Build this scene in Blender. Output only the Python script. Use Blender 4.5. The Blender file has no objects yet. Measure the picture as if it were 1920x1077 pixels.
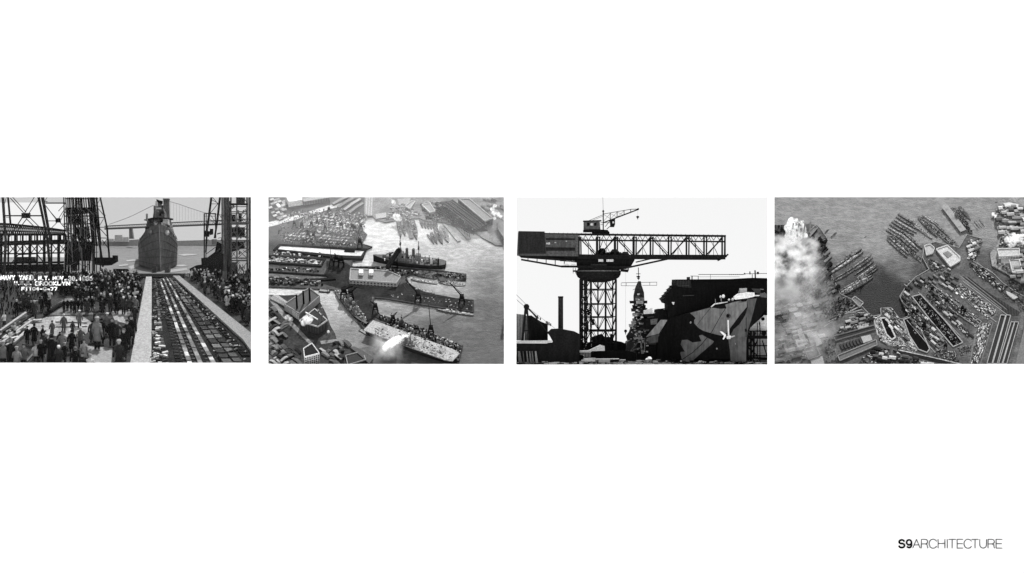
import bpy, bmesh, math, random
from mathutils import Vector, Matrix
from mathutils.geometry import delaunay_2d_cdt
random.seed(7)
S = bpy.context.scene
COL = S.collection
R = math.radians
# ------------------------------------------------------------ camera, sky, sun, exposure
CAMD = 60.0
cam = bpy.data.objects.new('camera', bpy.data.cameras.new('camera'))
COL.objects.link(cam); S.camera = cam
cam.location = (0, -CAMD, 0); cam.rotation_euler = (R(90), 0, 0)
cam.data.sensor_width = 36; cam.data.lens = 36*CAMD/19.2
cam.data.clip_start = 0.5; cam.data.clip_end = 2000
SUNV = Vector((0.16, 0.12, 0.95)).normalized()
w = bpy.data.worlds.new('World'); S.world = w; w.use_nodes = True
nt = w.node_tree; nt.nodes.clear()
sky = nt.nodes.new('ShaderNodeTexSky'); sky.sky_type = 'NISHITA'; sky.sun_disc = False
sky.sun_elevation = math.asin(SUNV.z); sky.sun_rotation = math.atan2(SUNV.x, SUNV.y)
bw = nt.nodes.new('ShaderNodeRGBToBW'); bg = nt.nodes.new('ShaderNodeBackground'); wo = nt.nodes.new('ShaderNodeOutputWorld')
nt.links.new(sky.outputs[0], bw.inputs[0]); nt.links.new(bw.outputs[0], bg.inputs[0]); nt.links.new(bg.outputs[0], wo.inputs[0])
bg.inputs[1].default_value = 0.13
sl = bpy.data.lights.new('sun', 'SUN'); sl.energy = 2.6; sl.angle = R(1.0); sl.color = (1, 1, 1)
so = bpy.data.objects.new('sun', sl); COL.objects.link(so); so.rotation_euler = SUNV.to_track_quat('Z', 'Y').to_euler()
S.view_settings.view_transform = 'Standard'; S.view_settings.look = 'None'; S.view_settings.gamma = 1
S.view_settings.exposure = 1.5
S.cycles.max_bounces = 5; S.cycles.transparent_max_bounces = 8; S.cycles.volume_bounces = 4
# ------------------------------------------------------------ materials
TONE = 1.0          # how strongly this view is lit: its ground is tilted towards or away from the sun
KTONE = 0.72        # linear picture tone -> base colour of a sunlit surface
def lin(v):
    c = v/255.0
    return c/12.92 if c <= .04045 else ((c+.055)/1.055)**2.4
MATS = {}
def mat(v, kind='plain', k=1.0, murk_glare=None):
    """procedural grey; v is the grey the surface shows when lit"""
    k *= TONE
    key = (int(v), kind, round(k, 3), murk_glare)
    if key in MATS: return MATS[key]
    a = max(.0025, min(.85, lin(v)*KTONE*k))
    m = bpy.data.materials.new('%s_grey_%d' % (kind, v)); m.use_nodes = True
    n = m.node_tree.nodes; l = m.node_tree.links; p = n['Principled BSDF']
    tc = n.new('ShaderNodeTexCoord'); mp = n.new('ShaderNodeMapping'); l.new(tc.outputs['Object'], mp.inputs[0])
    no = n.new('ShaderNodeTexNoise'); rm = n.new('ShaderNodeMapRange'); mx = n.new('ShaderNodeCombineColor')
    l.new(mp.outputs[0], no.inputs[0])
    sc, lo, hi = {'plain': (40, .62, 1.38), 'ground': (26, .45, 1.6), 'water': (9, .68, 1.32), 'steel': (30, .5, 1.5), 'wood': (30, .6, 1.35),
                  'white': (8, .97, 1.0), 'cloth': (9, .7, 1.3), 'deck': (60, .5, 1.4), 'hull': (8, .7, 1.3), 'rows': (30, .6, 1.4), 'smoke': (6, .9, 1.05), 'sky': (1, .97, 1.03)}[kind]
    no.inputs['Scale'].default_value = sc; no.inputs['Detail'].default_value = 7 if kind == 'water' else 5; no.inputs['Roughness'].default_value = .78 if kind == 'water' else .65
    rm.inputs['From Min'].default_value = .3; rm.inputs['From Max'].default_value = .7
    rm.inputs['To Min'].default_value = a*lo; rm.inputs['To Max'].default_value = min(.95, a*hi)
    l.new(no.outputs[0], rm.inputs[0])
    src = rm.outputs[0]
    if kind in ('wood', 'rows'):
        wv = n.new('ShaderNodeTexWave'); wv.inputs['Scale'].default_value = 9 if kind == 'wood' else 6; wv.bands_direction = 'Y' if kind == 'wood' else 'X'
        wv.inputs['Distortion'].default_value = 1.5; wv.inputs['Detail'].default_value = 2
        l.new(mp.outputs[0], wv.inputs[0])
        r2 = n.new('ShaderNodeMapRange'); r2.inputs['To Min'].default_value = .6; r2.inputs['To Max'].default_value = 1.15; l.new(wv.outputs['Fac'], r2.inputs[0])
        mu = n.new('ShaderNodeMath'); mu.operation = 'MULTIPLY'; l.new(src, mu.inputs[0]); l.new(r2.outputs[0], mu.inputs[1]); src = mu.outputs[0]
    if kind in ('hull', 'steel'):
        m2_ = n.new('ShaderNodeMapping'); m2_.inputs['Scale'].default_value = (22, 22, 3.5); l.new(tc.outputs['Object'], m2_.inputs[0])
        n2 = n.new('ShaderNodeTexNoise'); n2.inputs['Scale'].default_value = 1; n2.inputs['Detail'].default_value = 4; l.new(m2_.outputs[0], n2.inputs[0])
        r2 = n.new('ShaderNodeMapRange'); r2.inputs['From Min'].default_value = .38; r2.inputs['From Max'].default_value = .62
        r2.inputs['To Min'].default_value = .78; r2.inputs['To Max'].default_value = 1.15; l.new(n2.outputs[0], r2.inputs[0])
        mu = n.new('ShaderNodeMath'); mu.operation = 'MULTIPLY'; l.new(src, mu.inputs[0]); l.new(r2.outputs[0], mu.inputs[1]); src = mu.outputs[0]
    if kind == 'ground':
        n2 = n.new('ShaderNodeTexNoise'); n2.inputs['Scale'].default_value = 4; n2.inputs['Detail'].default_value = 4; l.new(mp.outputs[0], n2.inputs[0])
        r2 = n.new('ShaderNodeMapRange'); r2.inputs['From Min'].default_value = .35; r2.inputs['From Max'].default_value = .65
        r2.inputs['To Min'].default_value = .7; r2.inputs['To Max'].default_value = 1.35; l.new(n2.outputs[0], r2.inputs[0])
        mu = n.new('ShaderNodeMath'); mu.operation = 'MULTIPLY'; l.new(src, mu.inputs[0]); l.new(r2.outputs[0], mu.inputs[1]); src = mu.outputs[0]
    for i in range(3): l.new(src, mx.inputs[i])
    l.new(mx.outputs[0], p.inputs['Base Color'])
    p.inputs['Roughness'].default_value = .85; p.inputs['Specular IOR Level'].default_value = .15
    if a < .03: p.inputs['Specular IOR Level'].default_value = .03
    if kind == 'water':
        m3 = n.new('ShaderNodeMapping'); m3.inputs['Rotation'].default_value = (0, 0, .6); m3.inputs['Scale'].default_value = (2.2, 6, 1); l.new(tc.outputs['Object'], m3.inputs[0])
        n4 = n.new('ShaderNodeTexNoise'); n4.inputs['Scale'].default_value = 1.5; n4.inputs['Detail'].default_value = 6; n4.inputs['Distortion'].default_value = 1.2; l.new(m3.outputs[0], n4.inputs[0])
        r4 = n.new('ShaderNodeMapRange'); r4.inputs['From Min'].default_value = .4; r4.inputs['From Max'].default_value = .68
        r4.inputs['To Min'].default_value = .9; r4.inputs['To Max'].default_value = 1.28; l.new(n4.outputs[0], r4.inputs[0])
        mu = n.new('ShaderNodeMath'); mu.operation = 'MULTIPLY'; l.new(src, mu.inputs[0]); l.new(r4.outputs[0], mu.inputs[1]); src = mu.outputs[0]
        for i in range(3): l.new(src, mx.inputs[i])
    if kind == 'water' and murk_glare:
        # dark basin water mixing with silty water, surface glare painted in as well
        v2, ax, p0, p1 = murk_glare; sp = n.new('ShaderNodeSeparateXYZ'); l.new(tc.outputs['Object'], sp.inputs[0])
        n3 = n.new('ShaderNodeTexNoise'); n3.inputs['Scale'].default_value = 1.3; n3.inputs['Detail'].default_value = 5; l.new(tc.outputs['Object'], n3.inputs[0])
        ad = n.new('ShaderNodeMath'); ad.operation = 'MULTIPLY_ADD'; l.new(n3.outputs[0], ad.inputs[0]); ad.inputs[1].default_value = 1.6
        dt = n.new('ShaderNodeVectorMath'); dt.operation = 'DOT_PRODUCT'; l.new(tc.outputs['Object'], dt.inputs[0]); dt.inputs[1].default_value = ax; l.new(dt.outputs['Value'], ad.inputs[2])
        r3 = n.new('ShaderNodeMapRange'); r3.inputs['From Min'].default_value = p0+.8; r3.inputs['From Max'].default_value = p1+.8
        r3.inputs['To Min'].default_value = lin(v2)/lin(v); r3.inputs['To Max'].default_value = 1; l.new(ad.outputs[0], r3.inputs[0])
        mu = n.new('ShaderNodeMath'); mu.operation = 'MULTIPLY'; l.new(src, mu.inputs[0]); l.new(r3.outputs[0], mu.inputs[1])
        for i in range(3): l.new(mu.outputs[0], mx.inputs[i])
    if kind == 'water':
        nb = n.new('ShaderNodeTexNoise'); nb.inputs['Scale'].default_value = 21; nb.inputs['Detail'].default_value = 6; nb.inputs['Roughness'].default_value = .7
        mp.inputs['Scale'].default_value = (1, 1.6, 1)
        l.new(mp.outputs[0], nb.inputs[0]); b = n.new('ShaderNodeBump'); b.inputs['Strength'].default_value = .8; b.inputs['Distance'].default_value = .045
        l.new(nb.outputs[0], b.inputs['Height']); l.new(b.outputs[0], p.inputs['Normal'])
        p.inputs['Roughness'].default_value = .55; p.inputs['Specular IOR Level'].default_value = .12
    MATS[key] = m
    return m
def emis(v, top=None, name='sky_light'):
    """sky backdrop: it gives off light"""
    m = bpy.data.materials.new(name); m.use_nodes = True
    n = m.node_tree.nodes; l = m.node_tree.links; n.clear()
    e = n.new('ShaderNodeEmission'); o = n.new('ShaderNodeOutputMaterial'); l.new(e.outputs[0], o.inputs[0])
    ex = 2**S.view_settings.exposure
    tc = n.new('ShaderNodeTexCoord'); sp = n.new('ShaderNodeSeparateXYZ'); l.new(tc.outputs['Generated'], sp.inputs[0])
    r = n.new('ShaderNodeMapRange'); r.inputs['To Min'].default_value = lin(v)/ex; r.inputs['To Max'].default_value = lin(top or v)/ex
    l.new(sp.outputs[2], r.inputs[0])
    no = n.new('ShaderNodeTexNoise'); no.inputs['Scale'].default_value = 60; no.inputs['Detail'].default_value = 4; l.new(tc.outputs['Object'], no.inputs[0])
    r2 = n.new('ShaderNodeMapRange'); r2.inputs['To Min'].default_value = .93; r2.inputs['To Max'].default_value = 1.07; l.new(no.outputs[0], r2.inputs[0])
    mu = n.new('ShaderNodeMath'); mu.operation = 'MULTIPLY'; l.new(r.outputs[0], mu.inputs[0]); l.new(r2.outputs[0], mu.inputs[1])
    l.new(mu.outputs[0], e.inputs['Strength'])
    return m
# ------------------------------------------------------------ mesh collector
class MB:
    def __init__(s): s.v = []; s.f = []; s.mi = []; s.m = 0
    def add(s, vs, fs):
        o = len(s.v); s.v += [tuple(q) for q in vs]; s.f += [tuple(i+o for i in f) for f in fs]; s.mi += [s.m]*len(fs); return s
    def box(s, x, y, z, sx, sy, sz, rz=0, taper=1.0):
        """z is the bottom"""
        c, n = math.cos(rz), math.sin(rz); vs = []
        for k, t in ((0, 1), (1, taper)):
            for a, b in ((-1, -1), (1, -1), (1, 1), (-1, 1)):
                dx, dy = a*sx/2*t, b*sy/2*t
                vs.append((x+dx*c-dy*n, y+dx*n+dy*c, z+k*sz))
        return s.add(vs, [(3, 2, 1, 0), (4, 5, 6, 7), (0, 1, 5, 4), (1, 2, 6, 5), (2, 3, 7, 6), (3, 0, 4, 7)])
    def beam(s, p, q, w, h=None, up=(0, 0, 1)):
        p, q = Vector(p), Vector(q); d = q-p
        if d.length < 1e-6: return s
        d.normalize(); u = Vector(up)
        if abs(d.dot(u)) > .95: u = Vector((0, 1, 0))
        a = d.cross(u).normalized()*w/2; b = a.cross(d).normalized()*(h or w)/2
        vs = [e+i+j for e in (p, q) for i, j in ((-a, -b), (a, -b), (a, b), (-a, b))]
        return s.add(vs, [(0, 1, 2, 3), (7, 6, 5, 4), (0, 4, 5, 1), (1, 5, 6, 2), (2, 6, 7, 3), (3, 7, 4, 0)])
    def tube(s, p, q, r, r2=None, n=10):
        p, q = Vector(p), Vector(q); d = (q-p).normalized(); u = Vector((0, 0, 1)) if abs(d.z) < .9 else Vector((1, 0, 0))
        a = d.cross(u).normalized(); b = d.cross(a); r2 = r if r2 is None else r2; vs = []
        for e, rr in ((p, r), (q, r2)):
            for i in range(n):
                t = 2*math.pi*i/n; vs.append(e+a*math.cos(t)*rr+b*math.sin(t)*rr)
        return s.add(vs, [tuple(range(n))[::-1], tuple(range(n, 2*n))]+[(i, (i+1) % n, n+(i+1) % n, n+i) for i in range(n)])
    def prism(s, poly, z0, z1):
        n = len(poly)
        if sum(poly[i][0]*poly[(i+1) % n][1]-poly[(i+1) % n][0]*poly[i][1] for i in range(n)) < 0: poly = poly[::-1]
        vs = [(x, y, z0) for x, y in poly]+[(x, y, z1) for x, y in poly]
        return s.add(vs, [tuple(range(n))[::-1], tuple(range(n, 2*n))]+[(i, (i+1) % n, n+(i+1) % n, n+i) for i in range(n)])
    def rings(s, rings, n=12, cap=True):
        """rings: list of (x, y, z, rx, ry)"""
        vs = []
        for x, y, z, rx, ry in rings:
            for i in range(n):
                t = 2*math.pi*i/n; vs.append((x+rx*math.cos(t), y+ry*math.sin(t), z))
        fs = [(k*n+i, k*n+(i+1) % n, (k+1)*n+(i+1) % n, (k+1)*n+i) for k in range(len(rings)-1) for i in range(n)]
        if cap: fs += [tuple(range(n))[::-1], tuple((len(rings)-1)*n+i for i in range(n))]
        return s.add(vs, fs)
    def gable(s, poly, z0, z1, axis=0):
        """gabled roof over a four-corner footprint; ridge joins the middles of edges axis and axis+2"""
        p = [Vector((x, y, z0)) for x, y in poly]
        a = (p[axis]+p[(axis+1) % 4])/2; b = (p[(axis+2) % 4]+p[(axis+3) % 4])/2; a.z = b.z = z1
        q = [p[(axis+i) % 4] for i in range(4)]+[a, b]
        return s.add(q, [(0, 1, 4), (1, 2, 5, 4), (2, 3, 5), (3, 0, 4, 5), (3, 2, 1, 0)])
    def mesh(s, name, mats, smooth=False):
        me = bpy.data.meshes.new(name); me.from_pydata(s.v, [], s.f)
        for m in (mats if isinstance(mats, (list, tuple)) else [mats]): me.materials.append(m)
        if s.m or any(s.mi): me.polygons.foreach_set('material_index', s.mi)
        if smooth: me.polygons.foreach_set('use_smooth', [True]*len(s.f))
        me.validate(); me.update()
        bm = bmesh.new(); bm.from_mesh(me); bmesh.ops.recalc_face_normals(bm, faces=bm.faces); bm.to_mesh(me); bm.free()
        return me
    def build(s, name, mats, parent=None, M=None, smooth=False):
        o = bpy.data.objects.new(name, s.mesh(name, mats, smooth)); COL.objects.link(o)
        if parent: o.parent = parent
        if M is not None: o.matrix_world = M
        return o
def tag(o, label=None, cat=None, group=None, kind=None):
    if label: o['label'] = label
    if cat: o['category'] = cat
    if group: o['group'] = group
    if kind: o['kind'] = kind
    return o
ORD = ('first', 'second', 'third', 'fourth', 'fifth', 'sixth', 'seventh', 'eighth', 'ninth', 'tenth', 'eleventh', 'twelfth', 'thirteenth', 'fourteenth', 'fifteenth', 'sixteenth')
def tword(g): return 'black' if g < 35 else 'dark' if g < 70 else 'grey' if g < 115 else 'pale' if g < 185 else 'white'
def near(px, py, marks):
    return min(marks, key=lambda m: (m[0]-px)**2+(m[1]-py)**2)[2]
def root(name, label, cat, M, group=None):
    o = bpy.data.objects.new(name, None); o.empty_display_size = .1; COL.objects.link(o); o.matrix_world = M
    return tag(o, label, cat, group)
def kids(o): return KIDS.get(o.name, [])
KIDS = {}
def index_kids():
    KIDS.clear()
    for o in COL.objects:
        if o.parent: KIDS.setdefault(o.parent.name, []).append(o)
def dup(src, M, label=None, cat=None, group=None, tone=None):
    """copy a thing with its parts and their sub-parts"""
    def cp(o, par):
        c = o.copy(); COL.objects.link(c)
        if par is not None: c.parent = par
        if tone and o.type == 'MESH' and o.name.split('.')[0] in tone and len(c.material_slots):
            c.material_slots[0].link = 'OBJECT'; c.material_slots[0].material = tone[o.name.split('.')[0]]
        for ch in KIDS.get(o.name, []): cp(ch, c)
        return c
    c = cp(src, None); c.matrix_world = M
    if 'group' in c and not group: del c['group']
    return tag(c, label, cat, group)
# ------------------------------------------------------------ pictures: where a point of the photo lies in the place
def at(px, py, d):
    t = (CAMD+d)/CAMD
    return Vector(((px-960)*.01*t, d, (538.5-py)*.01*t))
class Pic:
    def __init__(s, px, py, d, e):
        s.e = R(e); s.O = at(px, py, d); s.M = Matrix.Translation(s.O) @ Matrix.Rotation(s.e, 4, 'X'); s.I = s.M.inverted()
    def loc(s, px, py, h=0.0):
        a = s.I @ Vector((0, -CAMD, 0)); b = s.I @ at(px, py, 0)
        d = b-a; t = (h-a.z)/d.z; q = a+d*t
        return Vector((q.x, q.y))
    def g(s, px, py, h=0.0):
        q = s.loc(px, py, h); return s.M @ Vector((q.x, q.y, h))
    def poly(s, pts, h=0.0): return [tuple(s.loc(x, y, h)) for x, y in pts]
def rel(poly):
    cx = sum(p[0] for p in poly)/len(poly); cy = sum(p[1] for p in poly)/len(poly)
    return (cx, cy), [(p[0]-cx, p[1]-cy) for p in poly]
def inside(x, y, poly):
    c = False; n = len(poly); j = n-1
    for i in range(n):
        xi, yi = poly[i]; xj, yj = poly[j]
        if (yi > y) != (yj > y) and x < (xj-xi)*(y-yi)/(yj-yi)+xi: c = not c
        j = i
    return c
def slab(P, name, pts, h0, h1, m, label=None, cat=None, kind=None, group=None):
    """ground-like sheet with thickness, its outline given at its top"""
    mb = MB(); mb.prism(P.poly(pts, h1), h0, h1)
    o = mb.build(name, m, M=P.M); return tag(o, label, cat, group, kind)
def edge_line(P, pts, g, h=.04, w=.014, z=.03, close=True, name='quay_edge'):
    q = P.poly(pts, h); mb = MB(); n = len(q)
    for i in range(n if close else n-1): mb.beam((*q[i], h-.004), (*q[(i+1) % n], h-.004), w, h-z)
    o = mb.build(name, mat(g), M=P.M); o['kind'] = 'structure'; return o
def block(P, pts, h, roof, wall, label, name='building', cat='building', group=None, gable=0, axis=0, parapet=0, wins=None, kids_=None, z0=0.0, wk='plain'):
    """building with its roof outline given in the photo; wins: list of (edge, rows, cols, grey)"""
    c, q = rel(P.poly(pts, z0+h)); t = root(name, label, cat, P.M @ Matrix.Translation((c[0], c[1], z0)), group)
    MB().prism(q, 0, h).build('wall', mat(wall, wk), t)
    if gable: MB().gable([(x*1.03, y*1.03) for x, y in q], h+.002, h+gable, axis).build('roof', mat(roof, 'plain'), t)
    else: MB().prism([(x*.985, y*.985) for x, y in q], h, h+.006).build('roof', mat(roof, 'plain'), t)
    if parapet:
        mb = MB(); n = len(q)
        for i in range(n):
            a, b = q[i], q[(i+1) % n]; mb.beam((a[0]*.985, a[1]*.985, h+.01), (b[0]*.985, b[1]*.985, h+.01), .014, .03)
        mb.build('parapet', mat(parapet), t)
    if wins:
        for e, rows, cols, gv in wins:
            n = len(q); a = Vector((*q[e], 0)); b = Vector((*q[(e+1) % n], 0)); d = b-a; nrm = Vector((d.y, -d.x, 0)).normalized()
            mid = (a+b)/2
            if nrm.dot(mid) < 0: nrm = -nrm
            ww = d.length/cols*.5; hh = h/rows*.5; ang = math.atan2(d.y, d.x)
            me = MB().box(0, 0, 0, ww, .01, hh).mesh('window', mat(gv))
            for r in range(rows):
                for k in range(cols):
                    o = bpy.data.objects.new('window', me); COL.objects.link(o); o.parent = t
                    o.location = a+d*((k+.5)/cols)+nrm*.003+Vector((0, 0, h*(r+.25)/rows)); o.rotation_euler = (0, 0, ang)
    return t
def clutter(P, name, poly, n, size, hts, greys, label, cat='yard clutter', z0=.03, ang=0, jit=.5, ratio=(1, 3)):
    """loose stock and machinery that nobody could count: one mass"""
    mb = MB(); lp = P.poly(poly, z0); xs = [p[0] for p in lp]; ys = [p[1] for p in lp]; k = 0; t = 0
    while k < n and t < n*30:
        t += 1; x = random.uniform(min(xs), max(xs)); y = random.uniform(min(ys), max(ys))
        if not inside(x, y, lp): continue
        k += 1; a = random.uniform(*size); mb.m = random.randrange(len(greys))
        mb.box(x, y, z0, a*random.uniform(*ratio), a, random.uniform(*hts), ang+random.uniform(-jit, jit))
    o = mb.build(name, [mat(g) for g in greys], M=P.M)
    return tag(o, label, cat, kind='stuff')
# ------------------------------------------------------------ white wall with four openings, unseen white floor added in front to light it
OPEN = [(-8, 370, 470.8, 680.6), (503, 370, 945, 683), (968, 370, 1439, 684), (1452, 370, 1928, 683)]
def wx(px): return (px-960)*.01
def wz(py): return (538.5-py)*.01
def wall():
    mb = MB(); T = .03; X0, X1, Z0, Z1 = -14, 14, -6.2, 6.2
    def pc(x0, z0, x1, z1): mb.box((x0+x1)/2, T/2, z0, x1-x0, T, z1-z0)
    pc(X0, wz(370), X1, Z1)
    pc(X0, Z0, X1, wz(684))
    edges = [X0]+[e for o in OPEN for e in (wx(o[0]), wx(o[2]))]+[X1]
    for i in range(0, len(edges), 2): pc(edges[i], wz(684), edges[i+1], wz(370))
    for o in OPEN:
        if o[3] < 684: pc(wx(o[0]), wz(684), wx(o[2]), wz(o[3]))
    o = mb.build('wall', wallm); tag(o, 'broad plain white wall with four picture openings in one row', 'wall', kind='structure')
wallm = bpy.data.materials.new('white_paint'); wallm.use_nodes = True
_n = wallm.node_tree.nodes; _p = _n['Principled BSDF']; _t = _n.new('ShaderNodeTexNoise'); _t.inputs['Scale'].default_value = 3
_r = _n.new('ShaderNodeMapRange'); _r.inputs['To Min'].default_value = .9; _r.inputs['To Max'].default_value = .93; _c = _n.new('ShaderNodeCombineColor')
wallm.node_tree.links.new(_t.outputs[0], _r.inputs[0])
for i in range(3): wallm.node_tree.links.new(_r.outputs[0], _c.inputs[i])
wallm.node_tree.links.new(_c.outputs[0], _p.inputs['Base Color']); _p.inputs['Roughness'].default_value = .9; _p.inputs['Specular IOR Level'].default_value = .1
wall()
floorm = wallm.copy(); floorm.name = 'white_bounce_floor'; _r2 = [q for q in floorm.node_tree.nodes if q.type == 'MAP_RANGE'][0]
_r.inputs['To Min'].default_value = .67; _r.inputs['To Max'].default_value = .69
pv = MB().box(0, -39, -6.4, 400, 78, .2).build('bounce_floor', floorm); tag(pv, 'added unseen white floor bouncing light onto the wall', 'bounce_floor', kind='structure')  # not in view, added to throw sunlight up at the wall
# ---- stroke lettering
def arc(cx, cy, rx, ry, a0, a1, n=10): return [(cx+rx*math.cos(R(a0+(a1-a0)*i/n)), cy+ry*math.sin(R(a0+(a1-a0)*i/n))) for i in range(n+1)]
G = {
 'A': [[(0, 0), (.5, 1), (1, 0)], [(.2, .36), (.8, .36)]],
 'R': [[(0, 0), (0, 1), (.6, 1)]+arc(.6, .74, .36, .26, 90, -90)+[(0, .48)], [(.6, .48), (.88, .4), (.93, .15), (1, 0)]],
 'C': [arc(.52, .5, .52, .52, 32, 328, 18)],
 'H': [[(0, 0), (0, 1)], [(1, 0), (1, 1)], [(0, .52), (1, .52)]],
 'I': [[(.5, 0), (.5, 1)]],
 'T': [[(0, 1), (1, 1)], [(.5, 1), (.5, 0)]],
 'E': [[(1, 1), (0, 1), (0, 0), (1, 0)], [(0, .51), (.93, .51)]],
 'U': [[(0, 1), (0, .4)]+arc(.5, .4, .5, .4, 180, 360)+[(1, .4), (1, 1)]],
 'S': [arc(.5, .74, .42, .26, 15, 180, 8)+arc(.5, .74, .42, .22, 180, 255, 5)+arc(.5, .27, .46, .27, 75, 0, 5)+arc(.5, .27, .46, .27, 0, -170, 9)],
 '9': [arc(.5, .68, .42, .32, 0, 360, 16), [(.92, .68), (.92, .45)]+arc(.5, .38, .42, .38, 0, -140, 9)],
 'N': [[(0, 0), (0, 1), (1, 0), (1, 1)]], 'V': [[(0, 1), (.5, 0), (1, 1)]], 'Y': [[(0, 1), (.5, .5), (1, 1)], [(.5, .5), (.5, 0)]],
 'D': [[(0, 0), (0, 1), (.45, 1)]+arc(.45, .5, .5, .5, 90, -90)+[(0, 0)]], 'O': [arc(.5, .5, .5, .5, 0, 360, 16)], '0': [arc(.5, .5, .45, .5, 0, 360, 16)],
 '.': [[(.3, .05), (.55, .05)]], ',': [[(.45, .1), (.3, -.15)]], '3': [arc(.4, .75, .45, .25, 150, -90, 8)+arc(.4, .25, .5, .27, 90, -150, 8)],
 '1': [[(.3, .8), (.5, 1), (.5, 0)]], '6': [arc(.5, .3, .42, .3, 0, 360, 14), [(.08, .3), (.2, .75), (.7, 1)]],
 'B': [[(0, 0), (0, 1), (.5, 1)]+arc(.5, .76, .4, .24, 90, -90, 6)+[(0, .52), (.5, .52)]+arc(.5, .26, .46, .26, 90, -90, 6)+[(0, 0)]],
 'K': [[(0, 0), (0, 1)], [(.9, 1), (0, .45), (1, 0)]], 'L': [[(0, 1), (0, 0), (.9, 0)]], 'F': [[(0, 0), (0, 1), (1, 1)], [(0, .5), (.8, .5)]],
 '4': [[(.7, 0), (.7, 1), (0, .35), (1, .35)]], '-': [[(.1, .45), (.9, .45)]], '7': [[(0, 1), (1, 1), (.4, 0)]],
}
def glyph(mb, ch, x0, x1, yb, yt, w, y, t=.01):
    for st in G[ch]:
        pts = [at(x0+a*(x1-x0), yb+b*(yt-yb), y) for a, b in st]
        for i in range(len(pts)-1):
            p, q = pts[i], pts[i+1]; d = (q-p)
            if d.length < 1e-6: continue
            d = d.normalized()*w*.35
            mb.beam(p-d*(.6), q+d*.6, t, w, up=(0, 0, 1)) if abs(d.normalized().z) < .95 else mb.beam(p-d*.6, q+d*.6, w, t, up=(0, 1, 0))
def signs():
    t = root('lettering', 'bold black and thin grey lettering on the white wall at lower right corner', 'lettering', Matrix.Translation(at(1780, 1020, 0)))
    off = -at(1780, 1020, 0)
    def put(ch, x0, x1, w, m, yo, wd=0):
        mb = MB(); glyph(mb, ch, 1660+(x0+wd)/8, 1660+(x1-wd)/8, 990+(306-wd*.9)/8, 990+(174+wd*.9)/8, w, yo, .012)
        mb.v = [tuple(Vector(q)+off) for q in mb.v]; mb.build('letter', m, t)
    blk = mat(0); gr = mat(0)
    blk = mat(2, 'plain'); gr = mat(60, 'plain', 2)
    put('S', 192, 300, .033, blk, -.006, 9); put('9', 305, 407, .031, blk, -.006, 8)
    for ch, a, b in (('A', 412, 523), ('R', 541, 638), ('C', 657, 772), ('H', 792, 893), ('I', 925, 935), ('T', 952, 1053), ('E', 1077, 1163), ('C', 1180, 1296), ('T', 1297, 1395), ('U', 1417, 1518), ('R', 1542, 1638), ('E', 1662, 1753)):
        put(ch, a, b, .0155, gr, -.006)
    # glass pane of the first opening with its white hand lettering
    gm = bpy.data.materials.new('clear_glass'); gm.use_nodes = True; n = gm.node_tree.nodes; l = gm.node_tree.links; n.clear()
    tr = n.new('ShaderNodeBsdfTransparent'); gl = n.new('ShaderNodeBsdfGlossy'); mx = n.new('ShaderNodeMixShader'); o = n.new('ShaderNodeOutputMaterial')
    gl.inputs['Roughness'].default_value = .1; mx.inputs[0].default_value = .004; l.new(tr.outputs[0], mx.inputs[1]); l.new(gl.outputs[0], mx.inputs[2]); l.new(mx.outputs[0], o.inputs[0])
    b = at(231, 679, .02); t = root('glass_pane', 'clear glass pane with white hand lettering over the ship launch view', 'glass pane', Matrix.Translation(b))
    MB().box(0, 0, 0.005, 4.76, .006, 3.07).build('pane', gm, t)
    wm = mat(255, 'white', 3)
    def line(s, x0, x1, yb, yt, w):
        n = len(s); cw = (x1-x0)/n; mb = MB()
        for i, ch in enumerate(s):
            if ch == ' ': continue
            glyph(mb, ch, x0+i*cw+cw*.1, x0+(i+1)*cw-cw*.16, yb+random.uniform(-.4, .4), yt+random.uniform(-.3, .3), w, .006, .008)
        mb.v = [tuple(Vector(q)-b) for q in mb.v]; mb.build('lettering', wm, t)
    line('NAVY YARD,', 1, 70, 525, 517, .021); line('N.Y.', 72, 95, 525, 518, .019); line('NOV.', 99, 126, 525, 518.5, .019); line('30,1936', 128, 174, 526, 519, .019)
    line('U.S.S.', 27, 61, 534, 528, .017); line('BROOKLYN', 66, 132, 535, 528.5, .019)
    line('F1104-C-77', 40, 108, 545, 539, .015)
signs()
# ------------------------------------------------------------ ship kinds: unit length along x (bow at +x), copied to their places
FAR = Matrix.Translation((0, 0, 0))
def hull_mesh(st, name, m, z0=0.0, flare=.8):
    """st: (x, half beam, deck height)"""
    mb = MB(); vs = []; fs = []
    for x, b, z in st: vs += [(x, -b*flare, z0), (x, -b, z), (x, b, z), (x, b*flare, z0)]
    for i in range(len(st)-1):
        a = 4*i; c = a+4
        fs += [(a, c, c+1, a+1), (a+1, c+1, c+2, a+2), (a+2, c+2, c+3, a+3), (a, a+3, c+3, c)]
    e = 4*(len(st)-1); fs += [(0, 1, 2, 3), (e+3, e+2, e+1, e)]
    return mb.add(vs, fs)
ST_W = [(-.5, .028, .030), (-.44, .046, .029), (-.3, .058, .028), (0, .062, .029), (.2, .052, .032), (.36, .030, .038), (.46, .012, .043), (.5, .001, .046)]
def deckof(st, k=.93, dz=.002):
    mb = MB(); p = [(x, -b*k) for x, b, z in st]; n = len(st); vs = []; fs = []
    for x, b, z in st: vs += [(x*.995, -b*k, z+dz), (x*.995, b*k, z+dz)]
    for i in range(n-1): fs.append((2*i, 2*i+2, 2*i+3, 2*i+1))
    return mb.add(vs, fs)
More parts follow.
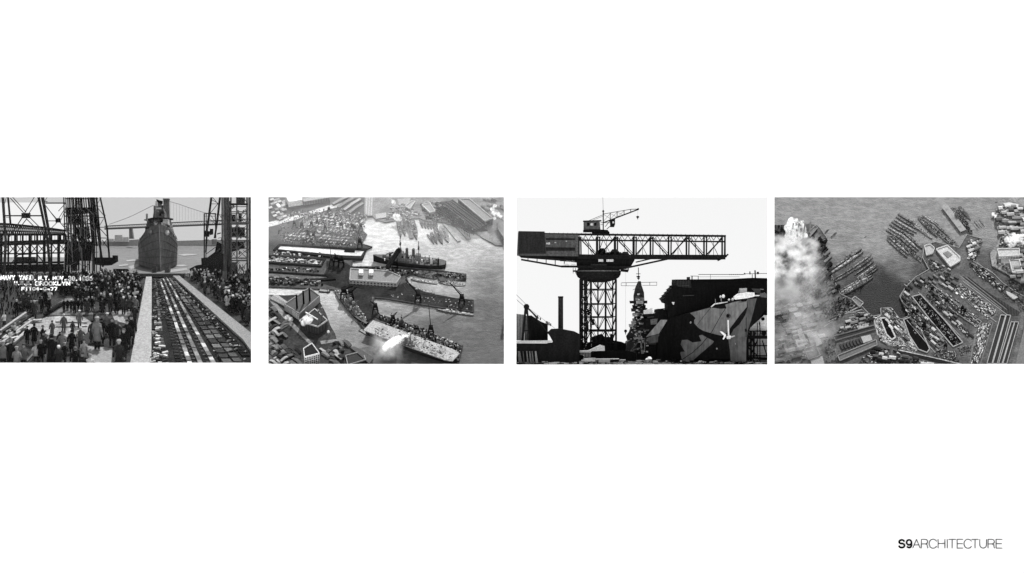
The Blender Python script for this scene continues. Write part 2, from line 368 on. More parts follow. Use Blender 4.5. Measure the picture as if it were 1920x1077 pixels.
def gear(t, x0, x1, y, n):
    mb = MB(); g = (245, 200, 25, 40, 150)
    for i in range(n): mb.m = i % 5; mb.box(random.uniform(x0, x1), random.uniform(-y, y), .03, random.uniform(.006, .022), random.uniform(.006, .014), random.uniform(.006, .045))
    mb.build('deck_gear', [mat(k) for k in g], t)
def warship(hg, dg, sg, rich=1):
    t = root('warship', 'x', 'ship', FAR)
    hull_mesh(ST_W, 'hull', None).build('hull', mat(hg, 'hull'), t); deckof(ST_W).build('deck', mat(dg, 'deck'), t)
    mb = MB(); mb.box(.02, 0, .03, .34, .062, .022); mb.box(.12, 0, .052, .10, .05, .028, taper=.8); mb.box(.13, 0, .08, .05, .034, .026, taper=.8); mb.box(-.12, 0, .052, .08, .04, .022, taper=.8)
    for i in range(10): mb.box(random.uniform(-.16, .2), random.choice((-1, 1))*random.uniform(.03, .045), .03, .03, .014, random.uniform(.012, .03))
    mb.build('superstructure', mat(sg, 'deck'), t)
    gear(t, -.42, .34, .04, 34)
    for x in (.035, -.055): MB().rings([(x, 0, .05, .022, .015), (x-.004, 0, .11, .018, .012)], 10).build('funnel', mat(sg-25, 'steel'), t)
    for x, d in ((.30, 1), (.225, 1), (-.25, -1), (-.34, -1)):
        mb = MB().box(x, 0, .034, .042, .036, .016, taper=.85)
        o = mb.build('turret', mat(sg+10, 'steel'), t); mb = MB()
        for y in (-.009, 0, .009): mb.tube((x+d*.02, y, .043), (x+d*.07, y, .047), .0028, n=6)
        mb.build('gun_barrels', mat(sg-20, 'steel'), o)
    for x, hh in ((.12, .20), (-.13, .17)):
        mb = MB().tube((x, 0, .05), (x, 0, hh), .005, .003, 6).beam((x, -.035, hh*.85), (x, .035, hh*.85), .004); mb.box(x, 0, hh*.66, .022, .022, .014)
        mb.build('mast', mat(sg-30, 'steel'), t)
    return t
def destroyer(hg, dg, sg):
    st = [(-.5, .022, .026), (-.4, .034, .025), (0, .042, .027), (.25, .034, .032), (.42, .014, .040), (.5, .001, .044)]
    t = root('destroyer', 'x', 'ship', FAR)
    hull_mesh(st, 'hull', None).build('hull', mat(hg, 'hull'), t); deckof(st).build('deck', mat(dg, 'deck'), t)
    mb = MB(); mb.box(.2, 0, .03, .1, .045, .04, taper=.8); mb.box(.0, 0, .027, .22, .035, .018); mb.box(-.24, 0, .025, .1, .035, .022)
    for i in range(8): mb.box(random.uniform(-.4, .3), random.uniform(-.02, .02), .027, .03, .016, random.uniform(.012, .03))
    mb.build('superstructure', mat(sg, 'deck'), t)
    gear(t, -.44, .36, .022, 20)
    for x in (.09, -.03): MB().rings([(x, 0, .04, .022, .014), (x-.004, 0, .092, .018, .011)], 8).build('funnel', mat(sg-20, 'steel'), t)
    MB().tube((.17, 0, .05), (.17, 0, .19), .005, .003, 6).beam((.17, -.04, .15), (.17, .04, .15), .004).build('mast', mat(sg-30, 'steel'), t)
    for x, d in ((.34, 1), (-.36, -1)): MB().box(x, 0, .03, .035, .026, .018, taper=.85).tube((x, 0, .042), (x+d*.05, 0, .046), .004, n=6).build('gun', mat(sg, 'steel'), t)
    return t
def carrier(hg, dg):
    st = [(-.5, .045, .05), (-.4, .058, .05), (0, .062, .05), (.3, .045, .05), (.45, .018, .052), (.5, .002, .054)]
    t = root('aircraft_carrier', 'x', 'ship', FAR)
    hull_mesh(st, 'hull', None, flare=.7).build('hull', mat(hg, 'hull'), t)
    mb = MB().prism([(-.5, -.066), (.42, -.066), (.49, -.05), (.49, .05), (.42, .066), (-.5, .066)], .062, .07); d = mb.build('flight_deck', mat(dg, 'deck'), t)
    mb = MB()
    for x in [-.45+.06*i for i in range(15)]:
        for y in (-.055, .055): mb.box(x, y, .048, .008, .008, .014)
    mb.build('deck_support', mat(hg-10), t)
    mb = MB(); mb.box(0, -.058, .07, .14, .02, .035); mb.box(.03, -.058, .105, .04, .016, .025); mb.build('island', mat(dg-60, 'steel'), t)
    MB().rings([(-.02, -.058, .1, .02, .009), (-.022, -.058, .14, .018, .008)], 8).build('funnel', mat(dg-70), t)
    MB().tube((.03, -.058, .12), (.03, -.058, .2), .004, .002, 6).build('mast', mat(60), t)
    mb = MB()
    for x in (.32, -.02, -.34): mb.box(x, .01, .0705, .06, .06, .003)
    mb.build('lift_platform', mat(dg-25), t)
    return t
def tug(hg, sg):
    st = [(-.5, .07, .07), (-.3, .13, .065), (.1, .14, .07), (.38, .08, .09), (.5, .004, .10)]
    t = root('tugboat', 'x', 'boat', FAR)
    hull_mesh(st, 'hull', None).build('hull', mat(hg, 'hull'), t)
    MB().box(.02, 0, .07, .5, .15, .08).box(.14, 0, .15, .16, .12, .07).build('deckhouse', mat(sg), t)
    MB().tube((-.08, 0, .14), (-.08, 0, .3), .04, .035, 8).build('funnel', mat(40), t)
    return t
def barge(hg, dg):
    t = root('barge', 'x', 'boat', FAR)
    MB().prism([(-.5, -.13), (.46, -.13), (.5, -.08), (.5, .08), (.46, .13), (-.5, .13)], 0, .05).build('hull', mat(hg, 'hull'), t)
    mb = MB().box(-.1, 0, .05, .66, .18, .05).box(.35, 0, .05, .12, .16, .09); mb.build('deckhouse', mat(dg, 'deck'), t)
    return t
PROTO = {'w': lambda: warship(48, 95, 115), 'wd': lambda: warship(25, 55, 70), 'wl': lambda: warship(80, 150, 170), 'd': lambda: destroyer(50, 92, 130), 'dl': lambda: destroyer(85, 140, 190), 'dd': lambda: destroyer(30, 70, 100),
         'c': lambda: carrier(60, 168), 'c2': lambda: carrier(105, 170), 't': lambda: tug(35, 150), 'b': lambda: barge(60, 150)}
MADE = {}
def ship(P, kind, p, q, label, group=None, wid=1.0, hei=1.0, z=0.0, name=None):
    """from the stern p to the bow q, given in the photo"""
    a, b = P.loc(*p, z), P.loc(*q, z); d = b-a; L = d.length; c = (a+b)/2
    M = P.M @ Matrix.Translation((c.x, c.y, z)) @ Matrix.Rotation(math.atan2(d.y, d.x), 4, 'Z') @ Matrix.Diagonal((L, L*wid, L*hei, 1))
    cat = 'boat' if kind in 'tb' else 'ship'
    if kind not in MADE:
        o = PROTO[kind](); MADE[kind] = o.name; index_kids(); o.matrix_world = M; tag(o, label, cat, group)
        return o
    return dup(COL.objects[MADE[kind]], M, label, cat, group)
# ------------------------------------------------------------ second opening: navy yard from the air, docks, ships, power station
P2 = Pic(724, 686, .5, 38)
def scene2():
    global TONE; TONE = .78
    P = P2
    slab(P, 'water', [(490, 355), (958, 355), (958, 708), (490, 708)], -.06, 0, mat(212, 'water', 1.0, (92, (-.3, .5, 0), .25, 2.0)), kind='structure')  # glare on the water painted in as a paler far side
    # land: each a raised sheet
    A = [(488, 355), (699, 355), (699, 406), (682, 407), (668, 415), (677, 419), (681, 434), (688, 440), (683, 448), (678, 457), (698, 463), (686, 468), (679, 487), (661, 489), (660, 500), (704, 500), (740, 501), (836, 509), (874, 514), (874, 525), (826, 528), (820, 518), (772, 514), (760, 518), (765, 527), (757, 534), (764, 545), (800, 551), (819, 556), (888, 563), (888, 585), (826, 577), (724, 560), (702, 558), (700, 567), (712, 590), (740, 598), (770, 610), (868, 649), (861, 677), (820, 668), (724, 630), (700, 616), (682, 617), (660, 585), (626, 543), (488, 537)]
    slab(P, 'ground', A, -.01, .03, mat(70, 'ground'), kind='structure')
    slab(P, 'terrain', [(699, 406), (699.2, 355), (958, 355), (958, 462), (929, 459), (905, 446), (892, 437), (881, 436), (862, 428), (841, 420), (826, 416), (800, 415), (786, 409), (751, 411), (724, 417), (703, 411)], -.01, .03, mat(118, 'ground'), kind='structure')
    slab(P, 'land', [(488, 553), (535, 554), (580, 552), (597, 560), (604, 574), (612, 590), (620, 612), (628, 625), (634, 645), (657, 650), (699, 674), (699, 706), (488, 706)], -.01, .03, mat(58, 'ground'), kind='structure')
    # dark quay road and lighter streets
    slab(P, 'quay', [(612, 490), (640, 488), (660, 500), (704, 501), (655, 505), (652, 538), (724, 545), (760, 530), (800, 549), (886, 565), (886, 583), (826, 575), (724, 558), (698, 556), (696, 568), (708, 590), (690, 606), (650, 545), (600, 530), (612, 505)], .03, .034, mat(46, 'ground'), kind='structure')
    slab(P, 'road', [(500, 418), (560, 403), (617, 385), (650, 379), (650, 384), (620, 392), (565, 409), (500, 427)], .03, .034, mat(196, 'ground'), kind='structure')
    slab(P, 'street', [(500, 557), (505, 553), (545, 600), (590, 648), (588, 653), (540, 607)], .03, .034, mat(120, 'ground'), kind='structure')
    slab(P, 'parade_ground', [(560, 412), (600, 413), (650, 425), (640, 432), (560, 422)], .03, .033, mat(118, 'ground'), kind='structure')
    edge_line(P, A[2:46], 62, close=False)
    # flooded dock and building docks
    def dock(out, inn, hin, g, lab, rim=45, nm='dry_dock'):
        c, q = rel(P.poly(out, .05)); t = root(nm, lab, 'dock', P.M @ Matrix.Translation((c[0], c[1], .03)))
        _, r = c, [(x-c[0], y-c[1]) for x, y in P.poly(inn, .05)]
        mb = MB(); n = len(q)
        for i in range(n):
            a, b, e, f = q[i], q[(i+1) % n], r[(i+1) % n], r[i]; mb.prism([a, b, e, f], 0, .03)
        mb.build('dock_wall', mat(rim), t); MB().prism(r, .001, .008).build('basin_water' if g > 150 else 'dock_floor', mat(g, 'water' if g > 150 else 'ground'), t)
        return t
    dock([(523, 458), (688, 467), (680, 486), (640, 485), (512, 469)], [(526, 460.5), (684, 470), (676.5, 481), (641, 479.5), (520, 468)], 0, 238, 'long white flooded dock with dark walls stretching across the yard')
    dock([(500, 479), (611, 485), (603, 500), (500, 493)], [(500, 481.5), (607, 487.5), (601, 497), (500, 490.5)], 0, 120, 'dock below the white flooded dock crowded with plate stock')
    dock([(488, 508), (618, 516), (630, 524), (560, 530), (488, 522)], [(488, 510), (612, 518), (616, 522), (560, 524), (488, 519)], 0, 90, 'dark sunken dock behind the timber quay at left edge', 30)
    for i, (x, y, s) in enumerate([(635, 424, 1), (640, 429, 1)]): pass
    blk = block(P, [(646, 467.5), (666, 468.5), (665, 473), (645.5, 472)], .05, 30, 24, 'dark floating gate block lying in the white flooded dock', 'dock_gate', 'dock gate')
    slab(P, 'basin', [(628, 427), (634, 421.5), (648, 422), (647, 429), (640, 431)], .03, .036, mat(240, 'water'), kind='structure')
    # big buildings at the top
    block(P, [(536, 368), (566, 368), (567, 375), (541, 379)], .16, 240, 246, 'tall white warehouse block at the top left of the yard', wins=[(0, 3, 7, 200)])
    block(P, [(567, 373), (617, 366), (617, 371), (569, 379)], .12, 165, 128, 'long grey loft building beside the tall white warehouse', 'warehouse', 'building', wk='rows')
    block(P, [(517, 384), (522, 382), (535, 394), (529, 397)], .04, 250, 150, 'small white roofed shed standing alone at upper left', 'shed', 'shed', gable=.02, axis=0)
    block(P, [(859, 373.4), (880, 374), (924, 411), (909.5, 416)], .17, 138, 92, 'long factory hall reaching down to the far shore', 'factory', 'factory', parapet=185, wins=[(2, 3, 6, 60)], wk='rows')
    block(P, [(934, 409), (955, 420), (960, 470), (934, 430)], .12, 118, 60, 'dark sided factory wing cut off at the right edge', 'factory', 'factory', parapet=130, wk='rows')
    block(P, [(791, 385), (806, 382), (816, 397), (806, 400)], .09, 150, 128, 'white ribbed warehouse with long windows behind the raft of small ships', 'warehouse', 'warehouse', parapet=215)
    block(P, [(760, 388), (772, 378), (778, 379), (769, 393)], .07, 165, 140, 'pale four storey warehouse above the left far pier', 'warehouse', 'warehouse', parapet=200)
    block(P, [(745, 374), (770, 372), (766, 386), (748, 385)], .03, 160, 120, 'low grey roofed store above the left far pier', 'warehouse', 'warehouse')
    block(P, [(704, 402), (724, 399), (724, 408), (705, 411)], .05, 176, 120, 'square pale store on the far quay beside the rail yard', 'warehouse', 'warehouse')
    slab(P, 'rail_yard', [(683, 405), (684, 368), (699, 368), (698.8, 404)], .03, .036, mat(168, 'rows'), kind='structure')
    # building ways (dark lattice) at upper right
    for i, (x0, y0, x1, y1) in enumerate([(822, 392, 884, 438), (834, 383, 898, 432), (845, 379, 908, 426)]):
        a, b = P.loc(x0, y0, .1), P.loc(x1, y1, .1); mb = MB(); d = (b-a); t = root('shipbuilding_way', ['outer', 'middle', 'inner'][i]+' dark lattice covered building slip beside the long factory hall', 'gantry', P.M @ Matrix.Translation((a.x, a.y, .03)))
        for k in range(22):
            c = d*(k/21); nn = Vector((d.y, -d.x)).normalized()*.055
            for s in (-1, 1): mb.beam((c.x+nn.x*s, c.y+nn.y*s, 0), (c.x+nn.x*s, c.y+nn.y*s, .1), .009)
            mb.beam((c.x-nn.x, c.y-nn.y, .1), (c.x+nn.x, c.y+nn.y, .1), .012)
        mb.build('frame', mat(38), t); mb = MB()
        for s in (-1, 0, 1):
            nn = Vector((d.y, -d.x)).normalized()*.055*s; mb.beam((nn.x, nn.y, .105), (d.x+nn.x, d.y+nn.y, .105), .008)
        mb.build('rail', mat(120 if i else 60), t)
    slab(P, 'shipyard_floor', [(815, 380), (850, 376), (915, 433), (886, 436), (866, 429), (838, 418), (808, 402)], .03, .035, mat(36, 'ground'), kind='structure')
    # central office building by the quay
    block(P, [(657, 505), (728, 509), (752, 520), (744, 532), (655, 526)], .12, 130, 165, 'long pale yard building with two white roof houses on the quay', wins=[(3, 2, 14, 70)], parapet=170)
    for x, l in ((677, 'left'), (696, 'right')):
        block(P, [(x-4, 506), (x+4, 506), (x+4, 512), (x-4, 512)], .06, 245, 225, '%s of the two white roof houses on the long pale yard building' % ('first, darker quay side' if x < 680 else 'second, ship side'), 'roof_house', 'roof house', z0=.15)
    # power station
    block(P, [(533, 572), (580, 541), (600, 556), (561, 590), (548, 581)], .17, 80, 150, 'dark roofed boiler house with white striped front', 'boiler_house', 'power station', parapet=150, wins=[(3, 4, 4, 240)])
    block(P, [(561, 603), (590, 580), (614, 602), (596, 614)], .2, 60, 72, 'square dark turbine house with banded parapet', 'turbine_house', 'power station', parapet=185, wk='rows')
    block(P, [(506, 560), (520, 553), (541, 568), (534, 574)], .06, 150, 120, 'long grey roofed shed behind the boiler house', 'shed', 'shed', gable=.03)
    def stack(x, yb, yt, r, g, lab, h0=.17):
        b = P.loc(x, yb, h0); h = (yb-yt)*.01/math.cos(P.e); t = root('chimney_stack', lab, 'chimney', P.M @ Matrix.Translation((b.x, b.y, h0)))
        MB().rings([(0, 0, 0, r, r), (0, 0, h, r*.85, r*.85)], 14).build('shaft', mat(g, 'steel'), t); MB().rings([(0, 0, h, r*1.05, r*1.05), (0, 0, h+.015, r*1.05, r*1.05)], 14).build('rim', mat(g+25), t)
    stack(557, 579, 554, .019, 12, 'shortest of three black stacks, nearest the white striped front'); stack(569.5, 570, 547, .019, 12, 'middle one of three black stacks on the boiler house'); stack(581, 565, 541, .019, 12, 'black stack with pale cap nearest the canal')
    stack(598, 608, 582, .016, 100, 'pale grey slim stack standing inside the turbine house roof', .2); stack(604.5, 602, 577, .016, 105, 'pale grey slim stack at the canal corner of the turbine house', .2)
    a, b = P.loc(573, 586, .21), P.loc(597, 600, .21); tag(MB().tube((0, 0, 0), (b.x-a.x, b.y-a.y, 0), .014).build('duct', mat(235), M=P.M @ Matrix.Translation((a.x, a.y, .21))), 'thick white duct lying across the turbine house roof', 'duct')
    b = P.loc(616, 633, .03); t = root('water_tower', 'white ball water tower beside the turbine house', 'water tower', P.M @ Matrix.Translation((b.x, b.y, .03)))
    mb = MB()
    for x, y in ((-.02, -.02), (.02, -.02), (.02, .02), (-.02, .02)): mb.beam((x, y, 0), (x*.6, y*.6, .12), .006)
    mb.build('leg', mat(110), t); MB().rings([(0, 0, .11, .008, .008), (0, 0, .12, .02, .02), (0, 0, .14, .027, .027), (0, 0, .16, .02, .02), (0, 0, .175, .004, .004)], 12).build('tank', mat(245), t, smooth=True)
    # tall building at the bottom
    block(P, [(569, 655), (585, 645), (599, 664), (571, 671)], .42, 38, 190, 'tall white tower block with dark window grid at the bottom', 'tower_block', 'building', parapet=205, wins=[(2, 9, 7, 25)])
    block(P, [(657, 652), (664, 650), (700, 671), (692, 682)], .06, 80, 60, 'long low dark transit shed at the bottom by the channel', 'shed', 'shed', gable=.02, axis=1)
    block(P, [(648, 668), (680, 660), (686, 676), (652, 686)], .05, 60, 50, 'dark flat roofed workshop with pale skylights beside the transit shed', 'workshop', 'building', parapet=150)
    block(P, [(600, 640), (634, 636), (634, 641), (602, 646)], .03, 130, 100, 'narrow pale wall-like shed below the turbine house', 'shed', 'shed')
    # houses of the town
    rnd = random.Random(5); used = [(533, 541, 625, 650), (562, 640, 605, 690), (640, 645, 702, 690)]
    for i in range(900):
        if len(used) > 125: break
        x, y = rnd.uniform(498, 655), rnd.uniform(575, 694)
        if any(u[0] < x < u[2] and u[1] < y < u[3] for u in used) or y < 560+(x-500)*-.1 or (x > 545 and y < 640) or (x > 520 and y < 600) or abs((y-557)-(x-503)*1.08) < 9: continue
        used.append((x-5, y-5, x+5, y+5))
        c = P.loc(x, y, .1); a = (.75 if rnd.random() < .7 else .75+math.pi/2)+rnd.uniform(-.06, .06); w_, d_, h = rnd.uniform(.022, .04), rnd.uniform(.09, .24), rnd.uniform(.03, .07)
        wg = rnd.choice((45, 60, 80, 100, 170)); rg = rnd.choice((40, 60, 80, 95, 120, 165)); gb = rnd.random() < .6
        t = root('town_house', '%s %s %s roofed house %s' % (('long' if d_ > .18 else 'small' if d_ < .12 else 'plain'), tword(rg), 'gable' if gb else 'flat', near(x, y, ((503, 600, 'at the left edge below the sheds'), (520, 625, 'among the upper town streets'), (545, 640, 'facing the boiler house street'), (505, 650, 'low at the left edge'), (530, 670, 'in the lower town left of the tower block'), (555, 690, 'at the bottom by the tower block'), (620, 655, 'between turbine house and bottom edge'), (610, 680, 'right of the tower block'), (640, 655, 'near the channel bank')))), 'house', P.M @ Matrix.Translation((c.x, c.y, .03)) @ Matrix.Rotation(a, 4, 'Z'), 'town houses below the power station')
        q = [(-w_, -d_/2), (w_, -d_/2), (w_, d_/2), (-w_, d_/2)]
        MB().prism(q, 0, h).build('wall', mat(wg), t)
        if gb: MB().gable([(u*1.05, v*1.05) for u, v in q], h+.002, h+.035, 1).build('roof', mat(rg), t)
        else: MB().prism([(u*.95, v*.95) for u, v in q], h, h+.006).build('roof', mat(rg), t)
    for i in range(46):
        x, y = rnd.uniform(850, 944), rnd.uniform(372, 408)
        if x-860 < (y-370)*1.35+22: continue
        c = P.loc(x, y, .05); t = root('far_house', 'tiny pale house in the hazy streets beyond the long factory hall', 'house', P.M @ Matrix.Translation((c.x, c.y, .03)) @ Matrix.Rotation(-.6, 4, 'Z'), 'far houses beyond the factory hall')
        q = [(-.05, -.03), (.05, -.03), (.05, .03), (-.05, .03)]; MB().prism(q, 0, .04).build('wall', mat(rnd.choice((90, 130, 160))), t); MB().gable(q, .042, .06, 1).build('roof', mat(rnd.choice((95, 130, 150, 170))), t)
    for i in range(26):
        x, y = rnd.uniform(506, 534), rnd.uniform(372, 412)
        c = P.loc(x, y, .05); t = root('far_house', 'tiny house %s' % near(x, y, ((508, 376, 'in the extreme upper left corner'), (525, 376, 'right above the white roofed shed'), (508, 392, 'left of the white roofed shed'), (520, 402, 'below the white roofed shed'), (508, 408, 'at the left end of the bright road'), (530, 398, 'between white roofed shed and tall warehouse'))), 'house', P.M @ Matrix.Translation((c.x, c.y, .03)) @ Matrix.Rotation(.5, 4, 'Z'), 'far houses at the upper left corner')
        q = [(-.04, -.03), (.04, -.03), (.04, .03), (-.04, .03)]; MB().prism(q, 0, .035).build('wall', mat(rnd.choice((130, 160, 190))), t); MB().gable(q, .037, .05, 1).build('roof', mat(rnd.choice((140, 170, 210))), t)
    # long low sheds of the rail land at the top
    for i, (x0, y0, x1, y1) in enumerate([(624, 384, 652, 370), (634, 390, 664, 372), (645, 395, 676, 374), (655, 400, 681, 382)]):
        a, b = P.loc(x0, y0, .05), P.loc(x1, y1, .05); d = b-a; nn = Vector((d.y, -d.x)).normalized()*.03; c = (a+b)/2
        t = root('long_shed', ['leftmost', 'second', 'third', 'rightmost'][i]+' of four long slanting sheds at the top of the yard', 'shed', P.M @ Matrix.Translation((c.x, c.y, .03)))
        q = [tuple(v-c) for v in (a-nn, b-nn, b+nn, a+nn)]; MB().prism(q, 0, .04).build('wall', mat(110), t); MB().gable(q, .042, .06, 0).build('roof', mat([150, 128, 170, 140][i]), t)
    # ships
    ship(P, 'w', (836, 501), (700, 490), 'dark battleship with tall turret masts moored at the long outer quay', wid=1.6, hei=2.4)
    ship(P, 'w', (819, 523), (768, 514), 'grey warship lying inboard next to the battleship quay', wid=1.5, hei=1.2)
    ship(P, 'dl', (820, 533), (770, 525), 'pale warship rafted in front of the quay below the battleship', wid=1.6, hei=1.1)
    ship(P, 'wl', (872, 520), (820, 516), 'pale landing ship moored outermost beyond the battleship stern', wid=2.2, hei=1)
    ship(P, 'wl', (873, 534), (822, 530), 'pale cluttered ship moored nearest the boom crane of the pier head', wid=2.4, hei=1)
    ship(P, 'dl', (815, 551), (766, 542), 'light grey ship alongside the upper edge of the central pier', wid=1.5, hei=1.1)
    ship(P, 'dl', (888, 592), (818, 582), 'white camouflaged cruiser moored under the head of the central pier', wid=1.3, hei=1.1)
    ship(P, 'c', (691, 623), (857, 684), 'aircraft carrier with pale cluttered flight deck lying along the bottom quay', wid=1.35, hei=1.25)
    ship(P, 'wd', (706, 596), (782, 620), 'dark cruiser moored behind the white steam cloud', wid=1.4, hei=1.6)
    ship(P, 'dl', (800, 632), (866, 652), 'light cluttered destroyer at the end of the carrier pier', wid=1.7, hei=1.4)
    ship(P, 'w', (634, 548), (688, 614), 'grey ship docked along the slanting west pier', wid=1.6, hei=1.4)
    ship(P, 'b', (598, 546), (619, 548), 'round ended barge at the head of the narrow canal', wid=1.4, hei=1.2)
    ship(P, 'b', (676, 618), (692, 628), 'dark lighter moored under the end of the carrier', wid=2, hei=.5)
    ship(P, 't', (724, 478), (738, 474), 'small tug just beyond the battleship bow')
    ship(P, 't', (724, 416), (732, 414), 'tugboat at the left tip of the hazy far pier')
    ship(P, 't', (912, 451), (920, 449), 'white topped tug off the far right shore')
    ship(P, 'b', (897, 438), (906, 447), 'long dark barge at the shore below the factory hall')
    for i in range(3): ship(P, 'd', (927+i*5, 448-i*2), (940+i*5, 459-i*2), 'small vessel at the far shore by the right edge, %s from the west' % ORD[i], 'vessels at the right edge of the far shore')
    far = 'vessels rafted at the left far pier'
    for i, (x, y, L) in enumerate([(746, 412, 34), (752, 410, 34), (760, 404, 38), (770, 407, 44)]):
        ship(P, 'd' if i != 2 else 'w', (x, y), (x+6+i*2, y+L), 'grey vessel rafted at the hazy left far pier, %s from the west' % ORD[i], far, wid=1.9, hei=1.1)
    slab(P, 'pier', [(758, 408), (764, 408), (776, 446), (768, 446)], -.01, .03, mat(125, 'ground'), kind='structure')
    for i in range(6): ship(P, 'd', (787+i*5.5, 414-abs(i-3)), (793+i*5.5, 433-abs(i-4)), 'short vessel at the middle of the far shore, %s from the west' % ORD[i], 'short vessels at the middle of the far shore', wid=2, hei=1.1)
    for i, (x, y, x2, y2, k, l) in enumerate([(801, 440, 814, 459, 'd', 'leftmost ship of the far raft with white rimmed deck'), (808, 437, 820, 459, 'w', 'ship second from left in the far raft of large ships'), (816, 430, 830, 459, 'w', 'third ship of the far raft lying beneath dark smoke'), (827, 424, 841, 456, 'wl', 'pale cluttered warship lying next to the long finger pier')]):
        ship(P, k, (x, y), (x2, y2), l, wid=1.8, hei=1.1)
    slab(P, 'finger_pier', [(832, 422), (836, 420), (864, 451), (858, 453)], -.01, .03, mat(150, 'ground'), kind='structure')
    slab(P, 'outer_pier', [(855, 425), (860, 424), (884, 446), (876, 449)], -.01, .03, mat(140, 'ground'), kind='structure')
    for i in range(9):
        x0, y0 = 530+i*9, 448-i*5.2; L_ = 118-i*5; q = [(x0, y0), (x0+L_, y0+11), (x0+L_+3, y0+8.6), (x0+4, y0-2.4)]
        c, r = rel(P.poly(q, .04)); t = root('building_way', 'long %s erection slab, %s one upward from the white dock' % (('dark', 'grey', 'pale')[i % 3], ORD[i]), 'building way', P.M @ Matrix.Translation((c[0], c[1], .03)))
        MB().prism(r, .001, .01+.004*(i % 2)).build('slab', mat((60, 95, 125)[i % 3], 'ground'), t); mb = MB()
        for k in range(14):
            f = (k+.5)/14; px_, py_ = r[0][0]+(r[1][0]-r[0][0])*f, r[0][1]+(r[1][1]-r[0][1])*f; qx, qy = r[3][0]+(r[2][0]-r[3][0])*f, r[3][1]+(r[2][1]-r[3][1])*f; mb.m = rnd.randrange(3); mb.beam((px_, py_, .016), (qx, qy, .016), rnd.uniform(.006, .03), .014)
        mb.build('hull_section', [mat(45), mat(150), mat(225)], t)
    # cranes on the yard
    def crane(x, y, s, lab, boom=(.5, .8), g=28, gr=None):
        b = P.loc(x, y, .03); t = root('portal_crane', lab, 'crane', P.M @ Matrix.Translation((b.x, b.y, .03)) @ Matrix.Diagonal((s, s, s, 1)), gr)
        mb = MB()
        for i in (-1, 1):
            for j in (-1, 1): mb.beam((i*.035, j*.03, 0), (i*.022, j*.02, .09), .01)
        mb.beam((-.03, 0, .05), (.03, 0, .05), .008); mb.build('portal', mat(g), t)
        MB().box(0, 0, .09, .05, .045, .045).build('cab', mat(g+8), t)
        mb = MB(); bx, bz = boom[0]*.2, .12+boom[1]*.2
        mb.beam((0, -.01, .12), (bx, 0, bz), .007); mb.beam((0, .01, .12), (bx, 0, bz), .007); mb.beam((0, 0, .16), (bx, 0, bz), .004); mb.build('boom', mat(g), t)
    for i, (x, y, s, b) in enumerate([(552, 426, .95, (0, 1)), (566, 430, 1.1, (.1, .4)), (584, 427, 1, (0, .3)), (595, 422, .8, (.2, 1.1)), (610, 434, 1, (-.2, .6)), (578, 448, 1.2, (-.1, .4)), (588, 449, 1.1, (.2, .3)), (617, 400, 1.0, (.1, 1)), (640, 430, 1.1, (0, .5)), (665, 436, 1.1, (.1, .3)), (672, 445, 1, (.1, .3)), (675, 463, 1.3, (-.1, .4)), (660, 432, 1, (0, .3)), (677, 432, 1, (.3, .1)), (533, 448, .6, (0, .8))]):
        crane(x, y, s, '%s dark crane %s' % (ORD[i], near(x, y, ((550, 430, 'at the left end of the building yard'), (585, 425, 'in the middle of the building yard'), (583, 450, 'just above the white dock'), (617, 400, 'at the far edge of the building yard'), (640, 430, 'beside the small bright basin'), (670, 440, 'on the inlet shore of the building yard'), (675, 463, 'at the gate end of the white dock')))), b, 26, 'dark cranes on the building yard')
    crane(622, 496, 1.2, 'slender crane mast between the white dock and the dark machinery heap', (-.1, 1.4)); crane(631, 496, 1.5, 'black heap-like crane left of the inner basin', (-.1, .3), 14); crane(640, 499, 1.6, 'squat black crane at the inner basin corner', (.1, .2), 14)
    crane(784, 566, 1.7, 'dark dockside crane at the middle of the central pier', (-.7, 1), 22); crane(866, 570, 1.6, 'dark dockside crane with boom near the head of the central pier', (-.7, 1), 22)
    crane(808, 628, 1.6, 'dark crane with tall needle mast on the carrier pier', (-.1, 1.7), 20); crane(737, 607, 1.4, 'black crane on the quay behind the steam cloud', (.3, .4), 18)
    crane(645, 560, 1.9, 'black crane at the head of the slanting west pier', (.5, .2), 14); crane(658, 563, 1.6, 'black crane second on the slanting west pier', (.4, .4), 14); crane(704, 586, 1.5, 'dark crane by the quay road bend', (-.3, .3), 20)
    # hammerhead crane standing by the battleship
    b = P.loc(741, 506, .03); t = root('hammerhead_crane', 'black hammerhead crane with slanting girder by the battleship', 'crane', P.M @ Matrix.Translation((b.x, b.y, .03)))
    mb = MB()
    for x in (-.05, .05):
        for y in (-.04, .04): mb.beam((x, y, 0), (x*.8, y*.8, .26), .014)
    for z in (.06, .13, .2):
        mb.beam((-.05, -.04, z), (.05, -.04, z+.05), .008); mb.beam((.05, -.04, z), (-.05, -.04, z+.05), .008)
    mb.build('tower', mat(16), t)
    MB().beam((-.15, -.2, .19), (.07, .16, .36), .075, .07).beam((-.15, -.2, .25), (.07, .16, .42), .012).build('girder', mat(38, 'steel'), t); MB().box(.07, .16, .31, .06, .06, .08, .9).build('counterweight', mat(30), t)
    # clutter of the yards
    g1 = [245, 190, 140, 110, 60, 45, 90, 70, 80, 50]
    clutter(P, 'yard_stock', [(545, 395), (650, 392), (682, 415), (686, 440), (676, 460), (640, 465), (530, 455), (515, 440)], 850, (.004, .013), (.006, .03), g1, 'steel plate and timber stock strewn over the building yard', ang=-.15)
    clutter(P, 'shop_roofs', [(560, 398), (690, 400), (688, 412), (664, 425), (620, 420), (560, 412)], 300, (.006, .018), (.01, .03), [235, 190, 150, 110, 80], 'small pale shop roofs behind the building yard', ang=-.2)
    clutter(P, 'dock_stock', [(502, 481), (606, 487), (600, 497), (502, 491)], 160, (.01, .03), (.01, .03), [220, 190, 60, 45, 150], 'plates and frames lying in the lower dock')
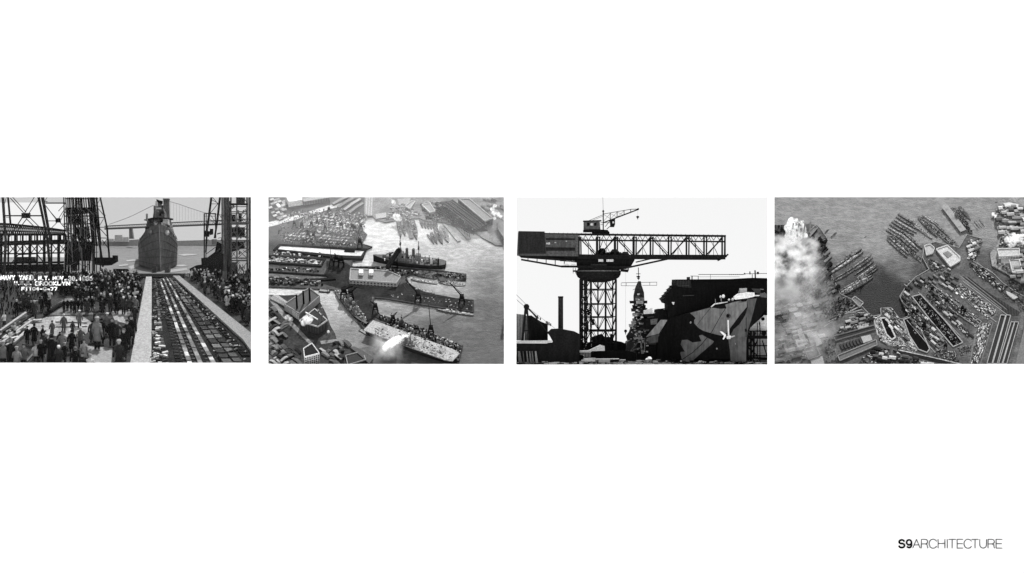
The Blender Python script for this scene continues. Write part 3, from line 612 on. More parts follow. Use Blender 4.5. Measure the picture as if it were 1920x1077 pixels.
    clutter(P, 'quay_stock', [(520, 470), (610, 476), (607, 483), (510, 478)], 90, (.008, .02), (.01, .03), [245, 220, 60, 150], 'white crates along the strip between the two docks')
    clutter(P, 'quay_stock', [(505, 500), (600, 505), (600, 512), (505, 507)], 60, (.008, .018), (.01, .03), [235, 60, 40, 90], 'small stock along the strip below the crowded dock')
    clutter(P, 'pier_stock', [(666, 500), (760, 508), (800, 515), (873, 515), (873, 525), (822, 518), (770, 513), (740, 520), (720, 506)], 460, (.005, .016), (.01, .05), [200, 120, 90, 45, 30, 70], 'dense gear on the battleship quay')
    clutter(P, 'pier_stock', [(720, 605), (780, 612), (866, 650), (862, 672), (800, 655), (730, 622)], 600, (.005, .016), (.01, .05), [200, 150, 45, 25, 30, 70], 'dark gear on the carrier pier')
    clutter(P, 'pier_stock', [(628, 546), (650, 545), (692, 604), (684, 614)], 160, (.008, .02), (.01, .03), [220, 150, 45, 25, 200], 'gear along the slanting west pier')
    clutter(P, 'pier_stock', [(724, 548), (885, 567), (885, 582), (826, 574), (724, 557)], 70, (.006, .014), (.006, .02), [200, 150, 45, 60], 'scattered gear on the central pier')
    clutter(P, 'pier_stock', [(786, 380), (800, 412), (835, 418), (880, 434), (890, 432), (830, 380)], 300, (.01, .025), (.01, .04), [170, 130, 80, 60, 45], 'stock piled behind the far raft of ships')
    clutter(P, 'pier_stock', [(735, 385), (760, 380), (790, 405), (750, 410), (726, 412)], 140, (.01, .025), (.01, .03), [200, 170, 120, 90], 'pale stock behind the left far pier')
    clutter(P, 'timber_piles', [(500, 520), (600, 527), (605, 536), (500, 534)], 160, (.01, .03), (.02, .05), [45, 60, 40, 90, 150], 'dark timber piles beside the narrow canal')
    clutter(P, 'deck_gear', [(700, 614), (760, 622), (850, 660), (850, 672), (790, 660), (705, 630)], 240, (.006, .016), (.005, .02), [170, 200, 130, 45, 60], 'crates and aircraft gear strewn over the carrier flight deck', z0=.235)
    # steam
    puffs(P, [(722, 652, .24, .04), (728, 648, .25, .05), (735, 645, .26, .055), (742, 640, .27, .055), (749, 636, .28, .05), (756, 632, .29, .04), (763, 629, .3, .03), (768, 627, .3, .02)], 'dense white steam cloud over the carrier bow')
    puffs(P, [(569, 606, .22, .035), (574, 602, .24, .05), (580, 601, .25, .045), (575, 598, .26, .04)], 'white steam bursting from the turbine house roof')
    puffs(P, [(539, 596, .05, .04), (545, 600, .05, .03)], 'white steam at the foot of the boiler house')
    puffs(P, [(926, 400, .3, .035), (923, 393, .33, .03), (928, 387, .36, .025), (932, 403, .28, .035), (938, 406, .28, .025), (927, 409, .25, .03)], 'bright steam plume above the end of the factory hall')
    puffs(P, [(738, 379, .2, .03), (741, 406, .15, .035), (745, 409, .13, .04), (748, 413, .1, .03), (736, 376, .22, .02)], 'bright steam plume over the hazy left far pier')
    haze(P, [(690, 628), (770, 640), (770, 690), (690, 684)], 'thin steam drifting over the water below the carrier', .3, 6, True, z0=.01, lo=.42, hi=.7, sc=4, soft=(.4, .4, .4, .4, .2, .5), name='smoke')
    haze(P, [(495, 355), (953, 355), (953, 470), (495, 470)], 'pale haze over the far shore', .4, .22)
def puffs(P, pts, label, dens=26):
    """steam: a lumpy closed shell filled with thick vapour"""
    mb = bmesh.new(); rnd = random.Random(3); lp = [(P.loc(x, y, h), h, r) for x, y, h, r in pts]
    o0 = lp[0][0]
    mbl = bpy.data.metaballs.new('tmp'); mbl.resolution = mbl.render_resolution = .012; mbl.threshold = .3
    for q, h, r in lp:
        for k in range(6):
            e = mbl.elements.new(); e.co = (q.x+rnd.uniform(-.7, .7)*r, q.y+rnd.uniform(-.7, .7)*r, h+rnd.uniform(-.5, .5)*r); e.radius = r*rnd.uniform(1.0, 2.1)
    ob = bpy.data.objects.new('tmpball', mbl); COL.objects.link(ob)
    me = bpy.data.meshes.new_from_object(ob.evaluated_get(bpy.context.evaluated_depsgraph_get())); bpy.data.objects.remove(ob)
    me.materials.clear(); me.materials.append(vapour(dens, True, 20, .44, .66, None))
    o = bpy.data.objects.new('steam', me); COL.objects.link(o); o.matrix_world = P.M; tag(o, label, 'steam', kind='stuff')
def vapour(dens, noise, sc, lo, hi, soft):
    m = bpy.data.materials.new('haze_air'); m.use_nodes = True; n = m.node_tree.nodes; l = m.node_tree.links; n.clear()
    o = n.new('ShaderNodeOutputMaterial'); v = n.new('ShaderNodeVolumePrincipled'); l.new(v.outputs[0], o.inputs['Volume'])
    v.inputs['Color'].default_value = (.99, .99, .99, 1); v.inputs['Density'].default_value = dens; v.inputs['Anisotropy'].default_value = 0
    if noise:
        tc = n.new('ShaderNodeTexCoord'); no = n.new('ShaderNodeTexNoise'); no.inputs['Scale'].default_value = sc; no.inputs['Detail'].default_value = 5; no.inputs['Roughness'].default_value = .6
        l.new(tc.outputs['Object'], no.inputs[0]); r = n.new('ShaderNodeMapRange'); r.inputs['From Min'].default_value = lo; r.inputs['From Max'].default_value = hi
        r.inputs['To Max'].default_value = dens; l.new(no.outputs[0], r.inputs[0]); src = r.outputs[0]
        if soft:
            # thins out towards the faces of its box
            sp = n.new('ShaderNodeSeparateXYZ'); l.new(tc.outputs['Generated'], sp.inputs[0])
            for k in range(3):
                for a, b in ((0.0, soft[2*k]), (1.0, 1-soft[2*k+1])):
                    f = n.new('ShaderNodeMapRange'); l.new(sp.outputs[k], f.inputs[0]); f.interpolation_type = 'SMOOTHSTEP'
                    f.inputs['From Min'].default_value = a; f.inputs['From Max'].default_value = b
                    mu = n.new('ShaderNodeMath'); mu.operation = 'MULTIPLY'; l.new(src, mu.inputs[0]); l.new(f.outputs[0], mu.inputs[1]); src = mu.outputs[0]
        l.new(src, v.inputs['Density'])
    return m
def haze(P, pts, label, h, dens, noise=False, z0=.001, lo=.45, hi=.65, sc=2.2, soft=None, name='haze'):
    mb = MB().prism(P.poly(pts, 0), z0, h); o = mb.build(name, vapour(dens, noise, sc, lo, hi, soft), M=P.M); o['kind'] = 'stuff'; tag(o, label, name)
    return o
scene2()
# ------------------------------------------------------------ fourth opening: the whole navy yard basin from higher up, with drifting smoke
P4 = Pic(1690, 686, .42, 50)
def scene4():
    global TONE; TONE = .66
    P = P4; rnd = random.Random(11)
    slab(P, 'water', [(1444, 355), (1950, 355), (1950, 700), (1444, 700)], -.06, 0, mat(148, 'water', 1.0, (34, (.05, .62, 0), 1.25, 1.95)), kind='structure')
    D = [(1444, 423), (1518, 420), (1533, 423), (1540, 431), (1552, 448), (1548, 470), (1556, 510), (1576, 551), (1586, 556), (1608, 566), (1628, 587), (1637, 593), (1652, 590), (1651, 578), (1671, 577), (1686, 597), (1691, 598), (1705, 592), (1687, 556), (1697, 540), (1716, 520), (1742, 505), (1730, 483), (1733, 460), (1754, 453.6), (1798, 464.5), (1813, 440), (1843, 448), (1824, 489), (1848, 504), (1863, 513), (1880, 530), (1905, 548), (1950, 570), (1950, 700), (1444, 700)]
    slab(P, 'ground', D, -.01, .03, mat(84, 'ground'), kind='structure')
    edge_line(P, D[2:38], 150, close=False)
    slab(P, 'terrain', [(1950, 362), (1896, 362), (1890, 380), (1874, 388), (1863, 402), (1865, 419), (1877, 441), (1870, 458), (1856, 476), (1860, 498), (1886, 512), (1907, 526), (1950, 545)], -.01, .03, mat(140, 'ground'), kind='structure')
    # roads
    slab(P, 'road', [(1752, 455), (1798, 466), (1808, 460), (1815, 490), (1800, 515), (1850, 560), (1880, 585), (1862, 598), (1840, 600), (1830, 640), (1820, 668), (1800, 672), (1790, 655), (1812, 640), (1822, 600), (1848, 590), (1790, 535), (1775, 505), (1790, 480), (1780, 470)], .03, .034, mat(96, 'ground'), kind='structure')
    slab(P, 'rail_strip', [(1813, 520), (1840, 540), (1900, 578), (1912, 585), (1910, 592), (1895, 592), (1870, 578), (1830, 548), (1806, 526)], .03, .033, mat(68, 'rows'), kind='structure')
    slab(P, 'avenue', [(1914, 590), (1922, 590), (1905, 690), (1896, 690)], .03, .034, mat(100, 'ground'), kind='structure')
    slab(P, 'street', [(1684, 657), (1684, 662), (1800, 690), (1815, 690), (1760, 672)], .03, .036, mat(40, 'ground'), kind='structure')
    slab(P, 'parkway', [(1684, 655), (1684, 657), (1770, 676), (1800, 684), (1803, 682)], .03, .037, mat(180, 'ground'), kind='structure')
    slab(P, 'pale_ground', [(1637, 593), (1652, 598), (1652, 612), (1668, 640), (1684, 640), (1684, 600), (1700, 606), (1715, 640), (1722, 655), (1716, 662), (1684, 652), (1664, 648), (1645, 628), (1640, 610)], .03, .035, mat(160, 'ground'), kind='structure')
    # dry docks
    def dock(out, lab, g=14, rim=165, w=.02, depth=.03):
        c, q = rel(P.poly(out, .035)); t = root('dry_dock', lab, 'dock', P.M @ Matrix.Translation((c[0], c[1], .03))); mb = MB(); n = len(q)
        for i in range(n): mb.beam((*q[i], .012), (*q[(i+1) % n], .012), w, .018)
        mb.build('dock_rim', mat(rim), t); MB().prism(q, .001, .006).build('dock_floor', mat(g), t)
    dock([(1710, 557), (1726, 553), (1770, 600), (1805, 643), (1787, 651), (1745, 602)], 'long dark dry dock crowded with ships at the middle of the yard')
    dock([(1694, 600), (1706, 596), (1728, 622), (1743, 655), (1738, 662), (1722, 656), (1705, 630)], 'dark dry dock holding three slim ships')
    dock([(1650, 597), (1662, 597), (1679, 633), (1672, 638), (1662, 628)], 'small dark dry dock beside the curved pale bank', rim=190, w=.03)
    dock([(1750, 546), (1758, 542), (1800, 575), (1840, 604), (1832, 614), (1786, 583)], 'narrow dock trench framed by pale rails', 60, 150, .012)
    # buildings
    for pts in ([(1688, 557), (1699, 543), (1775, 642), (1757, 655), (1713, 612)], [(1736, 548), (1750, 540), (1838, 612), (1822, 636)], [(1786, 541), (1803, 532), (1870, 582), (1866, 592), (1852, 600)], [(1832, 610), (1862, 604), (1838, 684), (1818, 684)]): edge_line(P, pts, 140, .038, .009, name='kerb')
    for i in range(5):
        x0, y0 = 1700+i*3.4, 575+i*1.5; slab(P, 'rail_line', [(x0, y0), (x0+1.2, y0-.7), (x0+50, y0+52), (x0+49, y0+53)], .03, .035+i*.0004, mat((150, 60, 130, 50, 150)[i]), kind='structure')
    for i in range(4):
        x0, y0 = 1800+i*5, 500+i*1; slab(P, 'rail_line', [(x0, y0+18), (x0+1.2, y0+17), (x0+78, y0+78), (x0+77, y0+79)], .03, .0345+i*.0004, mat((130, 60, 120, 50)[i]), kind='structure')
    block(P, [(1755, 468), (1776, 461), (1800, 483), (1800, 490), (1782, 501)], .06, 205, 165, 'pale courtyard office building at the tip of the central road', parapet=225)
    block(P, [(1768, 475), (1777, 471), (1786, 478), (1777, 484)], .004, 128, 128, 'grey inner court floor of the pale office building', 'court', 'court', z0=.067)
    block(P, [(1733, 462), (1744, 459), (1752, 466), (1749, 476), (1737, 480)], .04, 185, 150, 'small pale office block left of the courtyard building', parapet=200)
    block(P, [(1870, 468), (1911, 467), (1912, 480), (1873, 482)], .1, 205, 245, 'big white factory with bright front wall on the east bank', 'factory', 'factory', parapet=225, wk='rows')
    block(P, [(1877, 484), (1892, 485), (1893, 493), (1877, 493)], .05, 215, 235, 'low white annex in front of the big white factory', 'annex', 'building')
    block(P, [(1892, 487), (1911, 488), (1917, 512), (1898, 512)], .06, 185, 235, 'white ridged factory wing pointing down from the big factory', 'factory_wing', 'factory', wk='rows', parapet=225)
    block(P, [(1884.5, 393), (1913, 394), (1913, 402), (1884, 400)], .04, 225, 215, 'white flat warehouse at the upper right of the yard', 'warehouse', 'warehouse')
    block(P, [(1895, 404), (1913, 405), (1912, 418), (1893, 417)], .04, 150, 230, 'grey square warehouse with white front under the white flat one', 'warehouse', 'warehouse')
    block(P, [(1880, 382), (1892, 380), (1910, 384), (1909, 390), (1890, 388)], .03, 235, 210, 'long bright store at the upper right shore', 'store', 'building')
    block(P, [(1868, 404), (1882, 404), (1882, 415), (1868, 415)], .04, 110, 200, 'dark roofed store with pale front on the east shore', 'store', 'building')
    block(P, [(1870, 416), (1881, 417), (1881, 419), (1870, 418)], .02, 245, 245, 'thin white shed on the east shore', 'shed', 'shed')
    for i, (x, y) in enumerate([(1862, 402), (1867, 406)]): block(P, [(x-2.5, y-3), (x+2.5, y-3), (x+2.5, y+3), (x-2.5, y+3)], .05, 250, 240, ['upper', 'lower'][i]+' of the two white tanks-like sheds at the shore edge', 'shed', 'shed')
    block(P, [(1896, 369), (1925, 372), (1925, 377), (1896, 374)], .02, 120, 100, 'dark long roof at the top right corner', 'shed', 'shed')
    block(P, [(1886, 546), (1898, 551), (1909, 558), (1901, 562), (1888, 552)], .05, 190, 205, 'pale ribbed warehouse beside the east rail strip', 'warehouse', 'warehouse', wk='rows')
    for i, (x0, x1, w_) in enumerate([(1876.5, 1850, 9), (1887, 1861, 8), (1896, 1872, 6), (1903, 1880, 7)]):
        y0 = 591 if i < 2 else 604; r = ((x0, y0), (x0+w_*1.0, y0+1), (x1+w_*1.05, 684), (x1, 684))
        t = block(P, list(r), .05, 58, 90, 'dark long storehouse with pale rims, %s of four at lower right' % ['westmost', 'second from the west', 'third', 'eastmost'][i], 'storehouse', 'storehouse', parapet=178)
    block(P, [(1922, 608), (1945, 612), (1945, 700), (1899, 700)], .08, 125, 60, 'broad grey roofed depot at the lower right edge', 'depot', 'building')
    # west side: long works halls
    block(P, [(1562, 632), (1640, 611), (1642, 618), (1566, 640)], .04, 60, 50, 'upper of two long dark works halls at the bottom', 'works_hall', 'factory', parapet=110)
    t = block(P, [(1570, 668), (1643, 638), (1645, 648), (1574, 678)], .05, 105, 50, 'long ridged works hall with pale eaves at the bottom', 'works_hall', 'factory', wk='rows', parapet=150)
    block(P, [(1614, 632), (1632, 628), (1636, 638), (1619, 644)], .045, 170, 140, 'pale square roofed shop at the end of the dark works halls', 'workshop', 'building')
    for i in range(7): block(P, [(1574+i*6, 646-i*1.9), (1577.5+i*6, 645-i*1.9), (1582+i*6, 655-i*1.9), (1578.5+i*6, 656-i*1.9)], .05, 70, 50, '%s dark narrow roof from the west in the bays between the two works halls' % ORD[i], 'shop_bay', 'building', 'row of dark bays')
    for i in range(14):
        x = 1626+i*8.2; y = 658+i*2.7
        block(P, [(x, y), (x+6.5, y+1.5), (x+5, y+8), (x-1.5, y+6.5)], .03, rnd.choice((60, 75, 85)), 40, '%s dark square barrack from the west in the slanting bottom row' % ORD[i], 'barrack', 'building', 'row of dark barracks along the bottom')
    for i, (a, b, g) in enumerate([(1483, 1520, 150), (1510, 1545, 135)]): block(P, [(a, 622), (a+20, 616), (a+32, 646), (a+13, 653)], .05, g, 90, ['paler', 'darker'][i]+' of the pair of broad roofs under the smoke', 'works_hall', 'factory')
    block(P, [(1508, 655), (1530, 648), (1538, 668), (1516, 676)], .05, 80, 50, 'broad dark roof at the bottom below the smoke', 'works_hall', 'factory', parapet=120)
    block(P, [(1518, 672), (1542, 668), (1548, 690), (1524, 690)], .04, 165, 120, 'pale roof cut off at the bottom below the smoke', 'works_hall', 'factory')
    block(P, [(1597, 562), (1603, 557), (1619, 569), (1612, 577)], .04, 120, 110, 'grey pier shed standing by the dark basin', 'pier_shed', 'shed', parapet=160)
    block(P, [(1606, 612), (1628, 606), (1629, 612), (1610, 619)], .04, 170, 200, 'pale fronted small store between the rail fan and the works halls', 'store', 'building')
    block(P, [(1520, 532), (1550, 508), (1553, 514), (1525, 541)], .06, 95, 45, 'long grey roofed factory at the edge of the smoke', 'works_hall', 'factory', wk='rows', parapet=125)
    block(P, [(1550, 526), (1554, 526), (1557, 533), (1554, 535)], .04, 235, 200, 'tiny bright building at the root of the west docks', 'store', 'building')
    block(P, [(1518, 450), (1530, 436), (1538, 444), (1524, 458)], .05, 120, 70, 'grey roofed hall below the power station', 'works_hall', 'factory')
    block(P, [(1514, 438), (1528, 424), (1533, 428), (1519, 444)], .09, 130, 55, 'ridged power station roof at the west shore', 'power_station', 'power station', wk='rows', parapet=150)
    def stack(x, yb, yt, g, lab):
        b = P.loc(x, yb, .09); h = (yb-yt)*.01/math.cos(P.e); t = root('chimney_stack', lab, 'chimney', P.M @ Matrix.Translation((b.x, b.y, .03)))
        MB().rings([(0, 0, 0, .02, .02), (0, 0, h, .014, .014)], 10).build('shaft', mat(g, 'steel'), t); MB().rings([(0, 0, h, .016, .016), (0, 0, h+.01, .016, .016)], 10).build('rim', mat(g-40), t)
    stack(1517.5, 437, 412, 175, 'pale smokestack free of plume at the power station')
    for x, l in ((1485, 'widest'), (1496, 'middle'), (1507, 'slim right')): stack(x, 442, 416, 165, 'smokestack wrapped in the %s white plume' % l)
    # ships: rafts and singles
    def raft(n, p, q, dx, dy, kinds, lab, grp, jig=2.0, wid=1.5, hei=1):
        for i in range(n):
            j = rnd.uniform(-jig, jig)
            ship(P, kinds[i % len(kinds)], (p[0]+dx*i+j, p[1]+dy*i+j*.8), (q[0]+dx*i+j, q[1]+dy*i+j*.8), lab+', %s from the west' % ORD[i], grp, wid=wid, hei=hei)
    ship(P, 'c2', (1806, 436), (1769, 387), 'aircraft carrier with pale flat deck moored at the upper quay', wid=1.35, hei=.9)
    ship(P, 'wl', (1712, 418), (1748, 449), 'pale long ship with pointed bow moored beside the dark slip', wid=1.5, hei=.9)
    ship(P, 'w', (1722, 408), (1758, 446), 'dark warship rafted inside the pale pointed ship', wid=1.3, hei=.9)
    ship(P, 'dl', (1729, 403), (1755, 422), 'outer pale ship of the upper left line along the quay', wid=1.7); ship(P, 'dl', (1738, 405), (1760, 422), 'inner pale ship of the upper left line along the quay', wid=1.7)
    ship(P, 'd', (1753, 420), (1778, 444), 'ship in the middle of the long line beside the carrier slip', wid=1.6); ship(P, 'd', (1775, 441), (1799, 465), 'last ship of the long line, at the inner corner of the carrier slip', wid=1.6)
    ship(P, 'w', (1783, 391), (1808, 425), 'cluttered dark ship inboard of the carrier', wid=1.8); ship(P, 'w', (1798, 388), (1820, 414), 'grey warship rafted outermost beyond the carrier', wid=1.7)
    ship(P, 'd', (1790, 391), (1816, 420), 'slim ship in the raft behind the carrier', wid=1.7)
    raft(4, (1824, 419), (1834, 432), 3.5, -2.5, ['dl', 'd'], 'small slim vessel in the raft of four near the canal mouth', 'raft of four by the canal mouth', wid=1.6)
    raft(7, (1661, 432), (1703, 457), 3.7, -5.0, ['d', 'dl', 'd'], 'slim grey destroyer rafted in the upper left bundle of the pier', 'upper bundle of rafted destroyers', wid=1.1)
    raft(6, (1662, 449), (1700, 483), 5.6, -3.2, ['d', 'dl', 'd'], 'slim destroyer rafted in the lower bundle of the pier', 'lower bundle of rafted destroyers', wid=1.2)
    raft(4, (1742, 505), (1762, 524), 4.4, -3.6, ['dl', 'd'], 'small vessel moored head in below the pointed pier', 'vessels below the pointed pier')
    raft(4, (1696, 534), (1712, 548), 5, -3.4, ['dl', 'd', 'dl'], 'small vessel berthed above the long crowded dry dock', 'vessels above the crowded dry dock')
    for nm, (x0, y0), (x1, y1), n, s in [('outermost', (1556, 508), (1616, 469), 2, 5), ('second', (1598, 500), (1632, 477), 3, 5), ('third', (1563, 523), (1598, 503), 2, 6), ('fourth', (1604, 518), (1640, 493), 4, 5), ('innermost', (1576, 547), (1634, 515), 3, 5)]:
        raft(n, (x0, y0), (x1, y1), s*.55, s*.8, ['d', 'dl', 'w'] if nm != 'third' else ['d', 'w'], 'grey ship lying in the %s raft of the smoky west slips' % nm, '%s raft of the west slips' % nm, wid=.85)
    raft(2, (1543, 440), (1552, 430), 4, 1, ['dd'], 'dark small vessel at the slip beside the power station', 'dark vessels beside the power station', wid=1.5); raft(2, (1556, 444), (1567, 434), 4, 5, ['dd', 'd'], 'dark vessel in the short slip past the power station', 'vessels in the short slip')
    raft(3, (1703, 607), (1724, 641), 5, -2, ['dl', 'd', 'dl'], 'slim ship standing in the dark dry dock of three', 'three ships in the dark dry dock', 1, 1.3)
    raft(3, (1654, 600), (1666, 628), 4.5, -.5, ['dl', 'd'], 'small ship inside the dry dock by the curved pale bank', 'ships in the small dry dock', 1, 1.3)
    ship(P, 'wl', (1716, 558), (1745, 592), 'white cluttered ship at the head of the crowded dry dock', wid=1.9); ship(P, 'w', (1745, 590), (1772, 620), 'grey cluttered ship in the middle of the crowded dry dock', wid=2.1); ship(P, 'w', (1768, 612), (1797, 642), 'dark cluttered ship at the inner end of the crowded dry dock', wid=2.1)
    ship(P, 't', (1621, 446), (1625, 443), 'lone white sailing speck of a boat in the open basin'); ship(P, 't', (1866, 380), (1871, 379), 'small pale boat near the top shore'); ship(P, 'b', (1586, 481), (1594, 477), 'bright white topped barge at the outer west raft', wid=.7)
    ship(P, 'b', (1857, 475), (1866, 485), 'dark lighters moored under the white factory', wid=1.6); ship(P, 'b', (1848, 505), (1861, 514), 'dark flat barge in the canal bend', wid=1.8); ship(P, 'b', (1886, 513), (1905, 524), 'pale covered barge on the lower canal', wid=.8); ship(P, 'b', (1831, 493), (1841, 501), 'pale ended barge at the canal bank below the yard', wid=.9)
    slab(P, 'pier', [(1664, 444), (1670, 440), (1728, 484), (1727, 492)], -.01, .02, mat(110, 'ground'), kind='structure')
    slab(P, 'quay', [(1725, 409), (1730, 407), (1800, 465), (1790, 468)], -.01, .02, mat(120, 'ground'), kind='structure')
    slab(P, 'carrier_pier', [(1792, 398), (1797, 395), (1824, 437), (1816, 440)], -.01, .02, mat(115, 'ground'), kind='structure')
    slab(P, 'dockside', [(1733, 480), (1742, 484), (1785, 517), (1778, 526), (1755, 512)], .001, .031, mat(95, 'ground'), kind='structure')
    # stuff of the yard
    br = [255, 220, 170, 130, 95, 70, 55]; mid = [185, 130, 95, 70, 50, 40]; dk = [25, 35, 50, 70, 110, 170]
    cl = lambda poly, n, s, h, g, lab, a=0, nm='yard_stock', z=.035: clutter(P, nm, poly, int(n*1.25), (s[0]*.6, s[1]*.62), (h[0]*.8, h[1]*.9), g, lab, ang=a, z0=z, jit=.13 if a else .4, ratio=(1, 4.2) if a else (1, 2.5))
    cl([(1788, 541), (1803, 533), (1868, 581), (1866, 590), (1852, 599)], 330, (.01, .022), (.01, .03), br, 'bright small roofs and stock filling the central triangle', -.8, 'stock_roofs')
    cl([(1737, 530), (1790, 560), (1840, 600), (1832, 615), (1785, 585), (1735, 545)], 260, (.006, .018), (.008, .03), br, 'rails, plates and frames along the narrow dock trench', -.8)
    cl([(1735, 555), (1748, 550), (1822, 628), (1815, 634)], 220, (.008, .018), (.008, .03), mid+[230], 'stock between the two long docks', -.9)
    cl([(1713, 560), (1724, 556), (1802, 643), (1788, 648)], 260, (.006, .014), (.01, .04), dk+[200], 'scaffold and gear around the ships in the crowded dry dock', -.9)
    cl([(1687, 560), (1697, 548), (1770, 640), (1758, 650), (1712, 610)], 260, (.008, .02), (.008, .035), [230, 180, 120, 60, 45, 90], 'gear heaps on the bank between the dry docks', -.9)
    cl([(1640, 595), (1652, 592), (1654, 615), (1670, 642), (1684, 640), (1720, 656), (1716, 661), (1684, 654), (1650, 640)], 260, (.008, .02), (.008, .03), [255, 220, 180, 130, 90, 60], 'rubble and stock on the pale curved bank', .3)
    cl([(1652, 579), (1671, 578), (1702, 625), (1715, 650), (1690, 645)], 240, (.008, .022), (.008, .03), [255, 210, 160, 110, 80, 55], 'light stock on the mole between the docks', -.9)
    cl([(1833, 612), (1860, 605), (1850, 640), (1835, 680), (1820, 684), (1826, 660)], 170, (.01, .024), (.01, .03), [250, 220, 180, 120, 60], 'white stock along the west storehouse', 1.2)
    cl([(1795, 652), (1822, 648), (1818, 662), (1802, 668)], 90, (.008, .016), (.008, .02), mid, 'round stock yard at the road bend')
    cl([(1755, 655), (1790, 660), (1800, 680), (1750, 668)], 120, (.008, .02), (.008, .03), [220, 150, 90, 45, 30], 'dark gear below the crowded dry dock')
    cl([(1885, 520), (1950, 560), (1950, 590), (1915, 585), (1870, 545)], 110, (.008, .02), (.008, .02), mid, 'rail cars and stock on the east rail land', -.6)
    cl([(1816, 452), (1840, 450), (1826, 488), (1814, 486)], 150, (.01, .022), (.01, .035), [255, 230, 190, 120, 60], 'bright stock on the central point', -.4)
    cl([(1817, 492), (1845, 505), (1885, 540), (1878, 546), (1830, 515)], 120, (.012, .02), (.01, .04), [60, 45, 80, 150, 240], 'dark roofs in a line beside the canal', -.7, 'shop_roofs')
    cl([(1868, 388), (1880, 384), (1920, 392), (1920, 440), (1884, 440), (1868, 420)], 170, (.01, .03), (.01, .03), [240, 200, 160, 110, 90], 'sheds and stock on the upper east bank', .05)
    cl([(1880, 442), (1928, 440), (1928, 466), (1874, 462)], 200, (.01, .03), (.01, .05), [255, 200, 140, 90, 70, 60], 'crowded stock behind the white factory', .1)
    cl([(1862, 490), (1890, 496), (1906, 520), (1888, 510)], 70, (.01, .02), (.01, .03), [230, 150, 90, 60], 'stock on the bank below the white factory')
    cl([(1730, 484), (1745, 486), (1790, 520), (1780, 528), (1745, 506)], 80, (.008, .016), (.01, .02), mid, 'gear along the pointed pier', -.7)
    cl([(1664, 443), (1670, 440), (1728, 484), (1727, 490)], 90, (.006, .014), (.01, .03), mid, 'gear along the pier of the rafted destroyers', -.7, z=.022)
    cl([(1726, 409), (1730, 408), (1796, 464), (1790, 466)], 100, (.006, .014), (.01, .03), mid+[230], 'gear along the long upper quay', -.7, z=.022)
    cl([(1793, 399), (1797, 396), (1824, 437), (1816, 440)], 110, (.006, .014), (.01, .04), mid, 'gear on the pier beside the carrier', -.7, z=.022)
    cl([(1516, 440), (1550, 450), (1556, 510), (1575, 548), (1540, 560), (1500, 570), (1500, 470)], 620, (.01, .03), (.01, .06), [60, 30, 45, 20, 90, 120], 'dark crowded shops on the smoky west bank', .7, 'shop_roofs')
    for k in range(9): slab(P, 'rail_line', [(1545+k*4, 612-k*4.6), (1546+k*4, 613-k*4.6), (1608+k*2.2, 570+k*2.8), (1606+k*2.2, 569+k*2.8)], .031, .036+k*.0005, mat([150, 60, 170, 50, 160, 70, 180, 60, 150][k]), kind='structure')
    cl([(1540, 568), (1580, 555), (1605, 572), (1570, 600), (1545, 600)], 170, (.008, .026), (.01, .04), [40, 55, 90, 130, 30], 'dark slips and stock around the rail fan', .7)
    cl([(1600, 590), (1628, 588), (1640, 596), (1636, 606), (1560, 630), (1580, 615)], 220, (.008, .018), (.01, .03), [50, 90, 140, 200, 35], 'mixed stock under the pier shed', .5)
    cl([(1455, 560), (1540, 570), (1540, 620), (1500, 690), (1455, 690)], 260, (.01, .03), (.01, .03), [80, 120, 60, 150], 'town roofs glimpsed beneath the smoke', .3, 'town_roofs')
    cl([(1540, 622), (1566, 640), (1570, 680), (1550, 684)], 60, (.01, .03), (.01, .03), [40, 60, 80], 'dark yard left of the works halls')
    cl([(1640, 650), (1700, 664), (1760, 690), (1600, 690)], 200, (.01, .024), (.01, .03), [30, 45, 90, 60, 230], 'dark buildings and pale lots along the bottom edge', -.2)
    cl([(1446, 425), (1480, 420), (1485, 440), (1460, 450)], 90, (.01, .025), (.02, .06), [30, 50, 70], 'dark shops left of the white plumes')
    for r_, (ox, oy) in enumerate(((0, 0), (-7, 7))):
        for k in range(13):
            x, y = 1801+ox+k*5.0, 540+oy+k*3.6; block(P, [(x, y), (x+4, y+2.6), (x+1, y+5.6), (x-3, y+3)], rnd.uniform(.02, .035), rnd.choice((255, 230, 200, 120)), 150, '%s shed from the west in the %s row of the central triangle' % (ORD[k], ('upper', 'lower')[r_]), 'shed', 'shed', 'double row of sheds in the central triangle')
    for k in range(9):
        x, y = 1838+rnd.uniform(-2, 6)-k*1.2, 612+k*7.4; block(P, [(x, y), (x+5, y-1), (x+3.5, y+5), (x-1.5, y+6)], .03, rnd.choice((255, 235, 180)), 150, '%s pale roofed shed from the top in the string along the storehouses' % ORD[k], 'shed', 'shed', 'string of sheds by the west storehouse')
    for k in range(10):
        x, y = 1822+k*5.2, 496+k*4.1; block(P, [(x, y), (x+3.4, y+2.6), (x-1, y+7), (x-4.4, y+4.4)], .035, rnd.choice((60, 75, 95)), 60, '%s dark ridged shop roof from the north in the line beside the canal' % ORD[k], 'workshop', 'building', 'line of dark shops beside the canal')
    for (x0, y0, x1, y1), lb in zip([(1722, 548, 1800, 630), (1741, 528, 1836, 606), (1700, 600, 1752, 660), (1784, 540, 1868, 604), (1805, 527, 1893, 594)], ['first crane track bank east of the crowded dock', 'road edge rail above the dock trench', 'rail beside the dock of three ships', 'rail along the lower side of the central triangle', 'rail under the long oval strip']):
        a, b = P.loc(x0, y0, .04), P.loc(x1, y1, .04); c = (a+b)/2; d = (b-a)/2; tag(MB().beam((-d.x, -d.y, 0), (d.x, d.y, 0), .012).build('crane_rail', mat(165), M=P.M @ Matrix.Translation((c.x, c.y, .036))), 'pale line of the '+lb, 'rail')
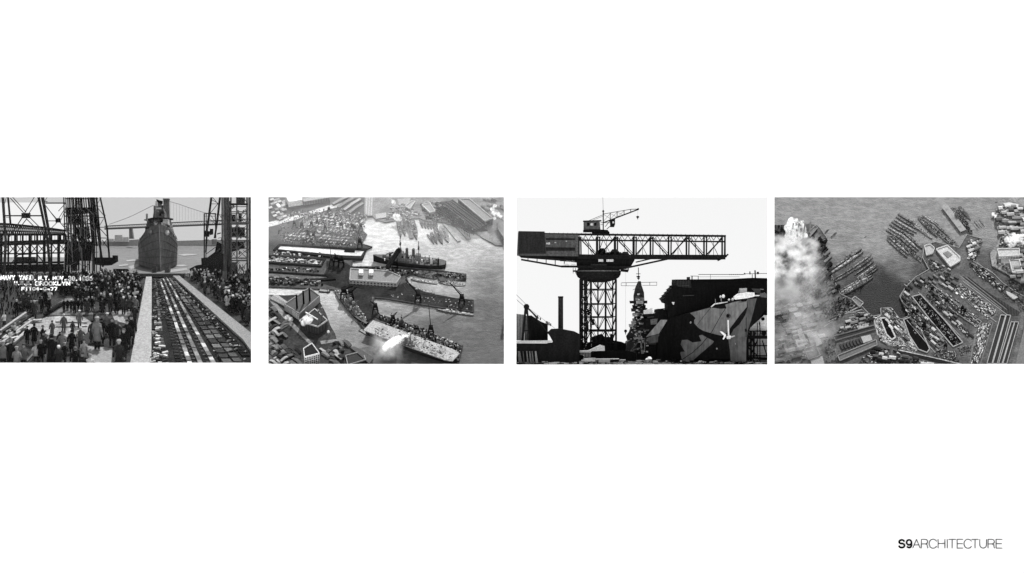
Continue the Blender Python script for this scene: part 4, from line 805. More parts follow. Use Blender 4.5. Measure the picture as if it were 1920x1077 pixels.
    for k in range(9):
        x, y = rnd.choice(((1716, 588), (1735, 612), (1752, 600), (1790, 600), (1776, 570), (1807, 585), (1745, 545), (1765, 640), (1772, 655), (1700, 570), (1812, 640)))
        c = P.loc(x+rnd.uniform(-4, 4), y+rnd.uniform(-4, 4), .03); t = root('portal_crane', 'dark dockside crane standing between the dry docks', 'crane', P.M @ Matrix.Translation((c.x, c.y, .03)), 'dockside cranes between the dry docks')
        MB().box(0, 0, .05, .05, .05, .05).build('cab', mat(22), t); mb = MB()
        for i in (-1, 1):
            for j in (-1, 1): mb.beam((i*.03, j*.03, 0), (i*.02, j*.02, .06), .01)
        mb.build('portal', mat(22), t); MB().beam((0, 0, .08), (rnd.uniform(-.12, .12), rnd.uniform(-.1, .1), .2), .009).build('boom', mat(25), t)
    def sheds(quad, n, wl, dl, ang, roofs, lab, grp, hts=(.02, .05)):
        lp = P.poly(quad, .03); xs = [p[0] for p in lp]; ys = [p[1] for p in lp]; done = []
        for _ in range(n*20):
            if len(done) >= n: break
            x, y = rnd.uniform(min(xs), max(xs)), rnd.uniform(min(ys), max(ys)); a, b = rnd.uniform(*wl), rnd.uniform(*dl)
            if not inside(x, y, lp) or any((x-u)**2+(y-v_)**2 < (.35*(a+b+c_))**2 for u, v_, c_ in done): continue
            done.append((x, y, a)); h = rnd.uniform(*hts)
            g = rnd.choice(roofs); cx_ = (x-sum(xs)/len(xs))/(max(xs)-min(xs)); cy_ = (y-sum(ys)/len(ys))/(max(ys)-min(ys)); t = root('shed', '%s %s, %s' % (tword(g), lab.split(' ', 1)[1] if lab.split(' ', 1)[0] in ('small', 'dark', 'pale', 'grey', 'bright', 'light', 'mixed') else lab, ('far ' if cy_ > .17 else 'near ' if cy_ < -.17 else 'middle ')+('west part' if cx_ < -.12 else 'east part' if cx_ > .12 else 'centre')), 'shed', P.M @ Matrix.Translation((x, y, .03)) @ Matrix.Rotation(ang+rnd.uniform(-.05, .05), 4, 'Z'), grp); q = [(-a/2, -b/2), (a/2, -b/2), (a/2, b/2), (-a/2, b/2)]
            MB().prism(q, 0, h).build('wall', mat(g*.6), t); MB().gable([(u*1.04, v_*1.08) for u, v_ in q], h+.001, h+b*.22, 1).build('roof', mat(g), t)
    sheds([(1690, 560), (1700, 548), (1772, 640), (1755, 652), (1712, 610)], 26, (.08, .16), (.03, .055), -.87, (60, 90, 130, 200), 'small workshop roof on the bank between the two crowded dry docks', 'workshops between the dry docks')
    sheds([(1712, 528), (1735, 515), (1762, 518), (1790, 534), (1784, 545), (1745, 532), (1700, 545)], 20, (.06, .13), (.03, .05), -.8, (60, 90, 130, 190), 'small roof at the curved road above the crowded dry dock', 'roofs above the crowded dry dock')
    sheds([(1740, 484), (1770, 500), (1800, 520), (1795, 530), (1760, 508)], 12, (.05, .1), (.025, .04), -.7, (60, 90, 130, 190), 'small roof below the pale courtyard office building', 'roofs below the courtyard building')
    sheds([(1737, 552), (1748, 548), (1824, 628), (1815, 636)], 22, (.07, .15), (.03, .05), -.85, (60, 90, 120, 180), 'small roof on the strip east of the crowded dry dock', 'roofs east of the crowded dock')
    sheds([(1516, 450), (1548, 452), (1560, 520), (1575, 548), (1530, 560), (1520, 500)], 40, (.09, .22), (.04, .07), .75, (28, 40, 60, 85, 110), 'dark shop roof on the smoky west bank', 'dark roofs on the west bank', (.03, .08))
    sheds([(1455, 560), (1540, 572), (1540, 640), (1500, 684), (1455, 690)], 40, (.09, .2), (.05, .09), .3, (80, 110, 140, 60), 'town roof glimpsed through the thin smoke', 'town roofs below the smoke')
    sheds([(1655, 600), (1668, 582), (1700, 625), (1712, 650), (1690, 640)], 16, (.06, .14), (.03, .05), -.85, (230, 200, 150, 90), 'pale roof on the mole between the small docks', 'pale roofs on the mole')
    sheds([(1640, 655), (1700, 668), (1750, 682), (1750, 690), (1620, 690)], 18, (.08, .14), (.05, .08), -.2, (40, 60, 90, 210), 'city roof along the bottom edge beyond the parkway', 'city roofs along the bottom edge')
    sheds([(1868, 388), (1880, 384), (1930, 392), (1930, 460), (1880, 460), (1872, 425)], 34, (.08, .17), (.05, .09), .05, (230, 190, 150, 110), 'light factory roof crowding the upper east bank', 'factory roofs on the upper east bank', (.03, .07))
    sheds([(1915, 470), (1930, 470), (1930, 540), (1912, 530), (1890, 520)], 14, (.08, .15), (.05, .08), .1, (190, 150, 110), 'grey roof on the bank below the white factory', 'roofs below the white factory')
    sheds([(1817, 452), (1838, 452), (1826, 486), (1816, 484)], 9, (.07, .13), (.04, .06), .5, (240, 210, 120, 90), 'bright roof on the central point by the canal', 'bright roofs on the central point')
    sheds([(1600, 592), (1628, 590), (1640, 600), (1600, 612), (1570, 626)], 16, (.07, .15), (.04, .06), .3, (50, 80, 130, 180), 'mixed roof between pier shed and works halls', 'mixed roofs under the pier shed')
    puffs(P, [(1484-.5*k, 414+5*k, .42-.035*k, .045+.006*k) for k in range(7)]+[(1495+.6*k, 414+5.5*k, .4-.035*k, .024+.004*k) for k in range(7)]+[(1504+1.0*k, 416+5*k, .38-.035*k, .022+.003*k) for k in range(6)], 'three dense white plumes rising from the power station stacks')
    puffs(P, [(1890, 450, .12, .05), (1898, 455, .12, .06), (1906, 449, .12, .05), (1914, 446, .12, .045), (1900, 440, .14, .03), (1892, 462, .1, .03), (1918, 455, .1, .04), (1898, 426, .16, .02)], 'bright steam drifting over the east bank')
    haze(P, [(1440, 458), (1496, 450), (1528, 462), (1556, 505), (1540, 545), (1510, 566), (1440, 566)], 'dense pale smoke rolling over the west bank', .34, 11, True, z0=.14, lo=.40, hi=.68, sc=3.6, soft=(.02, .55, .5, .2, .25, .4), name='smoke')
    haze(P, [(1440, 520), (1560, 520), (1580, 640), (1560, 700), (1440, 700)], 'thin grey smoke veiling the lower west bank', .26, 3.6, True, z0=.12, lo=.38, hi=.72, sc=2.2, soft=(.12, .35, .25, .2, .3, .3), name='smoke')
scene4()
# ------------------------------------------------------------ third opening: hammerhead crane, battleship and the bow in camouflage paint
def TL(X, Y): return (964+X/6.733, 366+Y/6.733)
def TR(X, Y): return (1204+X/6.733, 366+Y/6.733)
def BL(X, Y): return (964+X/6.567, 526+Y/6.567)
def BR(X, Y): return (1204+X/6.567, 526+Y/6.567)
def ext(name, pts, d0, d1, m, parent=None, o=None, label=None, cat=None, kind=None):
    """solid with the given outline, from depth d0 back to d1"""
    c = o if o is not None else Vector((0, 0, 0)); mb = MB(); f = [at(x, y, d0) for x, y in pts]; n = len(f)
    if sum(f[i].x*f[(i+1) % n].z-f[(i+1) % n].x*f[i].z for i in range(n)) > 0: f = f[::-1]
    vs = [tuple(p-c) for p in f]+[tuple(p-c+Vector((0, d1-d0, 0))) for p in f]
    mb.add(vs, [tuple(range(n)), tuple(range(n, 2*n))[::-1]]+[(i, n+i, n+(i+1) % n, (i+1) % n) for i in range(n)])
    ob = mb.build(name, m, parent)
    if parent is None and o is not None: ob.location = c
    return tag(ob, label, cat, None, kind)
class Lat:
    """collector for beams given in the photo at chosen depths, relative to an origin"""
    def __init__(s, o): s.o = o; s.mb = MB()
    def b(s, p, q, d, w, d2=None, th=None):
        s.mb.beam(at(*p, d)-s.o, at(*q, d if d2 is None else d2)-s.o, th or w*.01, w*.01) if False else s.mb.beam(at(*p, d)-s.o, at(*q, d if d2 is None else d2)-s.o, w*.01, w*.01)
        return s
    def poly(s, pts, d, w):
        for i in range(len(pts)-1): s.b(pts[i], pts[i+1], d, w)
        return s
    def build(s, name, m, parent): return s.mb.build(name, m, parent)
def scene3():
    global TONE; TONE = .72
    K = 'steel'; blk = mat(30, K); bl2 = mat(46, K); bl3 = mat(62, K)  # near-black greys put the backlit silhouette into the base colour
    s = MB().box(0, 0, 0, 5.6, .03, 3.75).build('sky', emis(249, 246), M=Matrix.Translation(at(1203, 692, 5.0)-Vector((0, 0, .1)))); tag(s, 'white overcast sky behind the crane', kind='structure', cat='sky')
    P3 = Pic(1203, 686, .12, 2.2)
    slab(P3, 'ground', [(958, 684.4), (1448, 684.4), (1448, 668), (958, 668)], -.05, 0, mat(90, 'ground'), kind='structure')
    # ---- the giant crane
    dC = 1.6; o = at(1122, 672, dC); t = root('hammerhead_crane', 'giant black hammerhead crane towering above the yard on a lattice tower', 'crane', Matrix.Translation(o))
    L = Lat(o)
    for x, w in ((1088.5, 5), (1098, 7), (1108, 4), (1135.5, 3.6), (1155, 3.6)): L.b((x, 524), (x, 676), dC, w)
    for x, w in ((1092, 3), (1121, 2.5), (1149, 2.5)): L.b((x, 524), (x, 676), dC+.35, w)
    L.build('leg', blk, t)
    L = Lat(o); ys = [524, 542.5, 569.5, 594, 619.6, 643, 668]
    for i, y in enumerate(ys):
        L.b((1087, y), (1156, y), dC, 4 if i in (0, 4) else 2); L.b((1092, y+2), (1150, y+2), dC+.35, 1.6)
        for xa, xb in ((1108, 1135.5),): L.b((xa, y), (1121, y+2), dC, 1.2, dC+.3)
    L.build('ring_beam', blk, t); rq = random.Random(4); mb = MB()
    for k in range(70):
        q = at(rq.uniform(1090, 1111), rq.uniform(545, 655), dC+.02)-o; mb.box(q.x, q.y-.05, q.z, rq.uniform(.006, .018), .02, rq.uniform(.006, .02), 0)
    mb.build('stair_glints', mat(215), t); L = Lat(o)  # pale specks painted as highlights on the stairs
    for i in range(6):
        y0, y1 = ys[i], ys[i+1]
        L.b((1108, y0), (1122, y1), dC, 1.6).b((1135, y0), (1122, y1), dC, 1.6).b((1135, y0), (1146, y1), dC, 2).b((1155, y0), (1146, y1), dC, 2.4)
        L.b((1112, y0), (1123, y1), dC+.3, 1).b((1131, y0), (1121, y1), dC+.3, 1).b((1122, y0), (1122, y1), dC+.3, .8).b((1139, y0), (1150, y1), dC+.3, 1).b((1089, y0), (1098, y1), dC, 1.8).b((1108, y0), (1098, y1), dC, 1.8)
        L.b((1090, y1), (1107, y0), dC+.3, 1)
    L.build('bracing', blk, t)
    for (x, y, w, h) in ((1099, 560, 6, 14), (1104, 580, 7, 12), (1100, 604, 6, 14), (1112, 600, 4, 10)): ext('stair_tower', [(x-w/2, y), (x+w/2, y-2), (x+w/2+1, y+h), (x-w/2, y+h)], dC+.05, dC+.2, bl2, t, o)
    mb = MB(); c = at(1122, 512, dC+.17)-o
    mb.rings([(c.x, c.y, c.z-.185, .10, .1), (c.x, c.y, c.z-.165, .22, .2), (c.x, c.y, c.z-.13, .33, .28), (c.x, c.y, c.z-.085, .40, .33), (c.x, c.y, c.z-.03, .43, .36), (c.x, c.y, c.z+.02, .435, .36), (c.x, c.y, c.z+.085, .39, .34)], 40); mb.build('roller_path', mat(34, K), t)
    MB().rings([(c.x, c.y, c.z+.087, .36, .3), (c.x, c.y, c.z+.17, .36, .3)], 40).build('turntable', bl3, t)
    mb = MB(); mb.rings([(c.x, c.y, c.z+.03, .438, .363), (c.x, c.y, c.z+.045, .438, .363)], 40); mb.build('rim', mat(120, K), t)
    # girder: front and back trusses
    J = root('jib_girder', None, None, Matrix.Translation((0, 0, 0))); J.parent = t; del_ = 0
    L = Lat(o)
    top = [(1086, 437.5), (1359, 442)]
    for d in (dC-.15, dC+.45):
        L.b((972, 437), (1021, 437.5), d, 4.5); L.b((1018, 439), (1361, 443), d, 4); L.b((1086, 450.5), (1358, 453.5), d, 3); L.b((1083, 482), (1360, 482.5), d, 9); L.b((1251, 484.5), (1347, 485), d, 6)
        L.b((977, 487), (1052, 500), d, 3.4).b((1052, 500), (1182, 501), d, 4).b((1182, 501), (1256, 485), d, 3.4).b((1192, 492), (1240, 481), d, 2.4).b((978, 479), (1083, 491), d, 4).b((1050, 489), (1110, 489.5), d, 2.4)
    L.b((1354, 486), (1365.5, 477), dC-.15, 3); L.b((1345, 488), (1362, 480), dC+.1, 5)
    L.mb.box(*(at(1300, 486, dC+.15)-o), .95, .5, .03)
    L.build('chord', blk, t); L = Lat(o)
    xs = [1086, 1120.5, 1154, 1189, 1220.5, 1254.5, 1288, 1321, 1355]
    for i, x in enumerate(xs):
        L.b((x-1, 444), (x-1, 482), dC-.15, 4.6 if i < 4 else 3.2); L.b((x+(4 if i else 3), 444), (x+3.5, 482), dC+.45, 2.6)
    L.b((1359.5, 441), (1359.5, 482), dC-.15, 2.6); L.build('post', blk, t); L = Lat(o)
    for i in range(8):
        a, b = xs[i], xs[i+1]; m_ = (a+b)/2
        if i % 2 == 0: L.b((a, 446), (b, 482), dC-.15, 2.2).b((a+5, 446), (b+4, 482), dC+.45, 1.2)
        else: L.b((b, 446), (a, 482), dC-.15, 2.4).b((b-3, 446), (a+4, 482), dC+.45, 1.2)
        L.b((m_, 452), (m_, 480), dC+.45, .9); L.b((m_-8, 446), (m_+8, 478), dC+.45, 1)
        for k in range(3): x0 = a+(b-a)*k/3; L.b((x0, 442), (x0+(b-a)/6, 451), dC-.15, 1.1).b((x0+(b-a)/6, 451), (x0+(b-a)/3, 442), dC-.15, 1.1)
    for i in range(5): x = 990+i*17; L.b((x, 481+i*2), (x, 489+i*3), dC-.15, 1.6)
    L.b((1101, 450), (1118, 482), dC, 1).b((1130, 452), (1118, 486), dC, 1.3)
    L.build('diagonal', blk, t)
    bpy.data.objects.remove(J)
    mh = ext('machinery_house', [TL(55, 490), TL(390, 490), TL(810, 500), TL(810, 775), TL(60, 765)], dC-.2, dC+.5, mat(84, 'steel'), t, o)
    for a in ([TL(55, 455), TL(385, 460), TL(385, 520), TL(400, 740), TL(55, 740)],): ext('counterweight', a, dC-.23, dC+.2, mat(46, 'steel'), t, o)
    for y, hh in ((545, 22), (660, 45)): ext('wall_band', [TL(400, y), TL(770, y+4), TL(770, y+hh), TL(400, y+hh)], dC-.215, dC-.2, mat(40, K), t, o)
    for x, y, w_, h_ in ((442, 612, 22, 26), (415, 612, 16, 20), (520, 600, 20, 8), (660, 582, 18, 8)): ext('window', [TL(x-w_/2, y-h_/2), TL(x+w_/2, y-h_/2), TL(x+w_/2, y+h_/2), TL(x-w_/2, y+h_/2)], dC-.235, dC-.22, mat(215), t, o)
    ext('end_frame', [TL(50, 470), TL(70, 470), TL(70, 770), TL(35, 760)], dC-.2, dC+.4, mat(90, K), t, o)
    ext('keel_plate', [TL(60, 765), TL(810, 765), TL(1000, 765), TL(1000, 800), TL(810, 850), TL(620, 830), TL(90, 790)], dC-.12, dC+.4, blk, t, o)
    for (x, y, r) in ((1110, 720, 50), (1270, 745, 62), (1400, 770, 55), (1185, 760, 40), (1050, 775, 45), (1330, 760, 40)):
        c = at(*TL(x, y), dC+.1)-o; rr = r/6.733*.01; MB().rings([(c.x, c.y, c.z-rr, rr*.5, rr*.5), (c.x, c.y, c.z-rr*.5, rr, rr), (c.x, c.y, c.z+rr*.4, rr, rr), (c.x, c.y, c.z+rr, rr*.5, rr*.5)], 12).build('winch_drum', blk, t)
    ext('machinery_deck', [(1082, 477), (1162, 478), (1190, 479), (1190, 488), (1182, 502), (1166, 506), (1086, 506), (1082, 500)], dC-.1, dC+.4, mat(28, K), t, o)
    for x0, x1, y0, y1 in ((1091, 1111, 482, 485), (1122, 1131, 486, 491), (1137, 1150, 486, 491), (1057, 1067, 495, 498.5), (1070, 1079, 495, 498.5), (1059, 1078, 489, 491.5)): ext('light_gap_panel', [(x0, y0), (x1, y0), (x1, y1), (x0, y1)], dC-.17, dC-.155, mat(225), t, o)
    L = Lat(o); L.b((1010, 484), (1086, 484), dC, 2).b((1084, 441), (1084, 500), dC, 2.5); L.b(TL(745, 920), TL(745, 990), dC, 1).b(TL(775, 920), TL(775, 990), dC, 1).b(TL(740, 960), TL(790, 960), dC, 3).b(TL(1345, 950), TL(1440, 960), dC, 5).b(TL(1345, 930), TL(1450, 935), dC, 1.2).b(TL(1350, 880), TL(1350, 960), dC, 2).b(TL(1440, 880), TL(1440, 960), dC, 2)
    L.build('walkway', blk, t)
    L = Lat(o)
    for k in range(40): x = 1022+k*8.5; L.b((x, 438+(x-1022)*.012), (x, 436+(x-1022)*.012), dC-.15, .8)
    L.build('railing', blk, t)
    # the small crane riding on the girder
    o2 = at(1125, 437, dC+.1); u = root('jib_crane', 'small revolving crane with cab and light lattice jib riding on the giant crane', 'crane', Matrix.Translation(o2))
    ext('cab', [TL(880, 330), TL(1080, 322), TL(1090, 435), TL(880, 440)], dC-.05, dC+.25, mat(92, K), u, o2); ext('floor', [TL(875, 440), TL(1010, 432), TL(1180, 440), TL(1205, 470), TL(1205, 490), TL(990, 490), TL(985, 468), TL(877, 468)], dC-.07, dC+.3, blk, u, o2)
    ext('roof', [TL(875, 322), TL(1100, 316), TL(1105, 330), TL(875, 336)], dC-.07, dC+.28, blk, u, o2)
    for x in (935, 1025): ext('window', [TL(x-14, 350), TL(x+14, 350), TL(x+14, 388), TL(x-14, 388)], dC-.06, dC-.045, mat(15), u, o2)
    ext('window', [TL(965, 357), TL(998, 357), TL(998, 385), TL(965, 385)], dC-.06, dC-.045, mat(225), u, o2)
    L = Lat(o2); L.b(TL(1125, 190), TL(1125, 460), dC, 2.2).b(TL(1120, 30), TL(1124, 190), dC, .55).b(TL(1112, 205), TL(1138, 205), dC, 2); L.build('mast', blk, u)
    L = Lat(o2)
    L.b(TL(940, 325), TL(1125, 248), dC, .9).b(TL(980, 325), TL(1125, 265), dC, .7).b(TL(1125, 240), TL(1475, 180), dC, 1.1).b(TL(1475, 180), TL(1570, 178), dC, 1.2).b(TL(1120, 350), TL(1280, 290), dC, 1.8).b(TL(1280, 290), TL(1572, 180), dC, 2.4).b(TL(1150, 345), TL(1475, 222), dC+.1, 1)
    for x, a, b in ((1213, 228, 320), (1300, 212, 282), (1388, 196, 250), (1472, 182, 218)): L.b(TL(x, a), TL(x, b), dC, 1.4)
    for x, a, b in ((1130, 245, 0), (1213, 232, 0), (1300, 214, 0)): L.b(TL(x, a), TL(x+85, 300-(x-1130)*.25), dC, .6).b(TL(x+85, a-14), TL(x, 330-(x-1130)*.28), dC, .6)
    L.b(TL(1150, 400), TL(1215, 320), dC, 1.2).b(TL(1170, 430), TL(1240, 370), dC, 1.4).b(TL(1090, 350), TL(1210, 350), dC, 1).b(TL(1090, 375), TL(1120, 375), dC, 1).b(TL(1555, 175), TL(1576, 176), dC, 2.6)
    L.build('jib', blk, u); ext('trolley_cab', [TL(1210, 318), TL(1275, 300), TL(1275, 370), TL(1262, 405), TL(1215, 405)], dC, dC+.12, blk, u, o2)
    ext('window', [TL(1242, 335), TL(1262, 335), TL(1262, 358), TL(1242, 358)], dC-.015, dC, mat(215), u, o2)
    def hook(px, y0, y1, lab, r=.028, cable=None):
        b = at(px, y1, dC); h = root('crane_hook', lab, 'hook', Matrix.Translation(b)); hh = (y1-y0)*.01
        MB().rings([(0, 0, 0, .004, .004), (0, 0, hh*.4, r*.35, r*.35), (0, 0, hh*.6, r, r*.7), (0, 0, hh*.85, r, r*.7), (0, 0, hh, r*.4, r*.4)], 12).build('block', blk, h)
        if cable: MB().beam((0, 0, hh), (0, 0, hh+cable*.01), .003).build('cable', mat(150), h)
    hook(1195.7, 405, 412, 'small dark hook block hanging under the jib tip', cable=12); hook(1173, 618, 628, 'dark hook block hanging low before the white haze beside the tower', cable=112)
    # ---- left foreground
    dL = .9; hh = ext('shed_wall', [BL(28, 415), BL(125, 425), BL(125, 740), BL(28, 740)], dL+.2, dL+.7, mat(150, 'rows'), None, at(975, 640, dL+.2), 'grey clad shed end at the left edge behind the derrick', 'shed')
    ext('shed', [BL(178, 438), BL(215, 435), BL(330, 510), BL(415, 545), BL(415, 745), BL(178, 745)], dL+.1, dL+.8, mat(30, K), None, at(1000, 636, dL), 'black sloping roofed shed behind the derrick', 'shed')
    ext('shed_gable', [BL(128, 440), BL(178, 438), BL(205, 470), BL(205, 745), BL(128, 745)], dL+.15, dL+.5, mat(110, 'rows'), None, at(990, 636, dL), 'grey timber gable strip beside the black shed', 'shed')
    o3 = at(986, 641, dL); d = root('derrick', 'black derrick with leaning legs and slanting cables at left', 'derrick', Matrix.Translation(o3)); L = Lat(o3)
    L.b(BL(145, 310), BL(100, 760), dL, 4.5).b(BL(155, 310), BL(195, 720), dL, 3.6).b(BL(110, 620), BL(185, 620), dL, 1.6).b(BL(130, 340), BL(172, 340), dL, 5).b(BL(135, 400), BL(168, 400), dL, 5); L.build('mast_leg', mat(34, K), d)
    c = at(*BL(152, 325), dL-.03)-o3; MB().tube((c.x, c.y, c.z), (c.x, c.y+.06, c.z), .055, n=16).build('sheave', blk, d)
    L = Lat(o3); L.b(BL(20, 170), BL(140, 290), dL, .7).b(BL(20, 230), BL(125, 320), dL, .7).b(BL(180, 345), BL(480, 730), dL, 1.5).b(BL(175, 350), BL(300, 470), dL, 3).b(BL(190, 350), BL(500, 590), dL, .5); L.build('cable', mat(50), d)
    for i, (x, y0, y1) in enumerate([(290, 430, 475), (322, 460, 490), (395, 500, 545), (412, 505, 550), (430, 515, 555), (450, 530, 562)]):
        b = at(*BL(x, y1), dL+.3); e = at(*BL(x, y0), dL+.3); tag(MB().tube((0, 0, 0), (0, 0, (e-b).z), .012, .01, 8).build('vent_pipe', blk, M=Matrix.Translation(b)), 'short black vent pipe on the roof ridge of the black shed', 'pipe', 'vent pipes on the black shed')
    b = at(*BL(573, 620), dL+.4); t2 = root('chimney', 'single tall black smokestack rising behind the black ship hull', 'chimney', Matrix.Translation(b)); MB().tube((0, 0, 0), (0, 0, .655), .049, .047, 24).build('shaft', mat(52, K), t2); MB().tube((0, 0, .63), (0, 0, .66), .0515, n=24).build('rim', mat(26), t2)
    ext('barge_hull', [BL(415, 640), BL(460, 600), BL(560, 595), BL(745, 630), BL(812, 665), BL(805, 1020), BL(28, 1020), BL(28, 780), BL(400, 780), BL(480, 760)], dL-.3, dL+.1, mat(34, K), None, at(1040, 676, dL), 'black hulking vessel side filling the lower left', 'vessel')
    ext('deck', [BL(28, 748), BL(120, 742), BL(470, 740), BL(470, 768), BL(28, 775)], dL-.34, dL-.3, mat(215), None, at(1000, 643, dL), 'pale snow covered platform edge before the derrick', 'platform')
    for i, (x, w_, g) in enumerate([(45, 45, 150), (150, 18, 175), (185, 22, 165), (215, 20, 150), (255, 30, 200), (105, 14, 130)]): ext('timber', [BL(x, 875), BL(x+w_*.6, 872), BL(x+w_+12, 1020), BL(x+10, 1020)], dL-.38, dL-.32, mat(g, 'wood'), None, at(970+x/6.5, 680, dL-.38), ['wide pale', 'slim leaning', 'second leaning', 'third leaning', 'bright leaning', 'short grey'][i]+' plank propped before the black vessel', 'plank')
    # ---- ship superstructure and shore behind the tower
    ext('far_ship', [BL(820, 780), BL(900, 775), BL(940, 760), BL(960, 700), BL(1080, 660), BL(1120, 700), BL(1190, 700), BL(1190, 660), BL(1205, 660), BL(1215, 740), BL(1330, 760), BL(1400, 790), BL(1420, 900), BL(820, 900)], 2.4, 2.8, mat(40, K), None, at(1130, 660, 2.4), 'dark low vessel lying behind the foot of the crane tower', 'ship')
    ext('shed', [BL(940, 870), BL(1060, 868), BL(1420, 868), BL(1500, 900), BL(1500, 1000), BL(960, 965)], 1.2, 1.3, mat(26, K), None, at(1140, 672, 1.2), 'black long shed wall at the foot of the crane tower', 'shed')
    ext('gable_roof', [BL(808, 868), BL(920, 862), BL(1060, 795), BL(1115, 812), BL(1115, 868), BL(960, 872), BL(940, 888), BL(808, 888)], 1.05, 1.35, mat(252), None, at(1105, 658, 1.1), 'white snow covered gable roof at the crane foot', 'roof')
    ext('hut_wall', [BL(812, 888), BL(945, 888), BL(945, 950), BL(860, 950), BL(860, 920), BL(812, 920)], 1.06, 1.2, mat(140, 'rows'), None, at(1098, 668, 1.1), 'grey hut wall below the white gable roof', 'hut')
    # battleship with tower mast
    oB = at(1200, 676, 2.0); B = root('battleship', 'distant battleship with tall tower mast seen end on between crane and bow', 'ship', Matrix.Translation(oB)); dB = 2.0
    ext('hull', [BL(1400, 760), BL(1440, 740), BL(1560, 690), BL(1860, 700), BL(1860, 1010), BL(1380, 1000), BL(1385, 800)], dB, dB+1.2, mat(78, K), B, oB)
    ext('hull_side', [BR(-60, 440), BR(0, 418), BR(135, 410), BR(165, 398), BR(170, 362), BR(215, 352), BR(308, 360), BR(330, 480), BR(330, 1000), BR(-60, 1000)], dB-.1, dB+.6, mat(44, K), B, oB)
    for (x0, y0, x1, y1, g) in ((-40, 520, 20, 545, 120), (100, 470, 190, 540, 150), (20, 600, 90, 625, 110), (-20, 760, 40, 900, 170), (-60, 640, -10, 700, 140), (200, 340, 300, 352, 60), (60, 440, 150, 455, 90)): ext('deck_house', [BR(x0, y0+12), BR(x1, y0), BR(x1-8, y1), BR(x0+10, y1+6)], dB-.16, dB-.1, mat(g, 'deck'), B, oB)
    tw = [BL(1535, 10), BL(1560, 10), BL(1570, 60), BL(1600, 150), BL(1612, 420), BL(1640, 500), BL(1645, 700), BL(1400, 740), BL(1385, 690), BL(1420, 640), BL(1480, 470), BL(1500, 420), BL(1480, 300), BL(1478, 190), BL(1500, 90)]
    ext('tower', tw, dB-.05, dB+.35, mat(66, K), B, oB)
    for (x0, x1, y0, y1, g, dd) in ((1422, 1640, 252, 285, 45, -.1), (1440, 1640, 345, 385, 60, -.12), (1455, 1620, 305, 345, 42, -.08), (1455, 1600, 405, 445, 200, -.1), (1500, 1640, 450, 470, 60, -.1), (1455, 1490, 470, 500, 120, -.12), (1490, 1600, 215, 250, 150, -.1), (1505, 1580, 155, 185, 70, -.09), (1500, 1590, 255, 290, 215, -.11), (1440, 1500, 500, 540, 210, -.12), (1412, 1480, 540, 575, 190, -.14), (1425, 1490, 575, 600, 90, -.14), (1520, 1640, 590, 640, 60, -.14), (1400, 1560, 650, 690, 60, -.14), (1470, 1580, 700, 730, 180, -.16), (1570, 1600, 740, 860, 200, -.16), (1690, 1800, 600, 660, 60, -.1), (1600, 1750, 720, 790, 90, -.12)):
        ext('deck_house', [BL(x0, y0), BL(x1, y0-3), BL(x1, y1), BL(x0+6, y1)], dB+dd, dB+dd+.12, mat(g, 'deck'), B, oB)
    L = Lat(oB); L.b(TL(1568, 915), TL(1572, 1077), dB, 1.4).b(TL(1540, 995), TL(1595, 995), dB, 1.2).b(TL(1545, 1030), TL(1590, 1030), dB, 2.4).b(TL(1555, 1050), TL(1585, 1050), dB, 3).b(BL(1320, 30), BL(1760, 22), dB, .9).b(BL(1318, 66), BL(1500, 68), dB, .8).b(BL(1318, 32), BL(1318, 68), dB, .7).b(BL(1380, 30), BL(1380, 66), dB, .8).b(BL(1580, 62), BL(1756, 62), dB, .8).b(BL(1756, 22), BL(1756, 62), dB, .7).b(BL(1670, 22), BL(1670, 62), dB, .8).b(BL(1500, 100), BL(1460, 120), dB, .8); L.build('yard_mast', blk, B)
    rr_ = random.Random(31); mb = MB()
    for k in range(230):
        x = rr_.uniform(1400, 1640); y = rr_.uniform(180, 900); wd = 30+max(0, y-180)*.16
        if abs(x-1540) > wd: continue
        q = at(*BL(x, y), dB-.13-rr_.uniform(0, .06))-oB; mb.m = rr_.randrange(5); mb.box(q.x, q.y, q.z, rr_.uniform(.008, .05), .03, rr_.uniform(.006, .03))
    mb.build('deck_gear', [mat(g, 'plain') for g in (250, 170, 110, 60, 30)], B)
    for a, b in ((BL(1440, 860), BL(1560, 720)), (BL(1410, 880), BL(1540, 830))): L = Lat(oB); L.b(a, b, dB-.2, 1.6); L.build('gun_barrel', mat(120, K), B)
    # stacked gear at the waterside left of the hull
    ext('deck_awning', [BR(18, 372), BR(125, 340), BR(130, 392), BR(160, 397), BR(135, 408), BR(20, 415)], 1.5, 1.6, mat(235), None, at(1215, 590, 1.5), 'white canvas awning over the distant battleship deck', 'awning')
    # ---- flight deck of the carrier right
    dR = 1.3; oR = at(1340, 676, dR); Cc = root('aircraft_carrier', 'black aircraft carrier overhang looming behind the camouflaged bow', 'ship', Matrix.Translation(oR))
    hullp = [TR(425, 1068), BR(410, 30), BR(410, 60), BR(370, 68), BR(385, 80), BR(335, 120), BR(352, 128), BR(305, 158), BR(320, 165), BR(275, 195), BR(290, 200), BR(247, 232), BR(265, 245), BR(285, 280), BR(320, 290), BR(325, 480), BR(200, 700), BR(180, 1000), BR(1540, 1000), BR(1542, 10), TR(1585, 1062)]
    ext('hull', hullp, dR, dR+1.5, mat(24, K), Cc, oR)
    ext('deck_edge', [TR(425, 1066), TR(1140, 1060), TR(1400, 1045), TR(1585, 1050), TR(1585, 1077), TR(425, 1077)], dR-.05, dR+1.5, mat(16, K), Cc, oR)
